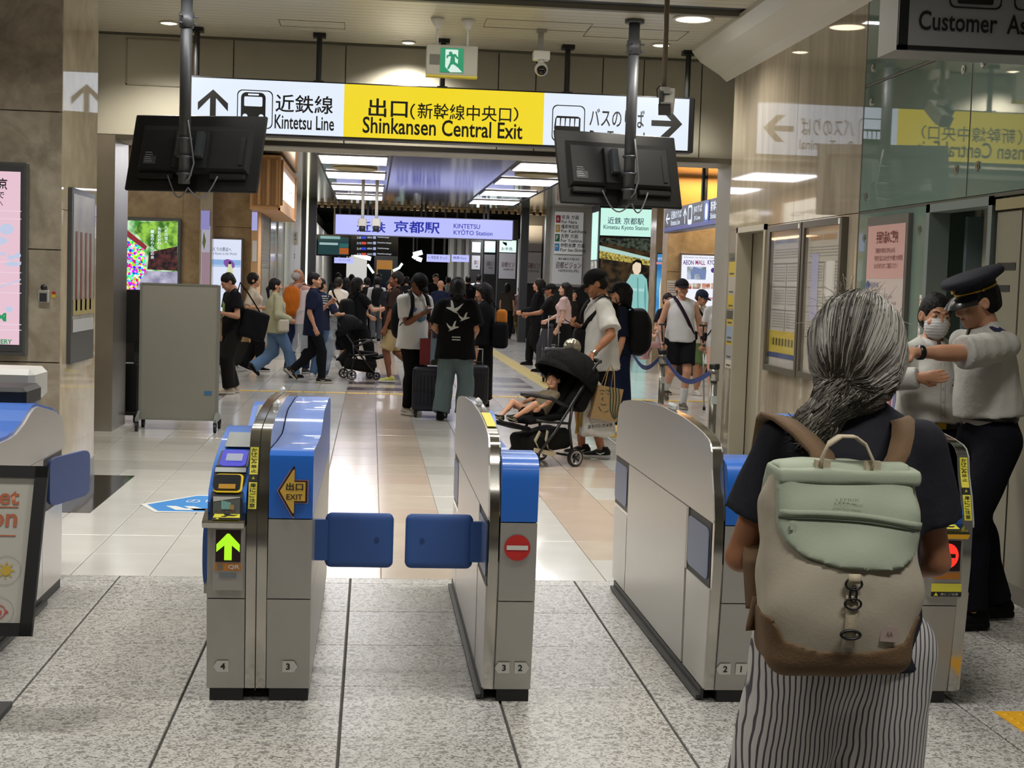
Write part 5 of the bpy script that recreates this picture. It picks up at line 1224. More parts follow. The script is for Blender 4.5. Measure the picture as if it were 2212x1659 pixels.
def led_front(S, x0, x1, arrow=True):
    """display column on the entry side of a gate"""
    cx = (x0+x1)/2
    S.mb(MB().prism([(5.30, .675), (5.285, .695), (5.30, .703), (5.40, .73), (5.40, .675)], 'x', x0-.012, x1), 'hood', GST2)
    S.mb(MB().box((x0+.025, 5.335, .44), (x1-.004, 5.38, .675)), 'display_case', GST)
    S.mb(MB().box((x0+.034, 5.331, .545), (x1-.014, 5.336, .662)), 'led_panel', mat('led_dark', '#2a1216', .25))
    upv = Vector((0, .03, 1))
    b0 = Vector((x0+.022, 5.298, .7035)); uh = Vector((0, .10, .027)).normalized()
    S.fp([(0, 0), (.10, 0), (.095, .06), (.006, .06)], mat('strip_yellow', '#d9cf45', .5), b0-Y1*.0+Z1*.002, up=uh, name='warning_sticker'); S.fp([(0, 0), (.10, 0), (.099, .017), (.001, .017)], INK, b0+Z1*.003, up=uh, name='warning_sticker')
    S.fp([(.028, .026), (.045, .024), (.055, .034), (.075, .032), (.09, .044), (.07, .042), (.055, .05), (.04, .054), (.038, .044), (.048, .042), (.04, .034)], INK, b0+Z1*.003, up=uh, name='warning_sticker')
    S.fp([(.012, .002), (.026, .002), (.019, .014)], mat('strip_yellow', '#d9cf45', .5), b0+Z1*.004, up=uh, name='warning_sticker')
    yy = 5.3295
    mx = (x0+.034+x1-.014)/2
    if arrow:
        LED = glow('led_green', '#a8e820', 1.15)
        S.fp([(-.0135, -.052), (.0135, -.052), (.0135, .002), (.042, -.022), (.042, .006), (.004, .046), (-.004, .046), (-.042, .006), (-.042, -.022), (-.0135, .002)], LED, (mx, yy, .604), name='led_arrow')
        S.mb(MB().box((x0+.032, 5.3325, .513), (x1-.012, 5.3345, .540)), 'qr_sticker', mat('sticker_orange', '#c07a2c', .5)); S.tx('QR', TAGW, (mx+.022, yy+.001, .5265), .042, .018, bold=.03, center=True); S.fp([(-.038, -.009), (-.018, -.009), (-.018, .010), (-.038, .010)], mat('sticker_grey', '#73706a', .6), (mx, yy+.001, .526))
        S.mb(MB().box((mx-.030, 5.3325, .487), (mx+.030, 5.3345, .503)), 'slot', mat('slot_grey', '#6d7478', .4))
    else:
        LR = glow('led_red', '#ff2a1c', 1.6)
        S.fp([(.042*cos(t*pi/10), .048*sin(t*pi/10)) for t in range(20)], LR, (mx, yy, .604), name='led_mark'); S.fp([(-.03, -.008), (.03, -.008), (.03, .008), (-.03, .008)], mat('led_dark', '#2a1216', .25), (mx, yy-.001, .604), name='led_mark')
        S.mb(MB().box((x0+.032, 5.3325, .513), (x1-.012, 5.3345, .540)), 'qr_sticker', mat('sticker_orange', '#c07a2c', .5))
        S.fp([(x, y) for x, y in ((-.06, 0), (.06, 0), (.06, .05), (-.06, .05))], mat('strip_yellow', '#d9cf45', .5), (mx, yy, .447)); S.fp([(-.06, 0), (.06, 0), (.06, .018), (-.06, .018)], INK, (mx, yy-.001, .447)); S.tx('扉にご注意', TAGW, (mx+.012, yy-.002, .456), .07, .009, center=True); S.fp([(-.05, .003), (-.032, .003), (-.041, .016)], mat('strip_yellow', '#d9cf45', .5), (mx, yy-.002, .447))
def reader_face(S, x0, x1):
    """dark ticket slot panel, lit card reader and grey display on the sloping face"""
    a, b = Vector((0, 5.366, .715)), Vector((0, 5.505, .871)); c, d = Vector((0, 5.51, .872)), Vector((0, 5.70, .918)); e, f = Vector((0, 5.74, .926)), Vector((0, 5.93, .956))
    w = x1-x0; DK = mat('reader_dark', '#2c2f33', .35)
    def plate(p, q, u0, u1, v0, v1, m, name, lift, rad=None, th=.002):
        up = (q-p); L = up.length; up = up.normalized(); nrm = Vector((0, -up.z, up.y))
        base = p+nrm*lift+X1*(x0+u0*w)+up*(v0*L)
        W, H = (u1-u0)*w, (v1-v0)*L
        poly = rrect(W, H, rad) if rad else [(0, 0), (W, 0), (W, H), (0, H)]
        n = len(poly); vs = [base+X1*s+up*t for s, t in poly]+[base+X1*s+up*t+nrm*th for s, t in poly]
        return S.mb(MB().add(vs, [tuple(range(n-1, -1, -1)), tuple(range(n, 2*n))]+[(i, (i+1) % n, n+(i+1) % n, n+i) for i in range(n)]), name, m), base, up, nrm, W, H
    a2 = Vector((0, 5.355, .715)); b2 = Vector((0, 5.492, .870))
    plate(Vector((0, 5.357, .712)), Vector((0, 5.36, .775)), .08, .92, 0, 1, DK, 'slot_panel', .004, .008)
    plate(Vector((0, 5.363, .775)), Vector((0, 5.50, .872)), .08, .92, -.05, 1, DK, 'slot_panel', .006, .008)
    # grey instruction sign on the lower part
    _, bs, up, nr, W, H = plate(Vector((0, 5.357, .716)), Vector((0, 5.36, .782)), .15, .85, 0, 1, mat('sign_panel_grey', '#5d6060', .5), 'instruction_sign', .007)
    S.fp([(.0, H*.72), (W, H*.95), (W, H), (0, H)], TAGW, bs+nr*.003, up=up); 
    for q, (u, cc) in enumerate(((.30, '#7fb0ac'), (.42, '#8cc0bb'), (.54, '#8cc0bb'))): S.fp([(W*u, H*.32), (W*(u+.12), H*.28), (W*(u+.12), H*(.75-.04*q)), (W*u, H*(.8-.04*q))], mat('ticket_teal', cc, .5), bs+nr*(.0035+.0003*q), up=up)
    S.fp([(W*.62, H*.30), (W*.78, H*.27), (W*.78, H*.55), (W*.62, H*.58)], mat('ticket_brown', '#a58a5c', .5), bs+nr*.0045, up=up)
    S.tx('きっぷを', INK, bs+nr*.003+X1*(W*.08)+up*(H*.14), W*.38, H*.09, up=up); S.tx('かさねて', mat('ink_pink', '#a85a66', .5), bs+nr*.003+X1*(W*.48)+up*(H*.14), W*.42, H*.09, up=up); S.tx('お入れください', INK, bs+nr*.003+X1*(W*.14)+up*(H*.03), W*.72, H*.08, up=up)
    # yellow rimmed ticket slot
    _, bs, up, nr, W, H = plate(Vector((0, 5.372, .785)), Vector((0, 5.455, .842)), .12, .88, 0, 1, mat('slot_yellow', '#d9b722', .4), 'slot_rim', .010, .018, .004)
    plate(Vector((0, 5.372, .785)), Vector((0, 5.455, .842)), .12, .82, .08, .92, mat('slot_black', '#191b1e', .3), 'slot_mouth', .0145, .014, .003); plate(Vector((0, 5.372, .785)), Vector((0, 5.455, .842)), .26, .70, .13, .38, mat('slot_ochre', '#a87a18', .4), 'slot_tray', .018)
    plate(Vector((0, 5.462, .848)), Vector((0, 5.485, .862)), .1, .92, 0, 1, mat('clear_strip', '#a9b0ae', .2), 'clear_guard', .011)
    # card reader
    plate(Vector((0, 5.49, .862)), Vector((0, 5.66, .908)), .12, .94, 0, 1, DK, 'reader_bezel', .008, .02); plate(Vector((0, 5.495, .864)), Vector((0, 5.655, .906)), .18, .88, 0, 1, glow('reader_blue', '#2b2be0', .7), 'card_reader', .012, .022); plate(Vector((0, 5.495, .864)), Vector((0, 5.655, .906)), .32, .76, .30, .72, glow('reader_window', '#b9c0d8', .6), 'reader_window', .0145, .004)
    plate(Vector((0, 5.70, .918)), Vector((0, 5.90, .953)), .18, .98, 0, 1, mat('display_grey', '#6f7672', .3), 'status_display', .006)
    plate(Vector((0, 7.14, .880)), Vector((0, 7.36, .938)), .2, .95, .25, 1, mat('reader_dark', '#2c2f33', .35), 'rear_reader', .006); plate(Vector((0, 7.14, .880)), Vector((0, 7.36, .938)), .3, .95, .55, .95, mat('display_grey', '#6f7672', .3), 'rear_display', .009); plate(Vector((0, 7.14, .880)), Vector((0, 7.36, .938)), .3, .9, .05, .3, TAGW, 'rear_ring', .009, .01)
def rail_buttons(S, x, pts):
    for y, z in pts: S.mb(MB().bbox((x-.012, y-.06, z-.01), (x+.012, y+.06, z+.022), .009), 'sensor_lamp', mat('sensor_clear', '#c3c5c4', .2))

# double gate between lanes 4 and 3
S = Sign('ticket_gate', (-.385, 6.5, 0), 'double blue and steel ticket gate with green arrow and yellow exit arrow', 'ticket gate', 'ticket gates in a row')
cabinet(S, -.575, -.437, TOP_READ, (('4', -.515, -1),)); cabinet(S, -.355, -.195, TOP_EXIT, (('3', -.275, 1),))
for a, b in ((-.434, -.398), (-.394, -.358)):
    autosmooth(S.mb(MB().prism(PROF, 'x', a, b), 'guard_rail', GST2), 50)
S.mb(MB().prism([(y, z-.01) for y, z in PROF], 'x', -.398, -.394), 'seam', SEAM)
caution_strip(S, -.416, .030); rail_buttons(S, -.376, ((6.05, 1.058),)); rail_buttons(S, -.416, ((7.1, 1.034),))
led_front(S, -.575, -.437); reader_face(S, -.575, -.437); flap(S, -.195, 1, 5.68)
# exit arrow sticker
AY = mat('sticker_ochre', '#c9a242', .5); AO = mat('sticker_outline', '#2a1518', .5); APK = mat('sticker_pink', '#b0757a', .5)
def arrow(sc, d, m): S.fp([(x*sc, y*sc) for x, y in ((-.053, 0), (.002, .092), (.008, .092), (.008, .040), (.055, .040), (.055, -.042), (.008, -.042), (.008, -.094), (.002, -.094))], m, (-.270, 5.362-d, .805), name='exit_arrow')
arrow(1.06, .001, APK); arrow(1.0, .002, AO); arrow(.86, .003, AY); S.tx('出口', INK, (-.262, 5.3575, .822), .062, .028, bold=.02, center=True); S.tx('EXIT', INK, (-.262, 5.3575, .784), .058, .020, bold=.01, center=True)
# the far stowed flap of lane 4 sticking out on the left
S.mb(MB().prism([(-.60+.02*u, .44+.24*v) for u, v in rrect(1, 1, .45)], 'y', 5.44, 5.75), 'flap', GBF)
S.mb(MB().box((-.595, 5.46, .40), (-.575, 5.60, .46)), 'hinge', GST)

def small_gate(x, label, tags, red=False):
    S = Sign('ticket_gate', (x+.09, 6.5, 0), label, 'ticket gate', 'ticket gates in a row')
    arch_panel(S, x, x+.045, -1); cabinet(S, x+.047, x+.185, TOP_SMALL, tags)
    for d in (.0455,): S.mb(MB().prism([(y+.002, z-.004) for y, z in PROF], 'x', x+.0449, x+.0472), 'seam', SEAM)
    rail_buttons(S, x+.022, ((6.3, 1.066),))
    S.mb(MB().strip([(x+.024, 5.62, 1.034), (x+.024, 5.75, 1.046), (x+.024, 5.95, 1.058)], (.018, 0, 0), .001), 'caution_strip', mat('strip_yellow', '#d9cf45', .5)) if red else None
    S.mb(MB().box((x-.02, 5.46, .006), (x, 7.5, .022)).box((x-.002, 5.46, .0), (x+.01, 7.5, .05)), 'floor_rail', mat('rail_dark', '#2b2a28', .4))
    return S
S = small_gate(.455, 'slim ticket gate with red no entry disc between lanes 3 and 2', (('3', .535, -1), ('2', .597, 1)), True)
flap(S, .462, -1, 5.68)
RED = mat('noentry_red', '#b3201c', .45)
S.fp([(.049*cos(t*pi/16), .049*sin(t*pi/16)) for t in range(32)], RED, (.567, 5.368, .605), name='no_entry_disc'); S.fp([(-.040, -.008), (.040, -.008), (.040, .009), (-.040, .009)], TAGW, (.567, 5.3665, .605), name='no_entry_bar')
S = small_gate(1.31, 'slim ticket gate with its steel side showing beside the woman with the backpack', (('2', 1.39, -1), ('1', 1.452, 1)))
# gate at the right of lane 1, mostly behind the backpack
S = Sign('ticket_gate', (2.2, 6.5, 0), 'ticket gate with red light at the right behind the backpack woman', 'ticket gate', 'ticket gates in a row')
arch_panel(S, 2.285, 2.335, 1); cabinet(S, 2.135, 2.283, TOP_READ, (('1', 2.185, -1),)); caution_strip(S, 2.31, .030, .97); led_front(S, 2.135, 2.283, False)
# gate at the left edge
S = Sign('ticket_gate', (-1.6, 6.5, 0), 'ticket gate at the left edge with a half open blue flap', 'ticket gate', 'ticket gates in a row')
TL_ = [(5.42, .78), (5.50, .84), (5.7, .875), (6.16, .878), (6.33, .878), (6.45, .885), (6.6, .915), (6.72, .952), (6.80, .968), (6.88, .970), (7.22, .918), (7.38, .878), (7.44, .83), (7.47, .74)]
S.mb(MB().prism(TL_+[(7.48, .702), (5.40, .702)], 'x', -1.75, -1.525), 'blue_housing', GB)
S.mb(MB().prism([(y, z-.014) for y, z in TL_]+[(7.48, .702), (5.40, .702)], 'x', -1.525, -1.512), 'side_plate', GSW)
S.mb(MB().box((-1.75, 5.43, .05), (-1.52, 7.44, .70)), 'cabinet', GST)
S.mb(MB().box((-1.52, 5.6, .05), (-1.512, 6.98, .70)), 'side_plate', GSW); S.mb(MB().box((-1.52, 6.985, .05), (-1.512, 7.41, .44)), 'side_plate', GSW); S.mb(MB().box((-1.522, 7.0, .44), (-1.519, 7.42, .69)), 'flap_slot', BLACK)
S.mb(MB().box((-1.74, 5.5, 0), (-1.515, 7.40, .05)), 'plinth', GPL); S.mb(MB().box((-1.512, 5.6, .004), (-1.49, 7.0, .022)), 'floor_rail', mat('rail_dark', '#2b2a28', .4))
fl_ = MB().prism([(.0+.44*u, .46+.23*v) for u, v in rrect(1, 1, .16)], 'x', -.008, .008)
fM = Matrix.Rotation(RD(-14), 3, 'Z'); fl_.v = [tuple(Vector((-1.505, 7.06, 0))+fM @ Vector(v)) for v in fl_.v]; S.mb(fl_, 'flap', mat('flap_pale_blue', '#44598f', .5))
S.mb(MB().bbox((-1.9, 7.0, .93), (-1.60, 7.34, 1.03), .02), 'side_display', BLACK)
tag(MB().bbox((-2.05, 7.7, .9), (-1.72, 8.05, 1.07), .03).box((-2.0, 7.75, 0), (-1.8, 8.0, .9)).build('reader_post', mat('post_white', '#b9b8b2', .4)), 'white topped reader post behind the left edge gate', 'reader post')

# ---- poster stand at the left edge
S = Sign('poster_stand', (-1.6, 5.1, 0), 'black framed leaning poster stand about one ticket per person', 'poster stand')
br, tr_ = AT(69, 1375, 5.02), AT(106, 1008, 5.16); Wd = .9
pb = Vector((br.x-Wd, 5.02, br.z)); upv = Vector((tr_.x-br.x, .14, tr_.z-br.z)); Hh = upv.length; upv = upv.normalized(); nv = X1.cross(upv).normalized()
def st(u0, u1, v0, v1, m, name, d0, d1):
    c = [pb+X1*u+upv*v+nv*d for d in (d0, d1) for (u, v) in ((u0, v0), (u1, v0), (u1, v1), (u0, v1))]
    return S.mb(MB().add(c, [(0, 3, 2, 1), (4, 5, 6, 7), (0, 1, 5, 4), (1, 2, 6, 5), (2, 3, 7, 6), (3, 0, 4, 7)]), name, m)
st(0, Wd, 0, Hh, BLACK, 'back_board', -.012, .0); st(0, Wd, Hh-.04, Hh, BLACK, 'frame', 0, .014); st(0, Wd, 0, .045, BLACK, 'frame', 0, .014); st(Wd-.042, Wd, 0, Hh, BLACK, 'frame', 0, .014); st(0, .042, 0, Hh, BLACK, 'frame', 0, .014)
st(.04, Wd-.04, .04, Hh-.035, mat('stand_paper', '#a9a69c', .5), 'sheet', .001, .003)
BRO = mat('ink_rust', '#a05a3c', .6)
def stx(t, u, v, w, h, m=BRO): S.tx(t, m, pb+X1*u+upv*v+nv*.005, w, h, up=upv, bold=.02)
ru = Wd-.042-.046
stx('One ticket', ru-.36, Hh-.135, .36, .058); stx('per person', ru-.40, Hh-.232, .40, .066)
for v in (Hh-.145, Hh-.243): st(ru-.42, ru, v, v+.004, BRO, 'underline', .003, .005)
SUN = mat('ink_sun', '#b09332', .6); GRYI = mat('ink_palegrey', '#8f8c88', .6); RDI = mat('ink_red', '#a84a44', .6)
for (cu, cv, m) in ((ru-.02, Hh-.36, SUN), (ru-.03, Hh-.50, RDI)):
    o_ = pb+X1*cu+upv*cv+nv*.005
    S.rp([(.05*cos(t*pi/12), .05*sin(t*pi/12)) for t in range(24)], .0015, GRYI, o_, up=upv); S.fp([(-.05, -.02), (-.062, -.055), (-.035, -.04)], GRYI, o_-nv*.001, up=upv)
    if m is SUN:
        S.fp([(.018*cos(t*pi/8), .018*sin(t*pi/8)) for t in range(16)], SUN, o_, up=upv)
        for t in range(8): a_ = t*pi/4; S.fp([(.021*cos(a_-.2), .021*sin(a_-.2)), (.032*cos(a_), .032*sin(a_)), (.021*cos(a_+.2), .021*sin(a_+.2))], SUN, o_, up=upv)
    else:
        S.rp([(.024*cos(t*pi/10), .024*sin(t*pi/10)) for t in range(20)], .004, RDI, o_, up=upv); S.fp([(-.010, -.010), (.010, -.010), (.010, .005), (-.010, .005)], RDI, o_, up=upv); S.fp([(.024, -.008), (.034, 0), (.024, .008)], RDI, o_, up=upv)
st(ru-.19, ru-.145, Hh-.41, Hh-.31, INK, 'illustration', .003, .005)
S.mb(MB().cyl((-1.5, 5.13, .02), (-1.5, 5.13, .6), .018), 'pole', BLACK)
S.mb(MB().box((-1.75, 4.85, 0), (-1.26, 5.35, .02)), 'base_plate', BLACK)

# ---- blue arrow sticker on the floor
S = Sign('floor_sticker', (-1.2, 10.2, 0), 'blue and white arrow sticker on the pale floor left of the double gate', 'floor sticker')
FB = mat('sticker_blue', '#2f7fc4', .4); FW = mat('sticker_white', '#cfd2d0', .4)
def fpoly(pts, m, z): me = bpy.data.meshes.new('sticker'); me.from_pydata([(x, y, z) for x, y in pts], [], [tuple(range(len(pts)))]); S.p(link_mesh('sticker', me, m))
fpoly([(-1.54, 10.11), (-1.40, 9.79), (-.62, 9.79), (-.62, 10.58), (-1.20, 10.58)], FW, .002); fpoly([(-1.49, 10.10), (-1.38, 9.83), (-.65, 9.83), (-.65, 10.54), (-1.2, 10.54)], FB, .0028)
for q in range(2): fpoly([(-1.36+.12*q, 10.05), (-1.29+.12*q, 10.05), (-1.22+.12*q, 9.95), (-1.02+.06*q, 9.95), (-1.02, 9.88), (-1.27+.12*q, 9.88)], FW, .0036)
S.p(lettering('のりかえ', FW, None, (-1.25, 10.2, .0036), X1, Y1, .45, .16))
# ================================================================== PEOPLE
def V3(*a): return np.array(a, float)
def Rx(a): c, s = cos(a), sin(a); return np.array([[1, 0, 0], [0, c, -s], [0, s, c]])
def Ry(a): c, s = cos(a), sin(a); return np.array([[c, 0, s], [0, 1, 0], [-s, 0, c]])
def Rz(a): c, s = cos(a), sin(a); return np.array([[c, -s, 0], [s, c, 0], [0, 0, 1]])
def unit(v): return v/max(np.linalg.norm(v), 1e-9)
def ik(a, t, l1, l2, pole):
    d = t-a; L = np.linalg.norm(d)
    if L > (l1+l2)*.998: t = a+d/L*(l1+l2)*.998; d = t-a; L = np.linalg.norm(d)
    x = (l1*l1-l2*l2+L*L)/(2*L); h = math.sqrt(max(l1*l1-x*x, 0)); u = d/L
    p = np.array(pole, float); p = p-u*(p@u); p = unit(p)
    return a+u*x+p*h, t
def folds(seed, amp, f=1.0):
    rs = np.random.RandomState(seed); K = rs.normal(size=(9, 3))*np.array([26, 26, 15])*f; ph = rs.uniform(0, 6.28, 9)
    return lambda P: amp*sum(np.sin(P@K[i]+ph[i]) for i in range(9))/4.0
_skin = {}
SKIN = {'light': '#c08e70', 'tan': '#9c6a4c', 'brown': '#7a4c34', 'fair': '#c99a80', 'mid': '#ad7d5e'}
def skin(k):
    if k not in _skin: _skin[k] = mat('skin_'+k, SKIN[k], .5, noise=(9, .4, SKIN[k]), spec=.35)
    return _skin[k]
HAIRM = lambda c: mat('hair_'+c.strip('#'), c, .55, bump=(60, .5), spec=.22)

def hand_parts(w, d, n, side, s, curl=.6, vox=.005, spread=.0, thumb_in=.5):
    """hand grown from wrist w along d, palm facing n; side=+1 thumb towards (d x n)"""
    d = unit(d); n = unit(n-d*(n@d)); t = np.cross(d, n)*side
    L = .085*s; hb_ = w+d*.075*s; S_ = SDF(hb_-.125*s, hb_+.125*s, vox)
    S_.cone(w-d*.03*s, w+d*.01*s, .024*s, .026*s, .01, flat=(n, 1.3))
    k0 = w+d*.01*s; k1 = w+d*L
    S_.cone(k0, k1+t*.018*s, .022*s, .019*s, .014, flat=(n, 1.55)); S_.cone(k0, k1-t*.022*s, .022*s, .018*s, .014, flat=(n, 1.55)); S_.cone(k0, k1, .024*s, .021*s, .014, flat=(n, 1.45))
    for i, (o, ln) in enumerate(((.030, .070), (.011, .080), (-.010, .074), (-.029, .058))):
        b = k1+t*o*s-d*abs(o)*.12*s; a = curl*(1+.12*i)
        dd = unit(d+t*o*spread*10)
        d1 = dd*cos(a)+n*sin(a); d2 = dd*cos(a*2.1)+n*sin(a*2.1)
        p1 = b+d1*ln*.55*s; p2 = p1+d2*ln*.45*s; r = (.0098, .0102, .0097, .0086)[i]*s
        S_.cone(b-d*.01*s, p1, r*1.05, r, .005); S_.cone(p1, p2, r, r*.82, .004)
    b = w+d*.022*s+t*.024*s; d1 = unit(d*.6+t*(.8-.5*thumb_in)+n*thumb_in*.7); p1 = b+d1*.042*s; d2 = unit(d*.9+t*(.25-.5*thumb_in)+n*thumb_in*.5); p2 = p1+d2*.032*s
    S_.cone(b, p1, .0135*s, .0115*s, .010); S_.cone(p1, p2, .0115*s, .009*s, .004)
    return S_.mesh()

class P: pass
def person(name, label, x, y, face, H=1.68, sex='m', skin_='light', lean=0, hyaw=0, hpitch=0, htilt=0, ankles=None, wrists=None, palms=None, curls=(.55, .55), poles=None,
           top=None, bottom=None, shoes=('#202020', '#b8b4aa'), hair=('short', '#17130f'), build=1.0, vox=.0125, group='people in the concourse', pelvis=(0, 0), seed=1, eyes=True, socks=None, mask=False, cat='person', hvox=None, drop=None, headscale=1.0, smile=False, kpole=None):
    s = H/1.70; b = build
    root = empty('person', (x, y, 0), -RD(face)); tag(root, label, cat, group)
    R = P(); R.root = root; R.s = s; R.H = H; R.face = face
    sk = skin(skin_); f = sex == 'f'
    # ---- joints
    ank = ankles or [(.095, 0, .075), (-.095, 0, .075)]
    ank = [(*a, 0) if len(a) == 3 else a for a in ank]
    A = [V3(a[0], a[1], a[2])*s for a in ank]; pit = [RD(a[3]) for a in ank]
    l1, l2 = .435*s, .415*s; ph = .905*s; px, py = pelvis[0]*s, pelvis[1]*s
    for a in A:
        r2 = ((l1+l2)*.995)**2-(a[0]-px)**2-(a[1]-py)**2; ph = min(ph, a[2]+math.sqrt(max(r2, .01)))
    if drop: ph = drop*s
    dz = ph-.905*s
    hipc = V3(px, py, ph+.02*s)
    hips = [V3(px+.088*s, py, ph), V3(px-.088*s, py, ph)]
    knees = []
    for i in (0, 1):
        kn, t = ik(hips[i], A[i], l1, l2, kpole[i] if kpole else (.10*(1-2*i), 1, 0)); knees.append(kn); A[i] = t
    RL = Rx(-RD(lean))
    def U(p): return RL@(np.array(p, float)*s-V3(0, 0, .925*s))+hipc
    RH = RL@Rz(-RD(hyaw))@Ry(RD(htilt))@Rx(-RD(hpitch))
    piv = U((0, .0, 1.475))
    hs_ = headscale
    def Hd(p): return RH@((np.array(p, float)-V3(0, 0, 1.475))*s*hs_)+piv
    R.U, R.Hd, R.RH, R.RL = U, Hd, RH, RL
    shw = (.162 if f else .182)*(.5+.5*b)
    sho = [U((shw, 0, 1.372)), U((-shw, 0, 1.372))]
    wr = wrists or [None, None]; W = []; E = []
    for i in (0, 1):
        t = wr[i]; sg = 1-2*i
        t = sho[i]+V3(.055*sg, .03, -.53)*s if t is None else np.array(t, float)*s
        pole = (poles[i] if poles and poles[i] is not None else (.45*sg, -1, -.25))
        e, t = ik(sho[i], t, .285*s, .255*s, pole); E.append(e); W.append(t)
    R.E, R.W, R.A, R.knees, R.hips, R.sho = E, W, A, knees, hips, sho
    pts = np.array([*A, *knees, *hips, *E, *W, *sho, Hd((0, 0, 1.72)), U((0, .18, 1.2)), U((0, -.18, 1.2)), Hd((.1, .13, 1.6)), Hd((-.1, -.13, 1.6))])
    lo, hi = pts.min(0)-.13*s, pts.max(0)+.13*s; lo[2] = -.01
    yv = RL@V3(0, 1, 0)
    # ---- body
    B = SDF(lo, hi, vox)
    k = .028*s
    def bodyprims(D, off=0.0, kk=k, upper=True, lower=True):
        if lower: D.ell(hipc+V3(0, -.005*s, 0), V3(.158*b if f else .148*b, .115*b, .12)*s, kk, off=off)
        if upper:
            D.cone(U((0, 0, .96)), U((0, .005, 1.14)), .128*s*b*(.93 if f else 1), .130*s*b*(.9 if f else 1), kk, (yv, 1.35), off)
            D.ell(U((0, -.005, 1.26)), V3((.148 if f else .163)*b, .108*b, .17)*s, kk, RL, off=off)
            for sg in (1, -1): D.cone(U((.05*sg, -.012, 1.415)), U(((.145 if f else .16)*sg*b, -.008, 1.378)), .048*s*b, .043*s*b, .03*s, None, off*.7)
            D.cone(U((0, -.02, 1.36)), U((0, -.018, 1.445)), .085*s, .050*s, .03*s, None, off*.5)
            if f:
                for sg in (1, -1): D.ell(U((.065*sg, .085, 1.255)), V3(.06, .055, .06)*s, .03*s, off=off)
    bodyprims(B)
    B.cone(U((0, -.012, 1.42)), Hd((0, .0, 1.52)), .054*s*(.88 if f else 1), .050*s*(.88 if f else 1), .02*s)
    arm_r = (.045, .037, .036, .025) if not f else (.039, .033, .032, .022)
    for i in (0, 1):
        B.cone(sho[i], E[i], arm_r[0]*s*b**.6, arm_r[1]*s*b**.6, .022*s); B.cone(E[i], W[i], arm_r[2]*s*b**.6, arm_r[3]*s, .012*s)
        B.cone(E[i]+(W[i]-E[i])*.12, E[i]+(W[i]-E[i])*.42, arm_r[2]*1.04*s*b**.6, arm_r[2]*.98*s*b**.6, .02*s)
        B.cone(hips[i], knees[i], .087*s*b, .056*s*b**.5, .03*s); B.cone(knees[i], A[i], .053*s*b**.5, .034*s, .015*s)
        cb_ = unit(np.cross(unit(A[i]-knees[i]), V3(1, 0, 0))); cb_ = cb_ if cb_[1] < 0 or abs(cb_[1]) < .2 else -cb_; B.cone(knees[i]+(A[i]-knees[i])*.16+cb_*.012*s, knees[i]+(A[i]-knees[i])*.45+cb_*.014*s, .044*s*b**.5, .045*s*b**.5, .025*s)
        fd = Rx(-pit[i])@V3(0, 1, 0); B.cone(A[i]+V3(0, -.01, -.02)*s, A[i]+fd*.10*s+V3(0, 0, -.05*s), .030*s, .020*s, .012*s)
    # head is meshed finer in its own grid
    hc = Hd((0, .02, 1.58)); hv = hvox or max(.0052, vox*.5)
    HS = SDF(hc-.18*s*hs_, hc+.18*s*hs_, hv); q = s*hs_
    HS.ell(Hd((0, -.012, 1.612)), V3(.074, .094, .092)*q, .02*q, RH); HS.ell(Hd((0, .030, 1.568)), V3(.061 if not f else .058, .064, .088)*q, .02*q, RH)
    HS.ell(Hd((0, .048, 1.510)), V3(.043 if not f else .037, .046, .038)*q, .025*q, RH); HS.cone(Hd((0, -.02, 1.44)), Hd((0, -.012, 1.53)), .050*q*(.88 if f else 1), .050*q*(.85 if f else 1), .02*q)
    for sg in (1, -1):
        HS.ell(Hd((.030*sg, .108, 1.590)), V3(.019, .017, .011)*q, .012*q, RH, cut=True); HS.ell(Hd((.031*sg, .083, 1.588)), V3(.0155, .0125, .0125)*q, .003*q, RH)
        HS.ell(Hd((.076*sg, -.005, 1.578)), V3(.010, .021, .031)*q, .008*q, RH@Rz(.35*sg)); HS.ell(Hd((.083*sg, .003, 1.58)), V3(.006, .010, .018)*q, .004*q, RH, cut=True)
        HS.ell(Hd((.042*sg, .072, 1.548)), V3(.022, .018, .02)*q, .02*q, RH)
        HS.cone(Hd((.016*sg, .092, 1.608)), Hd((.044*sg, .082, 1.610)), .006*q, .005*q, .010*q)
    HS.cone(Hd((0, .090, 1.598)), Hd((0, .107, 1.560)), .0075*q, .0125*q, .012*q); HS.ell(Hd((0, .104, 1.553)), V3(.017, .010, .009)*q, .006*q, RH)
    HS.ell(Hd((0, .088, 1.5335)), V3(.023, .012, .0055)*q, .006*q, RH); HS.ell(Hd((0, .086, 1.5225)), V3(.019, .012, .006)*q, .006*q, RH); HS.ell(Hd((0, .101, 1.5280)), V3(.025, .008, .0016)*q, .003*q, RH, cut=True)
    HS.ell(Hd((0, .082, 1.494)), V3(.019, .016, .014)*q, .015*q, RH)
    parts = [B.mesh(), HS.mesh()]
    pl = palms or [None, None]
    for i in (0, 1):
        d = unit(W[i]-E[i]); n = np.array(pl[i], float) if pl[i] is not None else V3(-(1-2*i), 0.15, 0)
        n = n-d*(n@d)
        sd = -(1-2*i)
        parts.append(hand_parts(W[i], d, n, sd, s*(.92 if f else 1), curls[i], max(.0048, vox*.42)))
    R.body = build_vq('body', parts, sk, root, 1)
    # ---- face details
    def hp(mb, nm, m):   # mb given in head coordinates
        mb.v = [tuple(Hd(v)) for v in mb.v]; return mb.build(nm, m, root, True)
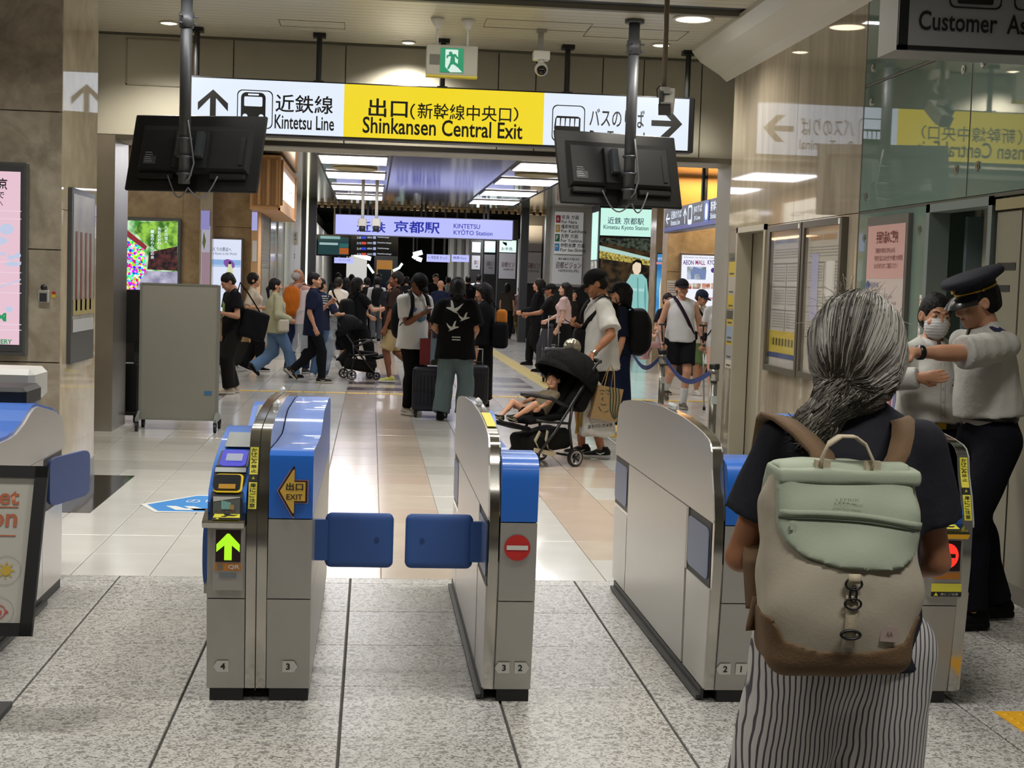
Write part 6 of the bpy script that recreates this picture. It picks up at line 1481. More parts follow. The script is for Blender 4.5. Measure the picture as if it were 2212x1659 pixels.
    if eyes:
        for sg in (1, -1):
            e = hp(MB().sphere((.031*sg, .0855, 1.588), (.0125, .0115, .0062), 10, 6), 'eye', mat('eye_white', '#b9b3a8', .25))
            mb = MB().sphere((.031*sg, .0955, 1.5875), (.0058, .0025, .0058), 8, 6); mb.v = [tuple(Hd(v)) for v in mb.v]; mb.build('iris', mat('iris_dark', '#160d08', .15), e, True)
            hp(MB().tube([(.014*sg, .101, 1.607), (.030*sg, .0965, 1.613), (.047*sg, .084, 1.608)], [.0024, .0032, .0016], 6), 'eyebrow', HAIRM('#17130f' if hair[1].startswith('#1') or hair[1].startswith('#2') else hair[1]))
        hp(MB().tube([(-.024, .088, 1.5285+(.004 if smile else 0)), (-.010, .0985, 1.5275), (0, .1, 1.527), (.010, .0985, 1.5275), (.024, .088, 1.5285+(.004 if smile else 0))], [.0022, .0052, .0056, .0052, .0022], 6), 'mouth', mat('lips_'+skin_, {'light': '#8f5148', 'fair': '#a05a52', 'tan': '#6e3c32', 'brown': '#522a24', 'mid': '#7c463c'}[skin_], .4))
    # ---- clothing
    if bottom:
        kind, col = bottom[0], bottom[1]; o = dict(bottom[2]) if len(bottom) > 2 else {}
        D = SDF(lo-.04*s, hi+.04*s, vox); D.lo[2] = -.01; D.ax[2] = D.lo[2]+np.arange(D.n[2])*vox
        off = o.get('off', .012)*s; wz = hipc+V3(0, 0, o.get('waist', .10)*s)
        yy = V3(0, 1, 0)
        if kind in ('trousers', 'shorts'):
            D.ell(hipc+V3(0, -.005*s, -.01*s), V3(.152*b if f else .145*b, .116*b, .13)*s, .02*s, off=off)
            D.cone(hipc, wz+V3(0, 0, .03*s), .135*s*b, .128*s*b, .02*s, (yy, 1.3), off)
            w = o.get('wide', 1.0); fl_ = o.get('flare', 1.0)
            for i in (0, 1):
                if kind == 'trousers':
                    d = unit(A[i]-knees[i]); end = A[i]+d*o.get('len', -.01)*s
                    D.cone(hips[i], knees[i], .090*s*b*(.6+.4*w), .062*s*b*w, .03*s, None, off); 
                    D.cone(knees[i], end+d*.06*s, .063*s*b*w, .050*s*w*fl_, .02*s, None, off, cutp=(end, d)); D.ell(knees[i]+(A[i]-knees[i])*.28+V3(0, -.02, 0)*s, V3(.056, .060, .13)*s*b**.5, .025*s, off=off)
                else:
                    d = unit(knees[i]-hips[i]); t = o.get('len', .8); end = hips[i]+(knees[i]-hips[i])*t
                    D.cone(hips[i], end+d*.08*s, .092*s*b*w, .075*s*b*w*fl_, .03*s, None, off, cutp=(end, d))
        else:   # skirt / dress skirt
            hem = o.get('hem', .3)*s; r = o.get('r', .2)*s
            c0 = wz; c1 = V3((A[0][0]+A[1][0])/2*.6, (A[0][1]+A[1][1])/2*.6, hem)
            D.cone(c0, hipc-V3(0, 0, .03*s), .125*s*b, .16*s*b, .02*s, (yy, 1.25), off); D.cone(hipc-V3(0, 0, .03*s), c1-V3(0, 0, .3*s), .155*s*b, r, .03*s, (yy, 1.25), off, cutp=(c1, V3(0, 0, -1)))
        D.plane(wz, V3(0, 0, 1)); D.disp(folds(seed+3, o.get('fold', .0042)*s, .9))
        nm = {'trousers': 'trousers', 'shorts': 'shorts', 'skirt': 'skirt'}[kind]
        R.bottom = D.build(nm, o.get('mat') or cloth(col), root, 1)
    if top:
        kind, col = top[0], top[1]; o = dict(top[2]) if len(top) > 2 else {}
        D = SDF(lo-.05*s, hi+.05*s, vox)
        off = o.get('off', .014)*s; hem = o.get('hem', .86); kk = .022*s; r = o.get('r', 1.0)
        bodyprims(D, off, k, True, False)
        c1 = U((0, 0, hem))
        D.cone(U((0, 0, 1.24)), U((0, 0, hem-.15)), .148*s*b*r, .196*s*b*r*o.get('flare', 1.0), .03*s, (yv, 1.26), off, cutp=(c1, RL@V3(0, 0, -1)))
        t = {'tee': .62, 'long': 2.0, 'sleeveless': 0, 'half': .95, 'polo': .6}[kind]; t = o.get('sleeve', t); sw = o.get('sw', 1.0)
        for i in (0, 1):
            if t <= 0: continue
            d = unit(E[i]-sho[i])
            if t <= 1: e = sho[i]+(E[i]-sho[i])*t; D.cone(sho[i]-d*.0, e+d*.05*s, .046*s*b*sw, .058*s*b*sw, .022*s, None, off, cutp=(e, d))
            else:
                D.cone(sho[i], E[i], .046*s*b*sw, .046*s*b*sw, .022*s, None, off); d = unit(W[i]-E[i]); e = E[i]+d*(t-1)*np.linalg.norm(W[i]-E[i])*.96
                D.cone(E[i], e+d*.04*s, .047*s*sw, .037*s*sw, .02*s, None, off, cutp=(e, d))
        if kind == 'sleeveless':
            for i, sg in ((0, 1), (1, -1)): D.ell(sho[i]+V3(.05*sg, 0, 0)*s, V3(.06, .10, .11)*s, .01*s, RL, cut=True)
        nk = o.get('neck', .062)
        D.ell(U((0, .02, 1.475)), V3(nk, nk*1.1, .05)*s, .008*s, RL, cut=True)
        if o.get('hood'):
            D.ell(U((0, -.09, 1.43)), V3(.115, .06, .06)*s, .03*s, RL); D.cone(U((.07, .0, 1.46)), U((.04, .10, 1.40)), .028*s, .022*s, .02*s); D.cone(U((-.07, .0, 1.46)), U((-.04, .10, 1.40)), .028*s, .022*s, .02*s)
        D.disp(folds(seed, o.get('fold', .0045)*s))
        R.top = D.build('shirt', o.get('mat') or cloth(col), root, 1)
        if o.get('collar'):
            cp_, cw_ = [], []
            for a in range(15):
                t0 = pi/2+.22+(2*pi-.44)*a/14; fr = max(sin(t0), 0); cp_.append(U((.066*cos(t0), .008+.070*sin(t0)+.012*fr, 1.452-.030*fr))); cw_.append(tuple(RL@V3(.010*cos(t0), .010*sin(t0)+.006*fr, -.019-.010*fr)*s))
            MB().strip(cp_, cw_, .005).build('collar', o.get('mat') or cloth(col), R.top, True)
    # ---- shoes and socks
    if shoes:
        sv = max(.007, vox*.6)
        for i in (0, 1):
            M_ = Rx(-pit[i]); a = A[i]; Q = lambda p: a+M_@(np.array(p, float)*s)
            D = SDF(a-.26*s, a+.26*s, sv)
            D.cone(Q((0, -.045, -.028)), Q((0, .03, -.032)), .040*s, .040*s, .02*s); D.cone(Q((0, .03, -.035)), Q((0, .135, -.047)), .040*s, .031*s, .02*s, (M_@V3(0, 0, 1), 1.15)); D.cone(Q((0, -.03, -.02)), Q((0, -.02, .02)), .038*s, .040*s, .02*s)
            D.plane(Q((0, 0, -.058)), M_@V3(0, 0, -1)); D.plane(Q((0, 0, .028)), M_@V3(0, 0, 1))
            sh_ = D.build('shoe', cloth(shoes[0], .6), root, 1)
            D = SDF(a-.26*s, a+.26*s, sv); D.cone(Q((0, -.045, -.06)), Q((0, .03, -.06)), .043*s, .042*s, .02*s, (M_@V3(0, 0, 1), .9)); D.cone(Q((0, .03, -.06)), Q((0, .138, -.06)), .042*s, .036*s, .02*s)
            D.plane(Q((0, 0, -.045)), M_@V3(0, 0, 1)); D.plane(Q((0, 0, -.075)), M_@V3(0, 0, -1))
            D.build('sole', cloth(shoes[1], .6), sh_, 0)
            if len(shoes) > 2:   # side flash / laces
                for sg in (1, -1):
                    mb = MB().tube([Q((.041*sg, -.02, -.022)), Q((.043*sg, .02, -.038)), Q((.040*sg, .055, -.026))], [.004*s, .008*s, .003*s], 6); mb.build('side_mark', cloth(shoes[2], .6), sh_, True)
                for q_ in range(4): MB().tube([Q((-.022, .035+.022*q_, .004-.012*q_)), Q((0, .037+.022*q_, .010-.013*q_)), Q((.022, .035+.022*q_, .004-.012*q_))], .0035*s, 5).build('lace', cloth(shoes[2], .7), sh_, True)
    if socks:
        for i in (0, 1):
            d = unit(knees[i]-A[i]); D = SDF(A[i]-.2*s, A[i]+.3*s, .01); D.cone(A[i], A[i]+d*.22*s, .040*s, .050*s, .02, None, .004, cutp=(A[i]+d*socks[1]*s, d)); D.build('sock', cloth(socks[0]), root, 1)
    # ---- hair / hats
    hcol = HAIRM(hair[1]); st = hair[0]
    D = SDF(Hd((0, 0, 1.55))-.42*s, Hd((0, 0, 1.62))+.22*s, max(.0085, vox*.75) if vox > .009 else .0075)
    q = s*hs_
    def hell(p, r, kk=.02, cut=False): D.ell(Hd(p), V3(*r)*q, kk*q, RH, cut=cut)
    def hcone(a, b_, ra, rb, kk=.02): D.cone(Hd(a), Hd(b_), ra*q, rb*q, kk*q)
    if st != 'none':
        if st in ('short', 'cap', 'long', 'pony', 'bob', 'bun', 'puffy'):
            hell((0, -.018, 1.620), (.084, .103, .096) if st != 'puffy' else (.098, .112, .108)); hell((0, -.05, 1.57), (.076, .066, .075))
            if st in ('long', 'bob'):
                for sg in (1, -1): hcone((.066*sg, -.005, 1.62), (.072*sg, -.01, 1.50 if st == 'bob' else 1.40), .030, .026)
                hcone((0, -.07, 1.60), (0, -.075, 1.46 if st == 'bob' else 1.30), .075, .06 if st == 'bob' else .07)
            if st == 'long': hcone((.05, -.06, 1.40), (.055, -.07, 1.20), .035, .02); hcone((-.05, -.06, 1.40), (-.055, -.07, 1.20), .035, .02); hcone((.075, .03, 1.45), (.09, .07, 1.22), .028, .014); hcone((-.075, .03, 1.45), (-.09, .07, 1.22), .028, .014)
            hell((0, .098, 1.555), (.070, .066, .083), .012, True)
            if st in ('short', 'cap', 'puffy', 'pony', 'bun'): D.plane(Hd((0, -.06, 1.515)), RH@V3(0, -.35, -1)); hell((.095, .010, 1.565), (.035, .030, .045), .01, True); hell((-.095, .010, 1.565), (.035, .030, .045), .01, True)
            if st == 'pony': hcone((0, -.105, 1.575), (0, -.135, 1.53), .024, .030, .012); hcone((0, -.135, 1.53), (0, -.115, 1.36), .030, .014, .01)
            if st == 'bun': hell((0, -.115, 1.545), (.036, .036, .04), .01)
        elif st == 'fringe':
            hell((0, -.03, 1.595), (.081, .098, .085)); hell((0, .03, 1.66), (.085, .11, .065), .01, True); hell((0, .10, 1.56), (.08, .075, .09), .01, True); D.plane(Hd((0, -.06, 1.52)), RH@V3(0, -.3, -1))
        elif st == 'swept':
            hell((0, -.014, 1.618), (.083, .104, .094)); hell((0, .098, 1.555), (.066, .066, .083), .012, True)
        D.disp(folds(seed+9, .004*q, 2.2))
        R.hair = D.build('hair', hcol, root, 1)
    if len(hair) > 2 and hair[2]:
        cc = cloth(hair[2], .7); D = SDF(Hd((0, 0, 1.62))-.28*s, Hd((0, 0, 1.62))+.28*s, max(.0075, vox*.65))
        D.ell(Hd((0, -.012, 1.632)), V3(.091, .110, .088)*q, 0, RH); D.plane(Hd((0, 0, 1.612)), RH@V3(0, 0, -1))
        cp = D.build('cap', cc, root, 1)
        bd = hair[3] if len(hair) > 3 else 1
        pts = []; n_ = 9
        for j in range(3):
            for i_ in range(n_):
                a = (i_/(n_-1)-.5)*2.0; rr = (.100, .145, .178)[j]*(1 if abs(a) < .9 else .96)
                yy = cos(a)*rr*(1.0 if j == 0 else 1.02); xx = sin(a)*(.088, .085, .080)[j]; pts.append((xx, bd*yy-.005, 1.622-(0, .008, .022)[j]-.012*abs(sin(a))**2*(j > 0)))
        vs = [Hd(p) for p in pts]+[Hd((p[0], p[1], p[2]-.006)) for p in pts]; fs = []
        for off_ in (0, 27):
            for j in range(2):
                for i_ in range(n_-1): a = off_+j*n_+i_; fs.append((a, a+1, a+n_+1, a+n_))
        for i_ in range(n_-1): fs.append((18+i_, 19+i_, 46+i_, 45+i_))
        MB().add(vs, fs).build('cap_brim', cc, cp, True)
    if mask:
        D = SDF(hc-.16, hc+.16, .005); D.ell(Hd((0, .040, 1.532)), V3(.064, .084, .072)*q, .01, RH)
        D.plane(Hd((0, .1, 1.582)), RH@V3(0, .35, 1)); D.plane(Hd((0, .015, 1.5)), RH@V3(0, -1, 0)); D.disp(lambda p: .0022*np.sin(p[:, 2]*420)); D.build('face_mask', cloth('#c9c9c6', .7), root, 1)
        for sg in (1, -1): MB().tube([Hd((.058*sg, .035, 1.565)), Hd((.075*sg, .0, 1.59)), Hd((.083*sg, -.02, 1.575))], .0018, 5).build('mask_loop', cloth('#c9c9c6', .7), root, True)
    def Wd(p):   # local metres -> world
        a = -RD(face); p = np.array(p, float); return Vector((x+cos(a)*p[0]-sin(a)*p[1], y+sin(a)*p[0]+cos(a)*p[1], p[2]))
    R.Wd = Wd; R.x, R.y = x, y
    return R
def held(name, R, label, cat, group=None):
    """top-level thing sharing a person's local frame"""
    o = empty(name, (R.x, R.y, 0), -RD(R.face)); tag(o, label, cat, group); return o
_cone0 = SDF.cone
def _cone(s, a, b, ra, rb, k=.02, flat=None, off=0.0, cutp=None):
    if cutp is None: return _cone0(s, a, b, ra, rb, k, flat, off)
    a = np.array(a, float); b = np.array(b, float); R_ = max(ra, rb)+abs(off)
    w = s._win(np.minimum(a, b)-R_, np.maximum(a, b)+R_, k+2*s.vox)
    if w is None: return s
    sl, P_ = w; ba = b-a; L2 = max(float(ba@ba), 1e-9); pa = P_-a; h = np.clip((pa@ba)/L2, 0, 1); q = pa-h[..., None]*ba
    if flat is not None:
        ax = unit(np.array(flat[0], float)); c = q@ax; q = q+(c*(flat[1]-1))[..., None]*ax
        d = (np.linalg.norm(q, axis=-1)-(ra+(rb-ra)*h))/(1+(flat[1]-1)*.5)
    else: d = np.linalg.norm(q, axis=-1)-(ra+(rb-ra)*h)
    d = np.maximum(d-off, (P_-np.array(cutp[0]))@unit(np.array(cutp[1], float)))
    s._smin(sl, d.astype(np.float32), k); return s
SDF.cone = _cone
from mathutils.bvhtree import BVHTree
def decal(obj, pts, m, parent, dirv, name='print', lift=.003):
    """print shape snapped onto a garment; pts = (x, z) local, cast along dirv (+1: from +y side, -1: from -y side)"""
    me = obj.data; bv = BVHTree.FromPolygons([v.co.copy() for v in me.vertices], [tuple(p.vertices) for p in me.polygons])
    bm = bmesh.new(); vs = [bm.verts.new((x, 0, z)) for x, z in pts]; f = bm.faces.new(vs); bmesh.ops.triangulate(bm, faces=[f])
    bmesh.ops.subdivide_edges(bm, edges=bm.edges[:], cuts=3, use_grid_fill=True)
    for v in bm.verts:
        h = bv.ray_cast(Vector((v.co.x, dirv*2.0, v.co.z)), Vector((0, -dirv, 0)))
        v.co.y = (h[0].y if h[0] else 0)+dirv*lift
    me2 = bpy.data.meshes.new(name); bm.to_mesh(me2); bm.free(); return link_mesh(name, me2, m, parent)
def rounded_box(name, c, h, rnd, m, parent, vox=.012, M=None, fold=0, seed=3):
    R_ = np.linalg.norm(h)+.03; D = SDF(np.array(c)-R_, np.array(c)+R_, vox); D.box(c, h, rnd, 0, M)
    if fold: D.disp(folds(seed, fold, 1.3))
    return D.build(name, m, parent, 1)
def backpack(R, label, col, w=.15, h=.23, d=.075, z=1.20, strap=None, yoff=-.20):
    g = held('backpack', R, label, 'backpack'); s = R.s; c = R.U((0, yoff, z)); m = cloth(col, .7)
    D = SDF(c-.36*s, c+.36*s, .013); D.ell(c-R.RL@V3(0, d*.2, .02)*s, V3(w*1.08, d*1.25, h*1.02)*s, 0, R.RL); D.box(c, V3(w*.92, d*.8, h*.9)*s, .055*s, .08*s, R.RL); D.disp(folds(4, .006, 1.2)); D.build('pack_body', m, g, 1)
    rounded_box('front_pocket', R.U((0, yoff-d*.8, z-.08)), V3(w*.8, .035, h*.5)*s, .03*s, m, g, .013, R.RL, .003)
    ms = cloth(strap or col, .7)
    for sg in (1, -1):
        pts = [R.U((.07*sg, yoff+.03, z+h*.85)), R.U((.085*sg, -.06, 1.475)), R.U((.095*sg, .02, 1.485)), R.U((.105*sg, .10, 1.42)), R.U((.115*sg, .14, 1.30)), R.U((.13*sg, .12, 1.17)), R.U((.165*sg, .0, 1.08)), R.U((.12*sg, yoff+.05, z-h*.8))]
        MB().strip(pts, tuple(R.RL@V3(.024*s, 0, 0)), .012).build('shoulder_strap', ms, g, True)
    return g
def cross_strap(g, R, m, sg=1, w=.02, z0=1.44, z1=.98, front=True, back=True, off=.0):
    s = R.s; pts = []
    for t in range(11):
        u = t/10; xx = (-.10+.26*u)*sg; pts.append(R.U((xx, (.155+off)*math.sin(pi*min(max(.22+u*.62, 0), 1))*.98, z0+(z1-z0)*u)))
    if front: MB().strip(pts, tuple(R.RL@unit(V3(.7*sg, 0, .5))*w*s), .006).build('strap', m, g, True)
    pts = [R.U(((-.10+.26*t/10)*sg, -(.150+off)*math.sin(pi*min(.25+t/10*.6, 1)), z0+(z1-z0)*t/10)) for t in range(11)]
    if back: MB().strip(pts, tuple(R.RL@unit(V3(.7*sg, 0, .5))*w*s), .006).build('strap', m, g, True)
    a = R.U((-.10*sg, .09, z0)); b = R.U((-.11*sg, 0, z0+.045)); c = R.U((-.10*sg, -.08, z0))
    MB().strip([a, b, c], tuple(R.RL@V3(w*s, 0, 0)), .006).build('strap', m, g, True)
# ================================================================== WHO IS WHERE
def XY(px, py): p = FL(px, py); return p.x, p.y
def HT(px, py, Y): return AT(px, py, Y).z
def LOC(x, y, face, H, w):
    """world point -> person units"""
    s = H/1.70; a = RD(face); dx, dy = w[0]-x, w[1]-y
    return ((cos(a)*dx-sin(a)*dy)/s, (sin(a)*dx+cos(a)*dy)/s, w[2]/s)
BK = '#131314'; NV = '#161b2b'; WH = '#c6c5c1'
STRIDE = [(.07, .30, .085), (-.07, -.30, .17, 38)]; STRIDE2 = [(.07, -.30, .17, 38), (-.07, .30, .085)]; STEP = [(.08, .16, .078), (-.08, -.16, .11, 22)]

# ---- man in black with tote, left
x, y = XY(503, 850)
R = person('person', 'man in black shirt and dark trousers looking down beside the grey board', x, y, -115, HT(485, 588, y), 'm', 'light', hpitch=30, lean=4, wrists=[(.06, .30, 1.16), (-.14, .27, 1.14)], curls=(.9, .9), ankles=[(.10, -.05, .08), (-.12, .10, .08)],
           top=('tee', '#17171a', {'hem': .82, 'r': 1.08, 'sw': 1.15}), bottom=('trousers', '#1f1c1a', {'wide': 1.35, 'flare': 1.1}), shoes=('#b8a893', '#c9c0b0'), seed=3)
decal(R.top, [(-.05, 1.20), (.02, 1.24), (.05, 1.20), (.06, 1.10), (.02, 1.02), (-.04, 1.04), (-.02, 1.12)], mat('print_green', '#8fb26a', .6), R.root, 1)
g = held('tote_bag', R, 'large black tote bag slung behind the man in black', 'tote bag')
rounded_box('bag_body', V3(-.20, -.20, .93), V3(.06, .19, .19), .04, cloth(BK), g, .014, Rx(.25), .006)
MB().strip([V3(-.20, -.30, 1.08), V3(-.19, -.12, 1.35), V3(-.15, -.02, 1.49), V3(-.18, .03, 1.35), V3(-.20, -.08, 1.08)], (.015, .0, 0), .01).build('strap', cloth(BK), g, True)
MB().cyl(R.W[1]-V3(0, 0, .02), R.W[1]+V3(.0, .0, .02), .03).build('watch', mat('watch_black', '#0c0c0d', .3), R.root)
# ---- woman with beige bag behind him
x, y = XY(545, 802)
R = person('person', 'woman with dark puffy hair and glasses passing behind the man in black', x, y, 95, HT(535, 591, y), 'f', 'light', ankles=STEP, wrists=[(.22, .18, 1.12), None], top=('half', '#b7ab95', {'hem': .9}), bottom=('trousers', BK, {'wide': 1.2}), shoes=(BK, '#c4c2bc'), hair=('puffy', '#17130f'), seed=5)
g = held('hand_bag', R, 'beige leather hand bag with brown trim below the black tote', 'hand bag')
rounded_box('bag_body', V3(.24, .02, .84), V3(.06, .20, .12), .025, cloth('#a3906c'), g, .013, None, .003)
MB().tube([V3(.24, -.10, .94), V3(.24, -.06, 1.10), V3(.24, .06, 1.10), V3(.24, .10, .94)], .012, 8).build('handle', cloth('#c8b894'), g, True)
MB().box((.17, -.17, .70), (.185, .21, .74)).build('trim', cloth('#4a3a2c'), g)
# ---- woman in green shirt
x, y = XY(592, 817)
R = person('person', 'woman with black ponytail in pale green shirt and flared jeans walking right', x, y, 68, HT(600, 597, y), 'f', 'light', ankles=[(.05, .33, .085), (-.05, -.33, .20, 42)], wrists=[(.20, .20, .98), (-.2, .18, .95)], hyaw=14,
           top=('long', '#a5a283', {'hem': .80, 'r': 1.1, 'sw': 1.25, 'collar': 1, 'fold': .006}), bottom=('trousers', '#5b7491', {'wide': 1.2, 'flare': 1.55, 'len': .03}), shoes=('#15130f', '#15130f'), hair=('pony', '#120f0d'), seed=8)
g = held('hand_bag', R, 'small cream shoulder bag at the hip of the woman in green', 'hand bag')
rounded_box('bag_body', V3(.25, .05, .83), V3(.04, .09, .10), .03, cloth('#b9b19c'), g, .012, None, .003)
MB().strip([V3(.24, -.01, .92), V3(.21, .02, 1.15), V3(.17, .0, 1.42), V3(.21, .06, 1.15), V3(.24, .10, .92)], (.0, .012, 0), .006).build('strap', cloth('#b9b19c'), g, True)
# ---- elderly man with orange backpack
x, y = XY(640, 808)
R = person('person', 'elderly white haired man in a pink shirt with an orange backpack', x, y, 25, HT(640, 582, y), 'm', 'tan', ankles=STEP, wrists=[None, (-.05, .25, 1.12)], top=('half', '#bd978a', {'hem': .82, 'r': 1.05}), bottom=('trousers', '#1d2440'), shoes=('#3a3a3a', '#9c9c98'), hair=('fringe', '#a8a49c'), seed=11, hyaw=25)
backpack(R, 'orange hiking backpack on the elderly man', '#b5611c', .13, .23, .08, strap='#a07a68')
# ---- striped shirt person behind the navy man
x, y = XY(672, 819)
R = person('person', 'person in striped navy shirt and blue jeans behind the man in navy', x+.12, y, 40, HT(712, 602, y), 'm', 'light', wrists=[(.22, .30, 1.10), None], ankles=[(.09, .03, .08), (-.09, -.05, .08)], top=('half', '#23283a', {'hem': .84}), bottom=('trousers', '#4d6785', {'wide': 1.05}), shoes=('#c5c4c0', '#cfcfcb'), seed=13)
for q in range(6): decal(R.top, [(.02, 1.12+.035*q), (.20, 1.12+.035*q), (.20, 1.137+.035*q), (.02, 1.137+.035*q)], cloth('#b8b8b4'), R.root, -1, 'stripe')
# ---- man in navy striding right
x, y = XY(672, 827)
NAVY = R = person('person', 'smiling man in navy shirt and black jeans striding to the right', x, y, 90, HT(690, 590, y), 'm', 'light', ankles=[(.06, .16, .08), (-.06, -.30, .19, 45)], wrists=[(.21, .05, .86), (-.1, .26, 1.25)], hyaw=8, smile=True, pelvis=(0, .02),
           top=('polo', '#171d31', {'hem': .74, 'r': 1.04, 'sleeve': .85, 'sw': 1.15, 'collar': 1}), bottom=('trousers', '#141519', {'wide': .95}), shoes=('#2a2724', '#b3aa98', '#b9b2a2'), hair=('short', '#100d0b'), seed=17)
# clear plastic covers hanging from arms
PLAS = mat('clear_plastic', '#d4d8da', .12, alpha=.32, bump=(9, .8), spec=.9)
def plastic(px0, py0, px1, py1, Y, w0, w1, label, seed):
    a = AT(px0, py0, Y); b = AT(px1, py1, Y); D = SDF((min(a.x, b.x)-.25, Y-.2, b.z-.05), (max(a.x, b.x)+.25, Y+.2, a.z+.05), .014)
    D.cone(a, b, w0, w1, .02, (V3(0, 1, 0), 1.8)); D.plane(b, V3(0, 0, -1)); D.plane(a, V3(0, 0, 1)); D.disp(folds(seed, .014, 1.2)); o = D.build('plastic_cover', PLAS, None, 1); tag(o, label, 'plastic bag', 'clear plastic covers carried by walkers')
plastic(658, 628, 650, 760, 22.9, .06, .15, 'long clear plastic cover hanging left of the man in navy', 3)
plastic(722, 665, 708, 800, 22.9, .05, .11, 'long clear plastic cover hanging right of the man in navy', 5)
# ---- woman in white blouse far
x, y = XY(728, 776)
R = person('person', 'woman in white blouse with a black shoulder strap near the dark stroller', x, y, 20, HT(727, 600, y), 'f', 'light', top=('half', WH, {'hem': .9}), bottom=('skirt', '#181a22', {'hem': .2, 'r': .2}), hair=('bun', '#17130f'), vox=.015, seed=19)
g = held('shoulder_bag', R, 'thin black strap bag across the white blouse', 'shoulder bag'); cross_strap(g, R, cloth(BK), 1); rounded_box('bag_body', R.U((.20, -.02, .95)), V3(.03, .09, .07), .02, cloth(BK), g)
# ---- woman in black pushing the second stroller
x, y = XY(768, 806)
BW = R = person('person', 'woman in black with cap and black backpack pushing a dark stroller', x, y, 55, HT(768, 597, y), 'f', 'light', ankles=STRIDE, wrists=[(.20, .38, 1.14), (-.18, .40, 1.0)], top=('tee', BK, {'hem': .8, 'r': 1.1, 'sw': 1.2}), bottom=('trousers', BK, {'wide': 1.3, 'flare': 1.2}), shoes=('#c0bfba', '#c9c9c5'), hair=('bob', '#14110f', '#1b1b1d', 1), seed=23)
backpack(R, 'floppy black backpack with an orange charm', '#151517', .16, .22, .10, 1.12)
g = held('bag_charm', R, 'round orange charm hanging from the black backpack', 'charm'); MB().sphere(R.U((.08, -.36, 1.0)), (.05, .03, .035), 12, 8).build('charm', mat('charm_orange', '#d88a3c', .5), g, True); MB().tube([R.U((.08, -.34, 1.03)), R.U((.07, -.30, 1.10))], .006, 6).build('cord', mat('charm_green', '#5a7a4a', .6), g)
# ---- person in white with black backpack, going away
x, y = XY(812, 740)
R = person('person', 'person in white shirt and grey trousers walking away with a black backpack', x, y, -5, HT(818, 599, y), 'm', 'light', ankles=STEP, top=('long', WH, {'hem': .9}), bottom=('trousers', '#55575a'), shoes=(BK, '#c8c8c4'), hair=('puffy', '#15120f'), vox=.015, seed=29)
backpack(R, 'boxy black backpack on the person in white', '#141517', .15, .24, .08)
# ---- man in brown tee walking left
x, y = XY(850, 826)
R = person('person', 'man in brown shirt, khaki shorts and glasses walking left', x, y, -88, HT(858, 588, y), 'm', 'brown', ankles=[(.07, -.34, .20, 45), (-.07, .06, .08)], wrists=[(.20, .16, .82), (-.20, .14, .85)], build=1.08, top=('tee', '#2e201a', {'hem': .82, 'sleeve': .8, 'sw': 1.2, 'r': 1.05}), bottom=('shorts', '#a38f66', {'len': .95, 'wide': 1.1, 'waist': .08}), shoes=('#b4b45c', '#c9c9c0'), hair=('short', '#14100d'), seed=31)
backpack(R, 'flat black backpack on the man in brown', '#1a1a1b', .15, .25, .07, 1.10)
# ---- hoodie man with phone
x, y = XY(887, 896)
HOOD = R = person('person', 'man in white hooded top and black cap looking at his phone', x, y, 148, HT(912, 589, y), 'm', 'brown', hpitch=36, lean=3, hyaw=-6, ankles=[(.08, .02, .08), (-.10, -.10, .08)], wrists=[(.05, .27, 1.22), (-.20, .10, .86)], curls=(.9, .9), palms=[(-.5, .2, .9), None], build=.94,
           top=('tee', '#cfcfcc', {'hem': .80, 'r': 1.12, 'sw': 1.3, 'sleeve': .75, 'hood': 1, 'fold': .006}), bottom=('trousers', '#141415', {'wide': .86}), shoes=('#b9b4a8', '#c9c6bd', '#8c887e'), hair=('short', '#14110e', '#111112', 1), seed=37, vox=.0115)
decal(R.top, [(-.09, 1.17), (-.03, 1.20), (.03, 1.17), (.09, 1.18), (.07, 1.13), (0, 1.10), (-.08, 1.13)], mat('print_blue', '#46647c', .6), R.root, 1); decal(R.top, [(.04, 1.26), (.08, 1.28), (.10, 1.24), (.07, 1.22)], mat('print_blue2', '#5573a8', .6), R.root, 1)
cpk = [o for o in R.root.children if o.name.startswith('cap')][0]
lettering('MLB BRAND', mat('cap_print', '#c6c6c4', .6), R.root, R.Hd((.045, .083, 1.645)), -Vector(R.RH[:, 0]), Vector(R.RH@V3(0, -.35, 1)), .07, .012)
backpack(R, 'black backpack worn by the man in the white hood', '#161618', .15, .24, .08, 1.13)
g = held('smartphone', R, 'smartphone in the hand of the man in the white hood', 'phone'); MB().obox(R.W[0]+V3(-.03, .07, .045), (.15, .075, .009), Matrix((Rz(.5)@Rx(.7)).tolist())).build('phone', mat('phone_grey', '#5f6a78', .25), g)
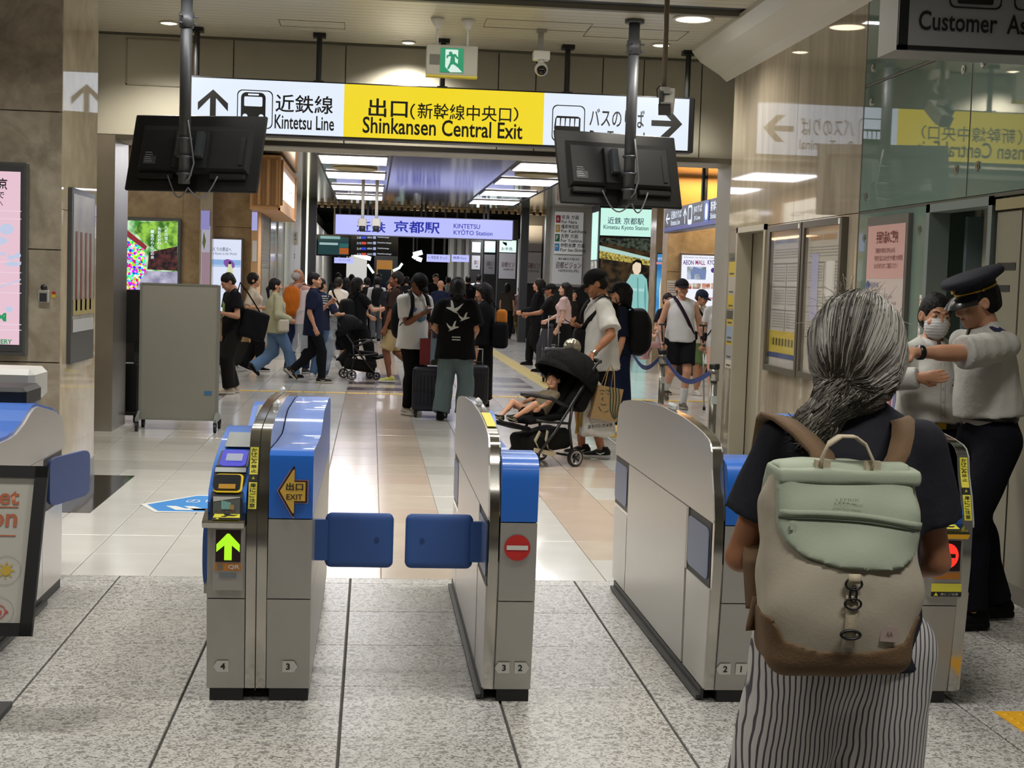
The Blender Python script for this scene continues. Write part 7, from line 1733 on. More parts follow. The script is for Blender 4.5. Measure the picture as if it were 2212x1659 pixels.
# ---- person with bird print shirt, seen from behind
x, y = XY(980, 909)
BIRD = R = person('person', 'person seen from behind in black shirt with white bird print and faded jeans', x, y, 14, HT(1000, 601, y), 'f', 'light', hpitch=18, hyaw=-18, lean=2, ankles=[(.11, .05, .085), (-.16, -.02, .085)], wrists=[(.18, .22, 1.0), (-.2, .2, 1.0)], build=1.08,
           top=('tee', '#0f0f11', {'hem': .74, 'r': 1.12, 'sw': 1.5, 'sleeve': .85, 'flare': 1.06, 'fold': .006}), bottom=('trousers', '#66777b', {'wide': 1.35, 'flare': 1.4, 'fold': .007}), shoes=(BK, BK), hair=('bob', '#100e0d', '#171719', 1), seed=41, vox=.0115)
WP = mat('print_white', '#bdbdb6', .7)
def bird(cx, cz, sc, fl=1): 
    for poly in ([(-.10, .02), (-.03, .025), (.02, -.01), (.08, -.06), (.02, -.04), (-.04, -.01), (-.085, .005)], [(-.03, .02), (-.05, .12), (-.02, .10), (.02, .0)], [(.0, .0), (.06, .03), (.12, .08), (.09, .02), (.05, -.03)]):
        decal(R.top, [(cx+fl*a*sc, cz+b*sc) for a, b in (poly if fl > 0 else poly[::-1])], WP, R.root, -1, 'bird_print')
bird(-.02, 1.28, .9); bird(.11, 1.18, .6, -1); bird(-.01, 1.07, .7, -1)
for dx_, dz_ in ((.03, .96), (.03, .93)): decal(R.top, [(dx_-.045, dz_), (dx_+.05, dz_), (dx_+.05, dz_+.012), (dx_-.045, dz_+.012)], WP, R.root, -1, 'caption_print')
# ---- person in black beyond with an orange bag
x, y = XY(1040, 878)
R = person('person', 'person in long black clothes standing behind the bird shirt', x, y, -70, HT(1035, 612, y), 'f', 'light', hpitch=15, wrists=[(.1, .3, 1.1), (-.12, .28, 1.1)], top=('half', BK, {'hem': .85, 'r': 1.1}), bottom=('skirt', '#121214', {'hem': .10, 'r': .17}), shoes=(BK, BK), hair=('bob', '#13100e'), seed=43)
g = held('shoulder_bag', R, 'black shoulder bag with an orange top behind the bird shirt', 'shoulder bag'); rounded_box('bag_body', V3(-.08, -.24, .93), V3(.07, .10, .17), .05, cloth(BK), g, .013, None, .004); rounded_box('orange_pouch', V3(-.06, -.25, 1.16), V3(.06, .07, .10), .05, cloth('#b5702c'), g, .013)
MB().strip([V3(-.08, -.22, 1.22), V3(-.12, -.08, 1.44), V3(-.10, .0, 1.46)], (.0, .012, .01), .006).build('strap', cloth(BK), g)
# ---- suitcase builder
def suitcase(px, py, yaw, w, d, h, col, label, handle=.35, ribs=8, pull=True):
    X_, Y_ = XY(px, py); g = empty('suitcase', (X_, Y_, 0), yaw); tag(g, label, 'suitcase'); m = mat('case_'+col.strip('#'), col, .42, coat=.15)
    rounded_box('shell', (0, 0, .07+h/2), (w/2, d/2, h/2), .045, m, g, .014)
    for q in range(ribs):
        xx = -w/2+.06+(w-.12)*q/(ribs-1); MB().bbox((xx-.008, -d/2-.007, .14), (xx+.008, -d/2+.01, h-.02), .006).build('rib', m, g)
    MB().box((-w/2-.003, -.006, .10), (w/2+.003, .006, .07+h+.002)).build('zip_seam', BLACK, g)
    for a in (-1, 1):
        for b in (-1, 1): MB().cyl((a*(w/2-.05)-.012, b*(d/2-.04), .032), (a*(w/2-.05)+.012, b*(d/2-.04), .032), .032, n=14).box((a*(w/2-.05)-.018, b*(d/2-.04)-.012, .04), (a*(w/2-.05)+.018, b*(d/2-.04)+.012, .075)).build('wheel', BLACK, g)
    MB().tube([(-.07, 0, .07+h), (-.07, 0, .10+h), (.07, 0, .10+h), (.07, 0, .07+h)], .011, 8).build('grip', BLACK, g)
    if pull: MB().tube([(-.09, d/2-.03, .06+h), (-.09, d/2-.03, .06+h+handle), (.09, d/2-.03, .06+h+handle), (.09, d/2-.03, .06+h)], .009, 8).build('pull_handle', mat('handle_silver', '#a9a9a6', .3, .8), g, True)
    return g
g = suitcase(931, 900, RD(-4), .46, .28, .52, '#141a2b', 'ribbed dark navy suitcase standing between the two friends', .2, 9)
for q in range(2): MB().box((-.21, -.149, .30+.003*q), (.21, -.146, .306+.003*q)).build('band', BLACK, g)
suitcase(1026, 886, RD(6), .30, .22, .50, '#12151f', 'dark suitcase with a silver edge behind the jeans', .2, 6)
# paper shopping bag on the suitcase
def paper_bag(loc, rz, w, d, h, label, m, name='shopping_bag'):
    g = empty(name, loc, rz); tag(g, label, 'shopping bag'); t = .004
    vs = [(-w/2, -d/2, 0), (w/2, -d/2, 0), (w/2, d/2, 0), (-w/2, d/2, 0), (-w/2, -d/2, h), (w/2, -d/2, h), (w/2, d/2, h), (-w/2, d/2, h)]
    MB().add(vs, [(0, 3, 2, 1), (0, 1, 5, 4), (1, 2, 6, 5), (2, 3, 7, 6), (3, 0, 4, 7)]).build('bag_body', m, g, recalc=False)
    for yy in (-d/2, d/2): MB().tube([(-w*.22, yy, h-.01), (-w*.2, yy, h+.10), (w*.2, yy, h+.10), (w*.22, yy, h-.01)], .005, 6).build('handle', BLACK, g)
    return g
sx, sy = XY(929, 900)
g = paper_bag((sx+.05, sy, .61), RD(-8), .36, .14, .31, 'red and blue paper bag with a pagoda picture on the navy suitcase', mat('bag_blue', '#7f9cb4', .6, noise=(4, .3, '#9db4c6')))
MB().box((-.185, -.075, 0), (-.06, -.0715, .31)).build('red_panel', mat('bag_red', '#7d2026', .6), g); PG = mat('pagoda_dark', '#20242a', .7)
for q in range(5): MB().add([(.06-.075+.008*q, -.0725, .10+.035*q), (.06+.075-.008*q, -.0725, .10+.035*q), (.06+.03, -.0725, .122+.035*q), (.06-.03, -.0725, .122+.035*q)], [(0, 1, 2, 3)]).build('pagoda_roof', PG, g, recalc=False); MB().add([(.035, -.072, .085+.035*q), (.085, -.072, .085+.035*q), (.085, -.072, .11+.035*q), (.035, -.072, .11+.035*q)], [(0, 1, 2, 3)]).build('pagoda_wall', PG, g, recalc=False)
MB().add([(-.05, -.0722, 0), (.175, -.0722, 0), (.175, -.0722, .06), (.1, -.0722, .09), (0, -.0722, .08), (-.05, -.0722, .05)], [(0, 1, 2, 3, 4, 5)]).build('bush_print', mat('bush_dark', '#2c3528', .7), g, recalc=False)
# ---- strollers
def stroller(x, y, face, label, bags=False):
    g = empty('stroller', (x, y, 0), -RD(face)); tag(g, label, 'stroller', 'strollers'); FR = mat('stroller_frame', '#1c1c1d', .35); CL = cloth('#121213', .8)
    for sg in (1, -1):
        xx = .21*sg
        MB().tube([(xx*.9, -.30, .92), (xx, -.24, .90), (xx, -.16, .80), (xx, .02, .56), (xx, .22, .30), (xx*.9, .40, .10)], .014, 8).build('side_tube', FR, g, True)
        MB().tube([(xx, .02, .56), (xx, .05, .35), (xx, .0, .10)], .013, 8).build('rear_leg', FR, g, True); MB().tube([(xx, .05, .38), (xx, .30, .40), (xx, .42, .42)], .011, 8).build('seat_rail', FR, g, True)
        for yy, r, nm in ((0, .078, 'rear_wheel'), (.42, .062, 'front_wheel')):
            xw = xx+.035*sg if yy == 0 else xx*.9; q = MB().lathe([(r, -.016), (r, .016), (r*.78, .018), (r*.78, -.018)], n=20, ring=True); q.v = [(z+xw, a+yy, b+r) for a, b, z in q.v]; w_ = q.build(nm, BLACK, g)
            q = MB()
            for t in range(5): q.tube([(xw, yy, r), (xw, yy+r*.75*cos(t*1.2566), r+r*.75*sin(t*1.2566))], .009, 5)
            q.build('spokes', FR, w_); q = MB().lathe([(r*.80, -.018), (r*.80, .018), (r*.64, .018), (r*.64, -.018)], n=20, ring=True); q.v = [(z+xw, a+yy, b+r) for a, b, z in q.v]; q.build('rim', mat('rim_silver', '#a3a29d', .3, .5) if yy == 0 else FR, w_)
    MB().tube([(-.19, -.30, .92), (-.12, -.325, .925), (.12, -.325, .925), (.19, -.30, .92)], .019, 10).build('handle_bar', FR, g, True)
    MB().cyl((-.22, 0, .09), (.22, 0, .09), .011).cyl((-.19, .42, .075), (.19, .42, .075), .009).build('axle', FR, g)
    D = SDF((-.32, -.5, .2), (.32, .75, 1.1), .014); D.box((0, .26, .42), (.17, .20, .03), .025, .02, Rx(-.08)); D.cone((-.13, .08, .45), (-.13, -.17, .74), .045, .05, .03); D.cone((.13, .08, .45), (.13, -.17, .74), .045, .05, .03); D.cone((0, .08, .45), (0, -.17, .76), .05, .05, .05); D.box((0, .53, .36), (.15, .12, .018), .015, .03, Rx(.25)); D.build('seat', CL, g, 1)
    # canopy: shell of a dome
    D = SDF((-.36, -.5, .55), (.36, .45, 1.12), .012); D.ell((0, -.06, .76), (.255, .33, .27), 0); D.ell((0, -.05, .75), (.235, .315, .25), 0, cut=True); D.plane((0, -.06, .74), (0, .62, -1)); D.plane((0, .19, .80), (0, 1, -.25)); D.disp(lambda p: -.004*np.cos(np.arctan2(p[:, 2]-.72, p[:, 1]+.06)*11)); D.build('canopy', CL, g, 1)
    for t in (.55, 1.15, 1.75): MB().tube([(.252*cos(a)*1.0, -.06+.33*cos(t)*sin(a)*1.0, .76+.272*sin(t)*sin(a)) for a in [pi*i/12 for i in range(13)]], .007, 6).build('canopy_rib', CL, g, True)
    D = SDF((-.3, -.45, .35), (.3, .2, .85), .014); D.box((0, -.18, .62), (.18, .07, .16), .05, .0, Rx(.5)); D.build('back_panel', CL, g, 1)
    MB().tube([(-.20, .06, .52), (-.19, .24, .60), (-.12, .33, .62), (.12, .33, .62), (.19, .24, .60), (.20, .06, .52)], .018, 10).build('bumper_bar', mat('bumper_black', '#161617', .5), g, True)
    D = SDF((-.3, -.1, .08), (.3, .55, .40), .014); D.box((0, .20, .22), (.18, .22, .09), .05, 0, Rx(-.15)); D.disp(folds(4, .006)); D.build('basket', cloth('#191816'), g, 1)
    if bags:
        for q in range(2): MB().strip([(-.19+.02*q, .36-.1*q, .32), (-.20, .42-.12*q, .24), (-.185, .36-.1*q, .16), (-.18, .30-.1*q, .14)], (0, .012, .008), .006).build('basket_strap', cloth('#a89f88'), g, True)
        MB().obox((-.19, .30, .135), (.02, .24, .04), rotm(.2, 0, 0)).build('basket_cloth', cloth('#b0a68c'), g)
    return g
w1, w2 = FL(1231, 1002), FL(1176, 1000); SB = (w1+w2)/2; SFACE = -122
stroller(SB.x, SB.y, SFACE, 'black stroller with a sleeping toddler under its canopy', True)
sh_ = Vector((sin(RD(SFACE)), cos(RD(SFACE)), 0))
# toddler
tp = SB+sh_*.25
T = person('person', 'toddler in a khaki shirt asleep in the black stroller', tp.x, tp.y, SFACE, .86, 'm', 'light', lean=-40, hpitch=22, htilt=30, hyaw=-25, drop=.87, headscale=1.42, ankles=[(.16, .66, .86, -25), (-.12, .58, .86, -20)], kpole=[(.7, .1, 1), (-.9, .1, 1)], wrists=[(.28, .26, 1.02), (-.32, .22, 1.02)], top=('tee', '#756b58', {'hem': .92, 'r': 1.05}), bottom=('shorts', '#1a1a1c', {'len': .6, 'waist': .12}), shoes=('#2a2722', '#8c8470', '#b0a890'), hair=('short', '#130f0c'), vox=.0085, seed=47, group=None)
# round fan / mirror on the canopy, drawn as a silver balloon
c = AT(1236, 750, SB.y+.1)
tag(MB().sphere(c, (.08, .04, .08), 18, 12).build('silver_balloon', mat('foil', '#b9b4a4', .12, .9, bump=(20, .9)), None, True), 'shiny silver crinkled ball on top of the stroller canopy', 'ball')
# bags on the handle
hb = SB-sh_*.34
HB = Vector((hb.x+.02, hb.y-.05, 0))
g = empty('shopping_bag', (HB.x+.05, HB.y-.02, .24), RD(8)); tag(g, 'white plastic bag with black camera shop lettering hanging from the stroller', 'shopping bag')
D = SDF((-.24, -.14, -.03), (.24, .14, .66), .011); D.box((0, 0, .17), (.17, .06, .17), .05, 0); D.cone((0, 0, .30), (-.06, 0, .60), .13, .015, .04, (V3(0, 1, 0), 1.7)); D.disp(folds(6, .010, 1.4)); wb = D.build('bag_body', mat('plastic_white', '#bfbdb8', .35, bump=(12, .6)), g, 1)
decal(wb, [(-.20, .02), (-.155, .03), (-.14, .30), (-.17, .33)], mat('bag_yellow', '#b8912c', .5), g, -1, 'yellow_side', .004)
def wrap_text(body, obj, g, x0, z0, w, h, m, tilt=0.0):
    me0, lo, hi = text_mesh(body, .02); me = me0.copy(); me.materials.clear(); co = np.zeros(len(me.vertices)*3); me.vertices.foreach_get('co', co); co = co.reshape(-1, 3); bv = BVHTree.FromPolygons([v.co.copy() for v in obj.data.vertices], [tuple(p.vertices) for p in obj.data.polygons]); out = []
    for a in co:
        xx = x0+(a[0]-lo[0])/(hi[0]-lo[0])*w; zz = z0+(a[1]-lo[1])/(hi[1]-lo[1])*h+tilt*(xx-x0); hh = bv.ray_cast(Vector((xx, -2, zz)), Vector((0, 1, 0))); out += [xx, (hh[0].y if hh[0] else 0)-.006, zz]
    me.vertices.foreach_set('co', out); me.update(); link_mesh('lettering', me, m, g)
wrap_text('ヨドバシカメラ', wb, g, -.10, .075, .23, .034, INK, .08)
for q in range(7): wrap_text('ヨドバシの商品案内と会員証', wb, g, -.12, .13+.022*q, .2, .009, mat('ink_palegrey', '#8f8c88', .6))
g = empty('shopping_bag', (HB.x+.085, HB.y-.10, .40), RD(10)); g.rotation_euler = (0, RD(9), RD(10)); tag(g, 'brown paper coffee bag with a green printed face hanging from the stroller', 'shopping bag')
w_, d_, h_ = .25, .10, .30; KR = mat('kraft', '#8f744c', .75, bump=(10, .4))
MB().add([(-w_/2, -d_/2, 0), (w_/2, -d_/2, 0), (w_/2, d_/2, 0), (-w_/2, d_/2, 0), (-w_/2+.02, -d_/2, h_), (w_/2+.01, -d_/2, h_), (w_/2-.01, d_/2, h_), (-w_/2, d_/2, h_)], [(0, 3, 2, 1), (0, 1, 5, 4), (1, 2, 6, 5), (2, 3, 7, 6), (3, 0, 4, 7)]).build('bag_body', KR, g, recalc=False)
CGN = mat('coffee_green', '#22382a', .7); yk = -d_/2-.002
def kl(pts, r): MB().strip([(a, yk, b) for a, b in pts], [(r*.7, 0, r*.7)]*len(pts) if False else (r, 0, .0), .001).build('print_line', CGN, g)
for o_ in (0, .028, .056, .084): kl([(.0+o_, .30), (.02+o_, .24), (.03+o_, .17), (.045+o_*.8, .10), (.075+o_*.55, .045), (.10+o_*.2, .02+o_*.25)], .006)
kl([(-.085, .25), (-.06, .262), (-.04, .25)], .007); kl([(-.03, .262), (-.01, .272), (.005, .258)], .007); kl([(-.075, .225), (-.06, .232), (-.05, .224)], .006); kl([(-.02, .235), (-.005, .24), (.005, .232)], .006); kl([(-.045, .20), (-.05, .175), (-.035, .172)], .004); kl([(-.055, .140), (-.03, .128), (-.005, .142)], .008); kl([(-.07, .11), (-.04, .075), (-.0, .07), (.03, .09)], .005)
for yy in (-d_/2, d_/2): MB().tube([(-.05, yy, h_-.01), (-.03, yy*.3, h_+.14), (-.01, 0, h_+.20), (.03, yy*.3, h_+.14), (.05, yy, h_-.01)], .004, 6).build('handle', KR, g)
# ---- stroller man
x, y = XY(1288, 988); MF = -93; MH = HT(1292, 583, y)
hw = SB-sh_*.31; hw = Vector((hw.x, hw.y, .945)); lw = LOC(x, y, MF, MH, hw-sh_*.02+Vector((.02, -.06, .03)))
pw = LOC(x, y, MF, MH, AT(1252, 706, y-.02))
R = person('person', 'man in white shirt and black cap with phone pushing the black stroller', x, y, MF, MH, 'm', 'tan', hpitch=22, lean=2, ankles=[(.09, .12, .085), (-.12, -.02, .085)], wrists=[pw, lw], curls=(.9, 1.0), palms=[(-.3, .3, .8), (0, .2, -1)], build=1.06,
           top=('tee', '#c3c2be', {'hem': .80, 'r': 1.10, 'sw': 1.3, 'sleeve': .82, 'fold': .007}), bottom=('shorts', '#131315', {'len': 1.0, 'wide': 1.12, 'waist': .06}), shoes=('#1c1c1d', '#a9a9a6', '#b9b9b6'), hair=('short', '#14110e', '#121213', 1), seed=53, vox=.0105)
MAN = R
g = held('sling_bag', R, 'black sling bag worn across the chest of the stroller man', 'shoulder bag'); rounded_box('bag_body', R.U((.02, .19, 1.05)), V3(.10, .06, .13), .04, cloth('#151517', .7), g, .012, Rx(.1), .004); cross_strap(g, R, cloth('#1c1c1f', .7), 1, .026, 1.44, 1.10, off=.025)
pts = [R.U((-.05, .16, 1.17)), R.U((-.14, .12, 1.26)), R.U((-.17, .02, 1.36)), R.U((-.13, -.06, 1.43)), R.U((-.02, -.14, 1.40)), R.U((.10, -.15, 1.25))]
MB().strip(pts, tuple(V3(.0, .025, .012)), .006).build('strap', cloth('#1c1c1f', .7), g, True)
g = held('smartphone', R, 'dark smartphone held by the stroller man', 'phone'); MB().obox(R.W[0]+V3(-.01, .09, .03), (.075, .15, .009), Matrix((Rx(.5)).tolist())).build('phone', mat('phone_dark', '#1f2024', .25), g)
q_ = R.W[1]-unit(R.W[1]-R.E[1])*.03; MB().cyl(q_-unit(R.W[1]-R.E[1])*.014, q_+unit(R.W[1]-R.E[1])*.014, .033, n=14).build('wrist_watch', mat('watch_steel', '#8f8c84', .3, .8), R.root)
# ---- person with big black backpack behind him
c = AT(1338, 700, 15.6); x, y = c.x, c.y
R = person('person', 'woman in long navy dress behind the stroller man', x, y, -86, 1.63, 'f', 'light', ankles=STEP, top=('half', NV, {'hem': .9}), bottom=('skirt', '#121a30', {'hem': .12, 'r': .22, 'mat': cloth('#16203a')}), shoes=('#14161c', '#a9a9a4'), hair=('bob', '#130f0d', '#17171a', 1), seed=59)
backpack(R, 'large round black backpack on the woman in the navy dress', '#121314', .17, .26, .12, 1.17)
# ---- stanchions with blue belt
STN = mat('post_steel', '#84847f', .25, .9); BELT = mat('belt_blue', '#1b3477', .6)
PS = [Vector((2.99, 12.45, 0)), AT(1428, 860, 15.0), AT(1354, 830, 16.6)]
for i, p in enumerate(PS):
    p = Vector((p.x, p.y, 0)); PS[i] = p; g = empty('stanchion', p); tag(g, ('nearest steel barrier post with blue belt at the stone wall', 'middle steel barrier post with blue belt', 'farthest steel barrier post with blue belt by the stroller man')[i], 'barrier post', 'belt barrier posts')
    MB().lathe([(.16, 0), (.16, .012), (.10, .025), (.035, .035)], n=24).build('base', mat('post_base', '#4c4c4b', .4, .5), g, True); MB().cyl((0, 0, .03), (0, 0, .80), .031, n=16).build('post', STN, g, True); MB().lathe([(.042, .80), (.042, .90), (.036, .905)], n=18).build('belt_head', mat('head_steel', '#9a9a96', .2, .9), g, True); MB().lathe([(.046, .905), (.046, .945), (.04, .95)], n=18).build('cap', BLACK, g, True); MB().box((-.02, -.0325, .60), (.025, -.0305, .67)).build('sticker', mat('label_pale', '#a9aca9', .5), g)
def belt(a, b, label):
    pts = [a.lerp(b, t/14)+Z1*(.865-.15*sin(pi*t/14)) for t in range(15)]; tag(MB().strip(pts, (0, 0, .024), .003).build('barrier_belt', BELT), label, 'barrier belt', 'blue barrier belts')
belt(PS[0]+Vector((-.03, .05, 0)), PS[1]+Vector((.02, -.05, 0)), 'blue belt sagging from the nearest post to the middle post'); belt(PS[1]+Vector((-.02, .05, 0)), PS[2]+Vector((.03, -.05, 0)), 'blue belt sagging between the middle and farthest posts')
# ---- man on crutches
x, y = XY(1463, 882); CH = HT(1467, 604, y)
R = person('person', 'man in white sleeveless top and black shorts walking on crutches', x, y, 176, CH, 'm', 'light', ankles=[(.10, -.26, .24, 40), (-.04, .12, .08)], wrists=[(.27, .10, .88), (-.28, .10, .88)], curls=(1.1, 1.1), build=1.05, top=('sleeveless', '#cbcac5', {'hem': .88, 'r': 1.0}), bottom=('shorts', '#161617', {'len': .78, 'wide': 1.15, 'waist': .1}), shoes=('#5c5648', '#8f8a7c'), hair=('short', '#14110e', '#191719', 1), seed=61, socks=('#c6c6c2', .2))
g = held('shoulder_bag', R, 'dark strap across the white sleeveless top', 'shoulder bag'); cross_strap(g, R, cloth('#2a1c2a'), -1, .022, 1.44, .98, off=.01); rounded_box('bag_body', R.U((-.20, -.03, .97)), V3(.03, .09, .06), .02, cloth('#2a1c2a'), g)
MB().cyl(R.W[1]+V3(0, 0, .05), R.W[1]+V3(0, 0, .09), .032).build('wrist_watch', BLACK, R.root)
for sg, lab in ((1, 'grey forearm crutch in his right hand'), (-1, 'grey forearm crutch in his left hand')):
    gg = held('crutch', R, lab+' of the man in white', 'crutch', 'forearm crutches'); wv = R.W[0 if sg > 0 else 1]; d = V3(.02*sg, .10, 0)
    MB().tube([V3(wv[0], wv[1]+.03, wv[2]-.02), V3(wv[0]+.02*sg, wv[1]+.12, .02)], .012, 8).build('shaft', mat('crutch_grey', '#9c9c98', .3, .6), gg, True); MB().tube([V3(wv[0], wv[1]+.03, wv[2]-.02), V3(wv[0]+.01*sg, wv[1]-.02, wv[2]+.22)], .012, 8).build('upper_shaft', BLACK, gg, True); MB().cyl(V3(wv[0], wv[1]-.05, wv[2]-.035), V3(wv[0], wv[1]+.09, wv[2]-.03), .016).build('hand_grip', mat('grip_brown', '#3c241c', .6), gg, True)
    MB().tube([V3(wv[0]+.045*cos(t), wv[1]-.01+.045*sin(t), wv[2]+.23) for t in [pi*i/6-.3 for i in range(9)]], .014, 6).build('arm_cuff', BLACK, gg, True); MB().cyl(V3(wv[0]+.02*sg, wv[1]+.12, 0), V3(wv[0]+.02*sg, wv[1]+.12, .04), .02).build('rubber_foot', BLACK, gg)
# ---- polo man, woman in white dress, woman with child
x, y = XY(1504, 852)
R = person('person', 'man in cream polo shirt, green shorts and navy cap beside the crutch man', x, y, 168, HT(1520, 627, y), 'm', 'mid', hpitch=18, hyaw=-35, ankles=STEP, top=('polo', '#bdb6a6', {'hem': .84, 'collar': 1, 'sw': 1.15}), bottom=('shorts', '#5d7346', {'len': 1.0, 'wide': 1.1}), shoes=('#c2bdb0', '#cbc7bc'), hair=('short', '#221d18', '#20283a', 1), seed=67)
g = held('shoulder_bag', R, 'black strap bag across the cream polo shirt', 'shoulder bag'); cross_strap(g, R, cloth(BK), -1, .018, 1.44, 1.0, off=.01); rounded_box('bag_body', R.U((-.2, -.03, .95)), V3(.03, .09, .07), .02, cloth(BK), g)
x, y = XY(1545, 866)
R = person('person', 'young woman with long dark hair in a short white dress at the wall edge', x, y, 190, HT(1563, 625, y), 'f', 'fair', hyaw=20, ankles=STEP, top=('tee', '#c3c1bc', {'hem': .9, 'r': .95}), bottom=('skirt', '#c3c1bc', {'hem': .56, 'r': .20}), shoes=('#b9b4a8', '#c9c4b8'), hair=('long', '#1a1311'), seed=71)
g = held('shoulder_bag', R, 'thin black strap over the white dress', 'shoulder bag'); cross_strap(g, R, cloth(BK), 1, .008, 1.43, 1.0); rounded_box('bag_body', R.U((.19, -.02, .97)), V3(.03, .07, .06), .02, cloth(BK), g)
x, y = XY(1436, 850)
R = person('person', 'woman in sunglasses carrying a small child behind the crutch man', x, y, 160, HT(1446, 634, y), 'f', 'light', wrists=[(.15, .26, 1.1), (-.12, .28, 1.05)], ankles=STEP, top=('tee', '#1c1c20', {'hem': .88}), bottom=('shorts', '#1f1d1e', {'len': .9}), shoes=('#2a2422', '#8c877c'), hair=('bun', '#1c1411'), seed=73)
MB().obox(R.Hd((0, .098, 1.59)), (.13, .012, .035), Matrix(R.RH.tolist())).build('sunglasses', BLACK, R.root)
t_ = R.Wd(V3(.14, .18, 0))
person('person', 'small child in pink carried beside the crutch man', t_.x-.08, t_.y, -60, .82, 'm', 'fair', drop=1.55, headscale=1.4, lean=-5, ankles=[(.15, .45, 1.15), (-.1, .45, 1.15)], kpole=[(.5, .5, 1), (-.5, .5, 1)], wrists=[(.2, .25, 1.9), (-.2, .25, 1.9)], top=('tee', '#a89a98', {'hem': .95}), bottom=('trousers', '#b08a86', {'len': .02}), shoes=('#b98a84', '#b98a84'), hair=('short', '#1f1814'), vox=.012, group=None, seed=75)
# ---- suitcase walkers, centre right
x, y = XY(1214, 812)
R = person('person', 'woman in pale pink shirt and black skirt pulling a suitcase', x, y, -70, HT(1220, 611, y), 'f', 'fair', ankles=STEP, wrists=[(.10, .34, 1.0), (-.2, .08, .86)], hyaw=-20, top=('tee', '#bda39d', {'hem': .96, 'r': .92}), bottom=('skirt', BK, {'hem': .35, 'r': .2}), shoes=(BK, '#8c8c88'), hair=('long', '#17110e'), seed=79)
x, y = XY(1183, 805)
R = person('person', 'man in black shirt, black cap and grey trousers reaching left', x, y, -82, HT(1185, 614, y), 'm', 'tan', ankles=STEP, wrists=[(.10, .42, 1.10), (-.12, .42, 1.12)], top=('tee', BK, {'hem': .86, 'sleeve': .75, 'r': 1.04}), bottom=('trousers', '#3c3c42', {'wide': 1.3}), shoes=(BK, BK), hair=('short', '#14110e', '#141415', 1), seed=83)
g = suitcase(1196, 826, RD(10), .40, .26, .50, '#1a1a1c', 'black suitcase with a tall silver pull handle before the pink shirt', .52, 7)
suitcase(1162, 775, RD(-8), .40, .28, .58, '#a8a69a', 'cream white suitcase standing before the walker with neon sleeves', .10, 6, False)
wx, wy = XY(1164, 775)
g = paper_bag((wx, wy, .70), 0, .28, .1, .24, 'white carrier bag with a round black emblem on the cream suitcase', mat('bag_white', '#b3b1aa', .6)); MB().tube([(.06*cos(t*.5236), -.052, .13+.06*sin(t*.5236)) for t in range(12)], .006, 5, closed=True).build('emblem', INK, g); MB().tube([(.03*cos(t*.5236), -.052, .13+.03*sin(t*.5236)) for t in range(12)], .005, 5, closed=True).build('emblem', INK, g); MB().box((-.004, -.053, .05), (.004, -.05, .12)).build('emblem', INK, g)
x, y = XY(1158, 790)
R = person('person', 'walker in black with neon striped sleeves', x, y, -75, HT(1165, 603, y), 'm', 'light', ankles=STEP, wrists=[(.18, .30, 1.05), (-.18, .30, 1.05)], top=('long', '#131316', {'hem': .84, 'sw': 1.2}), bottom=('trousers', BK, {'wide': 1.2}), shoes=(BK, BK), hair=('bob', '#14110e'), seed=89)
NEON = mat('neon_stripe', '#9fc23a', .5, emit=.15, ecol='#b8e040')
for i in (0, 1):
    for f_ in (.35, .75): c_ = R.E[i]+(R.W[i]-R.E[i])*f_; d_ = unit(R.W[i]-R.E[i]); MB().cyl(c_-d_*.018, c_+d_*.018, .058, .056, 14, False).build('sleeve_stripe', NEON, R.root, True)
x, y = XY(1236, 770)
person('person', 'woman in dark glasses behind the pink shirt', x, y, 175, HT(1235, 627, y), 'f', 'light', top=('long', '#26211f', {'hem': .85}), bottom=('trousers', BK), hair=('long', '#1c1512'), vox=.015, seed=91)
# ---- far walkers towards the gates
FAR = [(1093, 733, 612, 'f', 20, '#3a342c', '#16161a', 'bob', 'woman in brown top and black skirt beyond the far kerb'), (1120, 728, 622, 'f', -10, '#a4858a', '#5c4a2c', 'pony', 'woman in pink top beyond the far kerb'), (1140, 726, 615, 'm', 150, '#8f8c82', '#2a2a2c', 'short', 'man in grey shirt far right of the gates'),
       (1030, 722, 590, 'm', 5, WH, '#2b2c30', 'short', 'tall man in white shirt at the dark piers'), (948, 760, 606, 'm', 10, '#1a2136', '#20242c', 'none', 'bald man in navy shirt behind the hooded man'), (985, 735, 600, 'f', 0, '#3a1114', BK, 'short', 'person in dark red behind the bird shirt'), (938, 728, 592, 'm', 170, BK, BK, 'short', 'man in black far behind the hooded man'),
       (965, 725, 597, 'm', 0, '#8f9494', BK, 'short', 'man in pale grey far behind the bird shirt'), (745, 742, 600, 'f', 0, '#1d1d20', BK, 'bob', 'woman in black far left of the gates'), (790, 735, 601, 'm', 10, BK, BK, 'puffy', 'person in black queuing at the far gates'), (838, 750, 608, 'f', 175, '#24242a', BK, 'bob', 'woman facing the camera beside the white shirt walker'),
       (875, 730, 598, 'm', 0, '#202024', BK, 'short', 'dark suited man queuing behind the brown shirt man'), (900, 728, 600, 'f', 0, '#151518', BK, 'long', 'long haired woman queuing at the far gates'), (728, 725, 590, 'm', 0, '#2b2b2e', BK, 'short', 'man in dark jacket at the left of the far gates'), (757, 722, 593, 'f', 0, '#3a3a3c', BK, 'bob', 'small dark figure at the left of the far gates'),
       (815, 726, 591, 'm', 0, '#1c2438', BK, 'short', 'man in navy under the train front'), (1008, 724, 596, 'm', 10, '#1a1a1d', BK, 'short', 'dark figure left of the tall man in white')]
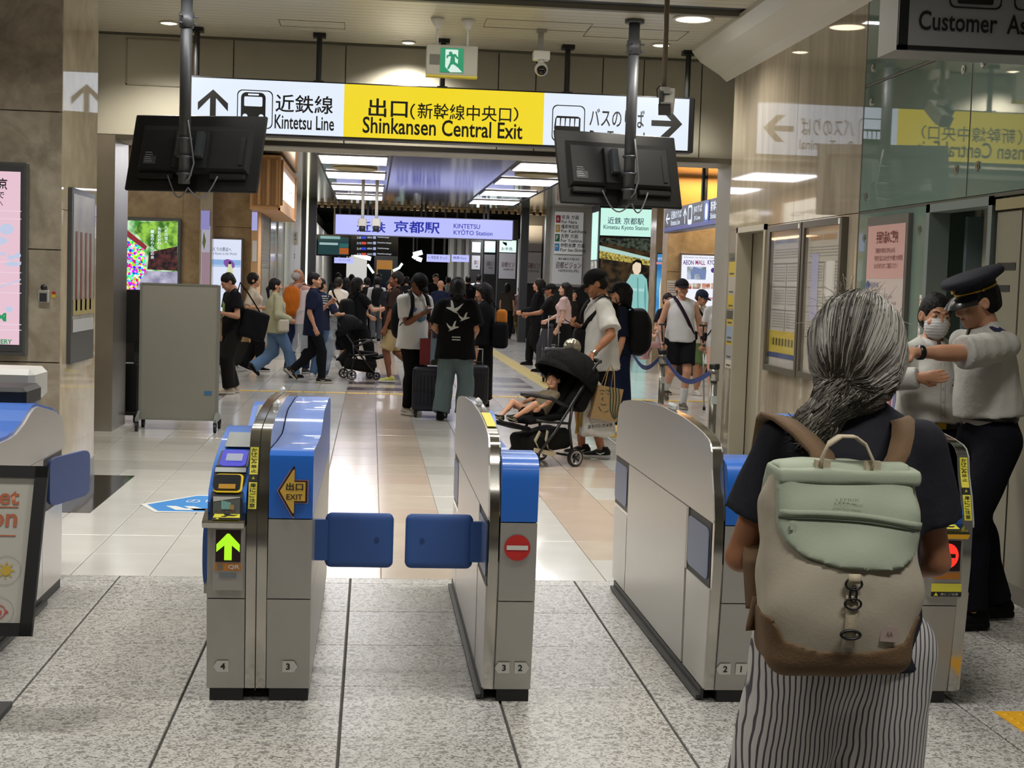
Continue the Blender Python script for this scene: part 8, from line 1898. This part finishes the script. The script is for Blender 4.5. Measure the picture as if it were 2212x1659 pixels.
for i, (px_, fy, hy, sx_, fc_, tc__, bc_, hr, lab) in enumerate(FAR):
    x, y = XY(px_, fy)
    R = person('person', lab, x, y, fc_, min(max(HT(px_, hy, y), 1.5), 1.85), sx_, 'light' if i != 4 else 'mid', ankles=STEP if i % 2 else None, top=('half' if i % 3 else 'tee', tc__, {'hem': .86}), bottom=('trousers', bc_), hair=(hr, '#15120f'), vox=.0175, hvox=.011, seed=100+i, group='walkers far back by the station gates', eyes=fc_ > 90)
    if i == 3: backpack(R, 'black backpack on the tall man in white at the piers', '#141517', .14, .23, .08)
# second stroller
x, y = XY(757, 819); stroller(x-.05, y, 74, 'dark stroller pushed by the woman in black')

# ---- grey notice board on casters and screen cart behind it
S = Sign('notice_board', (-1.9, 15.0, 0), 'blank grey partition board on casters at the left', 'partition board')
PG_ = mat('board_grey', '#8b8b83', .5); AL = mat('board_alu', '#8f938f', .35, .5)
xa, xb = AT(305, 800, 15.0).x, AT(468, 800, 15.0).x; zb, zt = AT(390, 905, 15.0).z, AT(390, 616, 15.0).z
S.mb(MB().box((xa, 14.985, zb), (xb, 15.01, zt)), 'board', PG_)
for x_ in (xa-.02, xb): S.mb(MB().box((x_, 14.98, .10), (x_+.025, 15.015, zt+.01)), 'side_post', AL)
S.mb(MB().box((xa, 14.98, zt), (xb, 15.015, zt+.015)).box((xa, 14.98, zb-.012), (xb, 15.015, zb)), 'rail', AL)
S.mb(MB().box((AT(441, 850, 14.98).x, 14.982, AT(450, 854, 14.98).z), (AT(457, 850, 14.98).x, 14.984, AT(450, 845, 14.98).z)), 'blue_label', mat('label_blue', '#3f73a0', .5))
for x_ in (xa-.008, xb+.012):
    S.mb(MB().prism([(14.78, .10), (15.24, .10), (15.24, .13), (15.03, .19), (14.97, .19), (14.78, .13)], 'x', x_-.014, x_+.014), 'foot', AL)
    for yy in (14.80, 15.22): S.mb(MB().cyl((x_-.012, yy, .045), (x_+.016, yy, .045), .045, n=16).box((x_-.016, yy-.02, .05), (x_+.02, yy+.02, .10)), 'caster', BLACK)
S = Sign('screen_cart', (-2.35, 15.75, 0), 'black screen cart half hidden behind the grey board', 'screen cart')
xa, xb = AT(243, 700, 15.7).x, AT(300, 700, 15.7).x
S.mb(MB().bbox((xa, 15.70, AT(270, 740, 15.7).z), (xb+.1, 15.77, AT(270, 625, 15.7).z), .01), 'screen', BLACK); S.mb(MB().box((xb-.06, 15.77, .12), (xb, 15.82, 1.3)).box((xa+.02, 15.77, .12), (xa+.08, 15.82, 1.3)), 'column', DARKG); S.mb(MB().bbox((xa, 15.72, .10), (xb-.01, 15.92, .62), .01), 'cabinet', mat('cart_black', '#0d0e10', .3)); S.mb(MB().box((xa, 15.60, .08), (xb+.02, 16.0, .11)), 'base', BLACK)
for x_ in (xa+.04, xb-.02): S.mb(MB().cyl((x_-.012, 15.64, .04), (x_+.012, 15.64, .04), .04, n=14).box((x_-.015, 15.63, .04), (x_+.015, 15.66, .09)), 'caster', BLACK)
# ================================================================== STATION STAFF
x, y, fc, H = 3.00, 6.78, -98, 1.70
wl = LOC(x, y, fc, H, (2.46, 6.42, 1.335))
R = person('person', 'young man in white uniform shirt and peaked navy cap pointing to the left', x, y, fc, H, 'm', 'light', lean=7, hpitch=14, hyaw=6, ankles=[(.10, -.16, .085), (-.10, .10, .085)], wrists=[(.22, .02, .88), wl], palms=[None, (.3, .2, -1)], curls=(.5, 1.0), poles=[None, (-.3, -.4, -1)],
           top=('tee', '#bfbdb6', {'hem': 1.03, 'r': 1.04, 'sw': 1.2, 'sleeve': .92, 'collar': 1, 'fold': .0065, 'flare': .96}), bottom=('trousers', '#12131a', {'wide': 1.12, 'waist': .16}), shoes=('#0c0c0d', '#0c0c0d'), hair=('short', '#100d0b'), vox=.0095, hvox=.0042, group='station staff', seed=201)
NVC = mat('cap_navy', '#0f1220', .8); GOLD = mat('cap_gold', '#b08d2c', .35, .7); PAT = mat('patent_black', '#0b0b0c', .2)
def hatpart(mb, nm, m, sm=True): mb.v = [tuple(R.Hd((v[0], v[1]-.012+0, v[2]))) for v in mb.v]; return mb.build(nm, m, R.root, sm)
hatpart(MB().lathe([(.088, 1.630), (.092, 1.665), (.100, 1.672), (.136, 1.690), (.140, 1.705), (.130, 1.722), (.05, 1.730), (.001, 1.731)], n=36, sy=1.12), 'uniform_cap', NVC)
hatpart(MB().lathe([(.0925, 1.640), (.0935, 1.650), (.0925, 1.650), (.0915, 1.640)], n=36, sy=1.12), 'cap_band', GOLD)
v_ = []; f_ = []
for j in range(4):
    for i in range(11):
        a = (i/10-.5)*2.3; r_ = (.092, .118, .14, .155)[j]; v_.append((sin(a)*r_*.98, cos(a)*r_*1.12-.004, 1.640-(0, .012, .028, .046)[j]))
for j in range(3):
    for i in range(10): q = j*11+i; f_.append((q, q+1, q+12, q+11))
hatpart(MB().add(v_, f_), 'cap_visor', PAT); hatpart(MB().sphere((-.093, .005, 1.645), .009, 10, 8), 'cap_button', GOLD); hatpart(MB().obox((0, .110, 1.672), (.035, .012, .03)), 'cap_badge', GOLD)
MB().tube([R.U((.05*cos(t)*1.35, .055*sin(t)-.015, 1.452)) for t in [pi*i/10+pi for i in range(11)]], .007, 6).build('neck_strap', mat('strap_navy', '#23264a', .6), R.root, True)
MB().obox(R.U((-.135, 0, 1.445)), (.10, .045, .006), Matrix((R.RL@Ry(-.35)).tolist())).build('epaulette', mat('strap_navy', '#23264a', .6), R.root)
def belt_ring(R, z, m, r=(.165, .128), h=.017, nm='belt'): MB().lathe([(r[0], -h), (r[0]+.004, 0), (r[0], h)], tuple(R.U((0, .0, z))), 32, 0, 1, r[1]/r[0]).build(nm, m, R.root, True)
belt_ring(R, 1.025, mat('belt_black', '#151516', .35))
d_ = unit(R.W[1]-R.E[1]); q_ = R.W[1]-d_*.035; MB().cyl(q_-d_*.012, q_+d_*.012, .034, n=16).build('wrist_watch', mat('watch_black', '#0c0c0d', .3), R.root, True)
# ---- female colleague
x, y, fc, H = 2.86, 7.22, 172, 1.60
wr_ = LOC(x, y, fc, H, (2.70, 6.95, 1.19))
R = person('person', 'woman in white uniform shirt and face mask gesturing with one hand', x, y, fc, H, 'f', 'light', hpitch=2, hyaw=10, htilt=-6, wrists=[wr_, (-.22, .12, .95)], palms=[(-.25, -1, .1), None], curls=(.22, .5), poles=[(1, .1, -.5), None], ankles=[(.09, 0, .08), (-.09, 0, .08)], build=1.06,
           top=('long', '#c2c0ba', {'hem': 1.01, 'r': 1.02, 'sw': 1.15, 'collar': 1, 'fold': .007, 'flare': .95}), bottom=('trousers', '#11121a', {'wide': 1.1, 'waist': .13}), shoes=('#0c0c0d', '#0c0c0d'), hair=('bun', '#0f0c0b'), vox=.0095, hvox=.0042, mask=True, group='station staff', seed=211)
SEAMW = cloth('#a3a19a')
for x0_, x1_, z0_, z1_ in ((-.014, -.010, .98, 1.26), (.010, .014, .98, 1.26), (.045, .115, 1.175, 1.180), (-.115, -.045, 1.175, 1.180)): decal(R.top, [(x0_, z0_), (x1_, z0_), (x1_, z1_), (x0_, z1_)], SEAMW, R.top, 1, 'seam', .002)
for q in range(4): p_ = (0, 1.0+.065*q); decal(R.top, [(p_[0]+.005*cos(t*pi/3), p_[1]+.005*sin(t*pi/3)) for t in range(6)], SEAMW, R.top, 1, 'button', .004)
belt_ring(R, 1.0, mat('belt_black', '#151516', .35), (.165, .130)); MB().obox(R.U((.0, .140, 1.0)), (.05, .02, .032)).build('belt_buckle', GOLD, R.root)
MB().obox(R.U((-.095, .135, 1.22)), (.075, .012, .012), Matrix(Rz(.3).tolist())).build('pen_clip', BLACK, R.root); MB().obox(R.U((-.10, .135, 1.175)), (.06, .008, .05), Matrix(Rz(.3).tolist())).build('name_badge', mat('badge_white', '#b7b7b4', .4), R.root)

# ================================================================== WOMAN WITH THE BACKPACK (nearest figure)
WX, WY, WH_ = 1.012, 2.97, 1.575
STR = mat('striped_cotton', '#b3aeab', .85, sheen=.1); nt = STR.node_tree; bs_ = nt.nodes['Principled BSDF']
tc_n = nt.nodes.new('ShaderNodeTexCoord'); nz = nt.nodes.new('ShaderNodeTexNoise'); nz.inputs['Scale'].default_value = 7; sx_ = nt.nodes.new('ShaderNodeSeparateXYZ'); m1 = nt.nodes.new('ShaderNodeMath'); m1.operation = 'MULTIPLY_ADD'; m1.inputs[1].default_value = .022
m2 = nt.nodes.new('ShaderNodeMath'); m2.operation = 'MULTIPLY'; m2.inputs[1].default_value = 6.2832/.0108; m3 = nt.nodes.new('ShaderNodeMath'); m3.operation = 'SINE'; rp_ = nt.nodes.new('ShaderNodeValToRGB'); rp_.color_ramp.elements[0].position = .70; rp_.color_ramp.elements[1].position = .86; rp_.color_ramp.elements[0].color = (*lin('#c3bfbb'), 1); rp_.color_ramp.elements[1].color = (*lin('#3d3a42'), 1)
nt.links.new(tc_n.outputs['Object'], nz.inputs['Vector']); nt.links.new(tc_n.outputs['Object'], sx_.inputs['Vector']); nt.links.new(nz.outputs['Fac'], m1.inputs[0]); nt.links.new(sx_.outputs['X'], m1.inputs[2]); nt.links.new(m1.outputs[0], m2.inputs[0]); nt.links.new(m2.outputs[0], m3.inputs[0])
m4 = nt.nodes.new('ShaderNodeMath'); m4.operation = 'MULTIPLY_ADD'; m4.inputs[1].default_value = .5; m4.inputs[2].default_value = .5; nt.links.new(m3.outputs[0], m4.inputs[0]); nt.links.new(m4.outputs[0], rp_.inputs['Fac']); nt.links.new(rp_.outputs['Color'], bs_.inputs['Base Color'])
R = person('person', 'grey haired woman in dark shirt and striped shorts seen from behind with a backpack', WX, WY, 3, WH_, 'f', 'tan', hyaw=10, ankles=[(.13, .0, .08), (-.12, .03, .08)], wrists=[(.13, .28, 1.04), (-.13, .28, 1.05)], poles=[(.7, -1, -.4), (-.7, -1, -.4)], curls=(.9, .9), build=.96,
           top=('tee', '#2b2c32', {'hem': .88, 'r': 1.0, 'sw': 1.1, 'sleeve': .62, 'fold': .005, 'neck': .058}), bottom=('shorts', '#b3aeab', {'len': .86, 'wide': 1.22, 'flare': 1.2, 'waist': .10, 'mat': STR, 'fold': .007}), shoes=('#3a3a3a', '#a9a9a4'), hair=('none', '#8c8880'), vox=.0085, hvox=.005, group=None, seed=301)
WM = R; s = R.s
# hair: volume, strands and low side ponytail
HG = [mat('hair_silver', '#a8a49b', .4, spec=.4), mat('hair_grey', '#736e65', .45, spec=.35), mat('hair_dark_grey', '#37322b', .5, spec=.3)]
D = SDF(R.Hd((0, 0, 1.50))-.24, R.Hd((0, 0, 1.62))+.18, .0065)
D.ell(R.Hd((0, -.022, 1.612)), V3(.100, .116, .112)*s, .02, R.RH); D.ell(R.Hd((0, -.055, 1.55)), V3(.094, .082, .095)*s, .03, R.RH); D.ell(R.Hd((-.03, -.088, 1.49)), V3(.06, .045, .045)*s, .03, R.RH); D.cone(R.Hd((-.05, -.09, 1.48)), R.Hd((-.085, -.075, 1.425)), .036*s, .044*s, .02); D.cone(R.Hd((-.085, -.075, 1.425)), R.Hd((-.125, -.045, 1.385)), .044*s, .020*s, .02)
D.ell(R.Hd((.01, .11, 1.55)), V3(.078, .075, .10)*s, .01, R.RH, cut=True); D.disp(folds(77, .005, 2.4)); hb_ = D.build('hair', mat('hair_under_shade', '#4d483f', .55, bump=(90, .6), spec=.25), R.root, 1)  # base colour kept dark so gaps between strands read as shaded depth
bvh_ = BVHTree.FromPolygons([v.co.copy() for v in hb_.data.vertices], [tuple(p.vertices) for p in hb_.data.polygons])
def onhair(p, lift): l_, n_, _i, _d = bvh_.find_nearest(Vector(p)); return l_+n_*lift
rs = np.random.RandomState(5); mb = MB(); C0 = V3(0, -.022, 1.612); RR = V3(.104, .121, .117); GT = V3(-.045, -.128, 1.478)
gd = unit((GT-C0)/RR)
for i in range(1700):
    az = rs.uniform(0, 2*pi); el = rs.uniform(-.75, 1.5); d0 = V3(cos(el)*cos(az), cos(el)*sin(az), sin(el))
    if d0[1] > .62 and d0[2] < .55: continue
    n_ = 12; pts = []; wob = rs.normal(size=3)*.010; lift = rs.uniform(.985, 1.035); om = math.acos(max(-1, min(1, d0@gd)))
    if om < .15: continue
    for t in range(n_):
        u = t/(n_-1); dd = (sin((1-u)*om)*d0+sin(u*om)*gd)/max(sin(om), 1e-4); dd = dd+wob*sin(pi*u)*3
        pts.append(onhair(R.Hd(C0+RR*dd*1.05), .0005+.006*(lift-.985)/.05*sin(pi*min(u*1.1, 1))))
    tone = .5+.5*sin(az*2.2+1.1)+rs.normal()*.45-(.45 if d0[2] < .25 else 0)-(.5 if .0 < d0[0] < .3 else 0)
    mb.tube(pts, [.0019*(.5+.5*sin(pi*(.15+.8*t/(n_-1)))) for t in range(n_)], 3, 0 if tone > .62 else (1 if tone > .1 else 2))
PP = [V3(-.045, -.128, 1.478), V3(-.062, -.115, 1.455), V3(-.085, -.095, 1.425), V3(-.108, -.070, 1.40), V3(-.140, -.045, 1.372)]
for i in range(520):   # gathered tail, strands lie on its surface
    o1 = unit(rs.normal(size=3))*.06; o2 = unit(o1/.06+rs.normal(size=3)*.5)*.06; st_ = V3(rs.uniform(-.09, .08), -.07+rs.normal()*.02, rs.uniform(1.46, 1.51)) if i % 3 == 0 else None; pts = []
    for t in range(10):
        u = t/9*4; j = min(int(u), 3); p = PP[j]*(1-u+j)+PP[j+1]*(u-j); off_ = o1*(1-t/9)+o2*t/9
        if st_ is not None and t < 5: p = st_*(1-t/4)+PP[2]*(t/4); off_ = V3(0, -.05, -.01)
        pts.append(onhair(R.Hd(p+off_), .0008+.003*rs.rand()))
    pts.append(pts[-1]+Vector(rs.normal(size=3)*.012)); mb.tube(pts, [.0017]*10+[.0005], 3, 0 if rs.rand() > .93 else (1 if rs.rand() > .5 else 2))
for i in range(70):   # loose hairs on the outline
    az = rs.uniform(0, 2*pi); el = rs.uniform(.2, 1.4); d0 = V3(cos(el)*cos(az), cos(el)*sin(az), sin(el)); p = C0+RR*d0; q = unit(rs.normal(size=3)); mb.tube([R.Hd(p+(d0*.02+q*.02)*u+V3(0, 0, -.006*u*u)) for u in (0, .4, .8, 1.2)], .0006, 3, 0)
o = mb.build('hair_strands', HG, hb_, True, recalc=False); tag(o, kind='stuff')

# ---- her backpack
g = empty('backpack', (.910, 2.72, .864), RD(-2)); g.scale = (.91, .95, .85); tag(g, 'cream canvas backpack with sage green flap and brown base on the woman', 'backpack')
CRM = mat('canvas_cream', '#b3aa97', .85, bump=(160, .05), noise=(5, .35, '#aca28f')); SAG = mat('canvas_sage', '#a6af9b', .85, bump=(160, .05), noise=(5, .35, '#9ea792')); BRW = mat('canvas_brown', '#6a5238', .85, bump=(160, .15)); WEB = mat('webbing_cream', '#b8ac92', .8, bump=(200, .1)); HK = mat('buckle_black', '#120f10', .4)
def pack_field(off=0.0, amp=.006):
    D = SDF((-.22, -.18, -.04), (.22, .14, .56), .0062)
    D.box((0, 0, .205), (.158, .078, .205), .045, 0); D.ell((0, -.03, .19), (.166, .080, .17), .05); D.box((0, .01, .38), (.146, .062, .085), .025, .04)
    D.disp(folds(9, amp, 1.5)); D.F -= off; return D
def poly2d(ax, az, poly):
    P_ = np.stack(np.meshgrid(ax, az, indexing='ij'), -1); d = np.full(P_.shape[:2], 9.0); ins = np.zeros(P_.shape[:2], bool); n = len(poly)
    for i in range(n):
        a, b = np.array(poly[i]), np.array(poly[(i+1) % n]); e = b-a; w = P_-a; t = np.clip((w@e)/(e@e), 0, 1); d = np.minimum(d, np.linalg.norm(w-t[..., None]*e, axis=-1))
        c = (a[1] <= P_[..., 1]) != (b[1] <= P_[..., 1]); xi = a[0]+(P_[..., 1]-a[1])/(e[1] if abs(e[1]) > 1e-9 else 1e-9)*e[0]; ins ^= c & (P_[..., 0] < xi)
    return np.where(ins, -d, d)
pk = pack_field(); pk.build('pack_body', CRM, g, 1)
def masked(off, poly, nm, m, amp=.006):
    D = pack_field(off, amp); k_ = poly2d(D.ax[0], D.ax[2], poly)[:, None, :]; D.F = np.maximum(D.F, k_).astype(np.float32); return D.build(nm, m, g, 1)
masked(.004, [(-.30, -.1), (.30, -.1), (.30, .14), (.155, .135), (.125, .085), (.07, .066), (0, .062), (-.07, .066), (-.125, .085), (-.155, .135), (-.30, .14)], 'base_panel', BRW, .005)
FLP = masked(.011, [(-.152, .425), (-.15, .34), (-.135, .305), (-.10, .275), (-.03, .254), (.05, .250), (.10, .252), (.138, .275), (.150, .315), (.150, .36), (.135, .43), (.13, .48), (-.145, .48)], 'flap', SAG, .007)
rounded_box('flap_roll', (0, -.012, .448), (.152, .060, .018), .010, SAG, g, .006, None, .003)
bvf = BVHTree.FromPolygons([v.co.copy() for v in FLP.data.vertices], [tuple(p.vertices) for p in FLP.data.polygons])
def onflap(x_, z_, lift=.002): h = bvf.ray_cast(Vector((x_, -2, z_)), Y1); return Vector((x_, (h[0].y if h[0] else -.09)-lift, z_))
MB().tube([onflap(-.148+.296*t/16, .358-.022*t/16+.008*sin(pi*t/16), .0005) for t in range(17)], .0035, 6).build('zip_line', mat('zip_dark', '#4d5646', .7), FLP, True)
MB().strip([onflap(-.148+.296*t/16, .368-.022*t/16+.010*sin(pi*t/16), .004) for t in range(17)], (0, -.002, .008), .005).build('zip_lip', SAG, FLP, True)
MB().obox(onflap(-.126, .342, .006), (.007, .004, .016)).build('zip_pull', mat('pull_sage', '#a9b39c', .6), FLP)
lettering('LEFRIK', mat('flap_print', '#8b967f', .8), FLP, onflap(-.035, .398, .006), X1, Z1, .05, .007); lettering('ETHICALLY MADE', mat('flap_print', '#8b967f', .8), FLP, onflap(-.04, .386, .006), X1, Z1, .06, .006)
body_o = [c for c in g.children if c.name.startswith('pack_body')][0]; bvb = BVHTree.FromPolygons([v.co.copy() for v in body_o.data.vertices], [tuple(p.vertices) for p in body_o.data.polygons])
def onb(x_, z_, lift=.002): h = bvb.ray_cast(Vector((x_, -2, z_)), Y1); return Vector((x_, (h[0].y if h[0] else -.1)-lift, z_))
MB().strip([onb(0, .10+.012*t, .004) for t in range(9)], (.0125, 0, 0), .003).build('webbing', WEB, g, True); MB().strip([onb(0, .245, .013), onb(0, .232, .014), onb(0, .224, .012)], (.0125, 0, 0), .003).build('webbing', WEB, g, True); MB().strip([onb(0, .075, .003), onb(0, .11, .003)], (.0135, 0, 0), .002).build('webbing_end', CRM, g, True)
def ringm(z_, w_, h_, r=.0026): c = onb(0, z_, .010); return MB().tube([c+Vector((w_*cos(t*pi/8), 0, h_*sin(t*pi/8))) for t in range(16)], r, 6, closed=True)
ringm(.222, .017, .013).build('hook_ring', HK, g, True); ringm(.198, .007, .016).build('snap_hook', HK, g, True); ringm(.178, .017, .012).build('hook_ring', HK, g, True); ringm(.108, .020, .0095, .0035).build('ladder_buckle', HK, g, True)
MB().obox(onb(.088, .105, .003), (.036, .002, .034), rotm(0, .06, 0)).build('label_patch', mat('label_mauve', '#9a8880', .8), g); lettering('AA', mat('label_ink', '#5c5454', .8), g, onb(.081, .100, .0055), X1, Z1, .014, .012)
# handle, shoulder straps, strap tails
hp_ = [(-.055, -.045, .455), (-.058, -.05, .485), (-.045, -.05, .52), (-.02, -.05, .538), (.01, -.05, .538), (.035, -.05, .52), (.052, -.05, .485), (.048, -.045, .455)]
MB().strip(hp_, [(.004, .016, 0), (.004, .016, 0), (.006, .016, .004), (0, .016, .0), (0, .016, 0), (.006, .016, -.004), (.004, .016, 0), (.004, .016, 0)], .006).build('grab_handle', WEB, g, True); MB().box((-.072, -.058, .44), (-.040, -.045, .485)).build('handle_patch', WEB, g); MB().box((.034, -.058, .44), (.066, -.045, .485)).build('handle_patch', WEB, g)
for sg in (1, -1):
    cx = .055
    pts = [Vector((cx+.062*sg-.02, -.0, .44)), Vector((cx+.085*sg, .05, .487)), Vector((cx+.110*sg, .10, .522)), Vector((cx+.135*sg, .17, .548)), Vector((cx+.148*sg, .24, .552)), Vector((cx+.14*sg, .31, .535)), Vector((cx+.135*sg, .36, .46)), Vector((cx+.14*sg, .37, .33)), Vector((cx+.165*sg, .28, .20)), Vector((.15*sg, .06, .12))]
    MB().strip(pts, [(.026, 0, .004*sg)]*10, .012).build('shoulder_strap', BRW, g, True)
    MB().strip([Vector((.155*sg, .05, .15)), Vector((.168*sg, .04, .09)), Vector((.172*sg, .03, .0 if sg > 0 else .075))], (.011, .004, 0), .003).build('strap_tail', BRW, g, True)
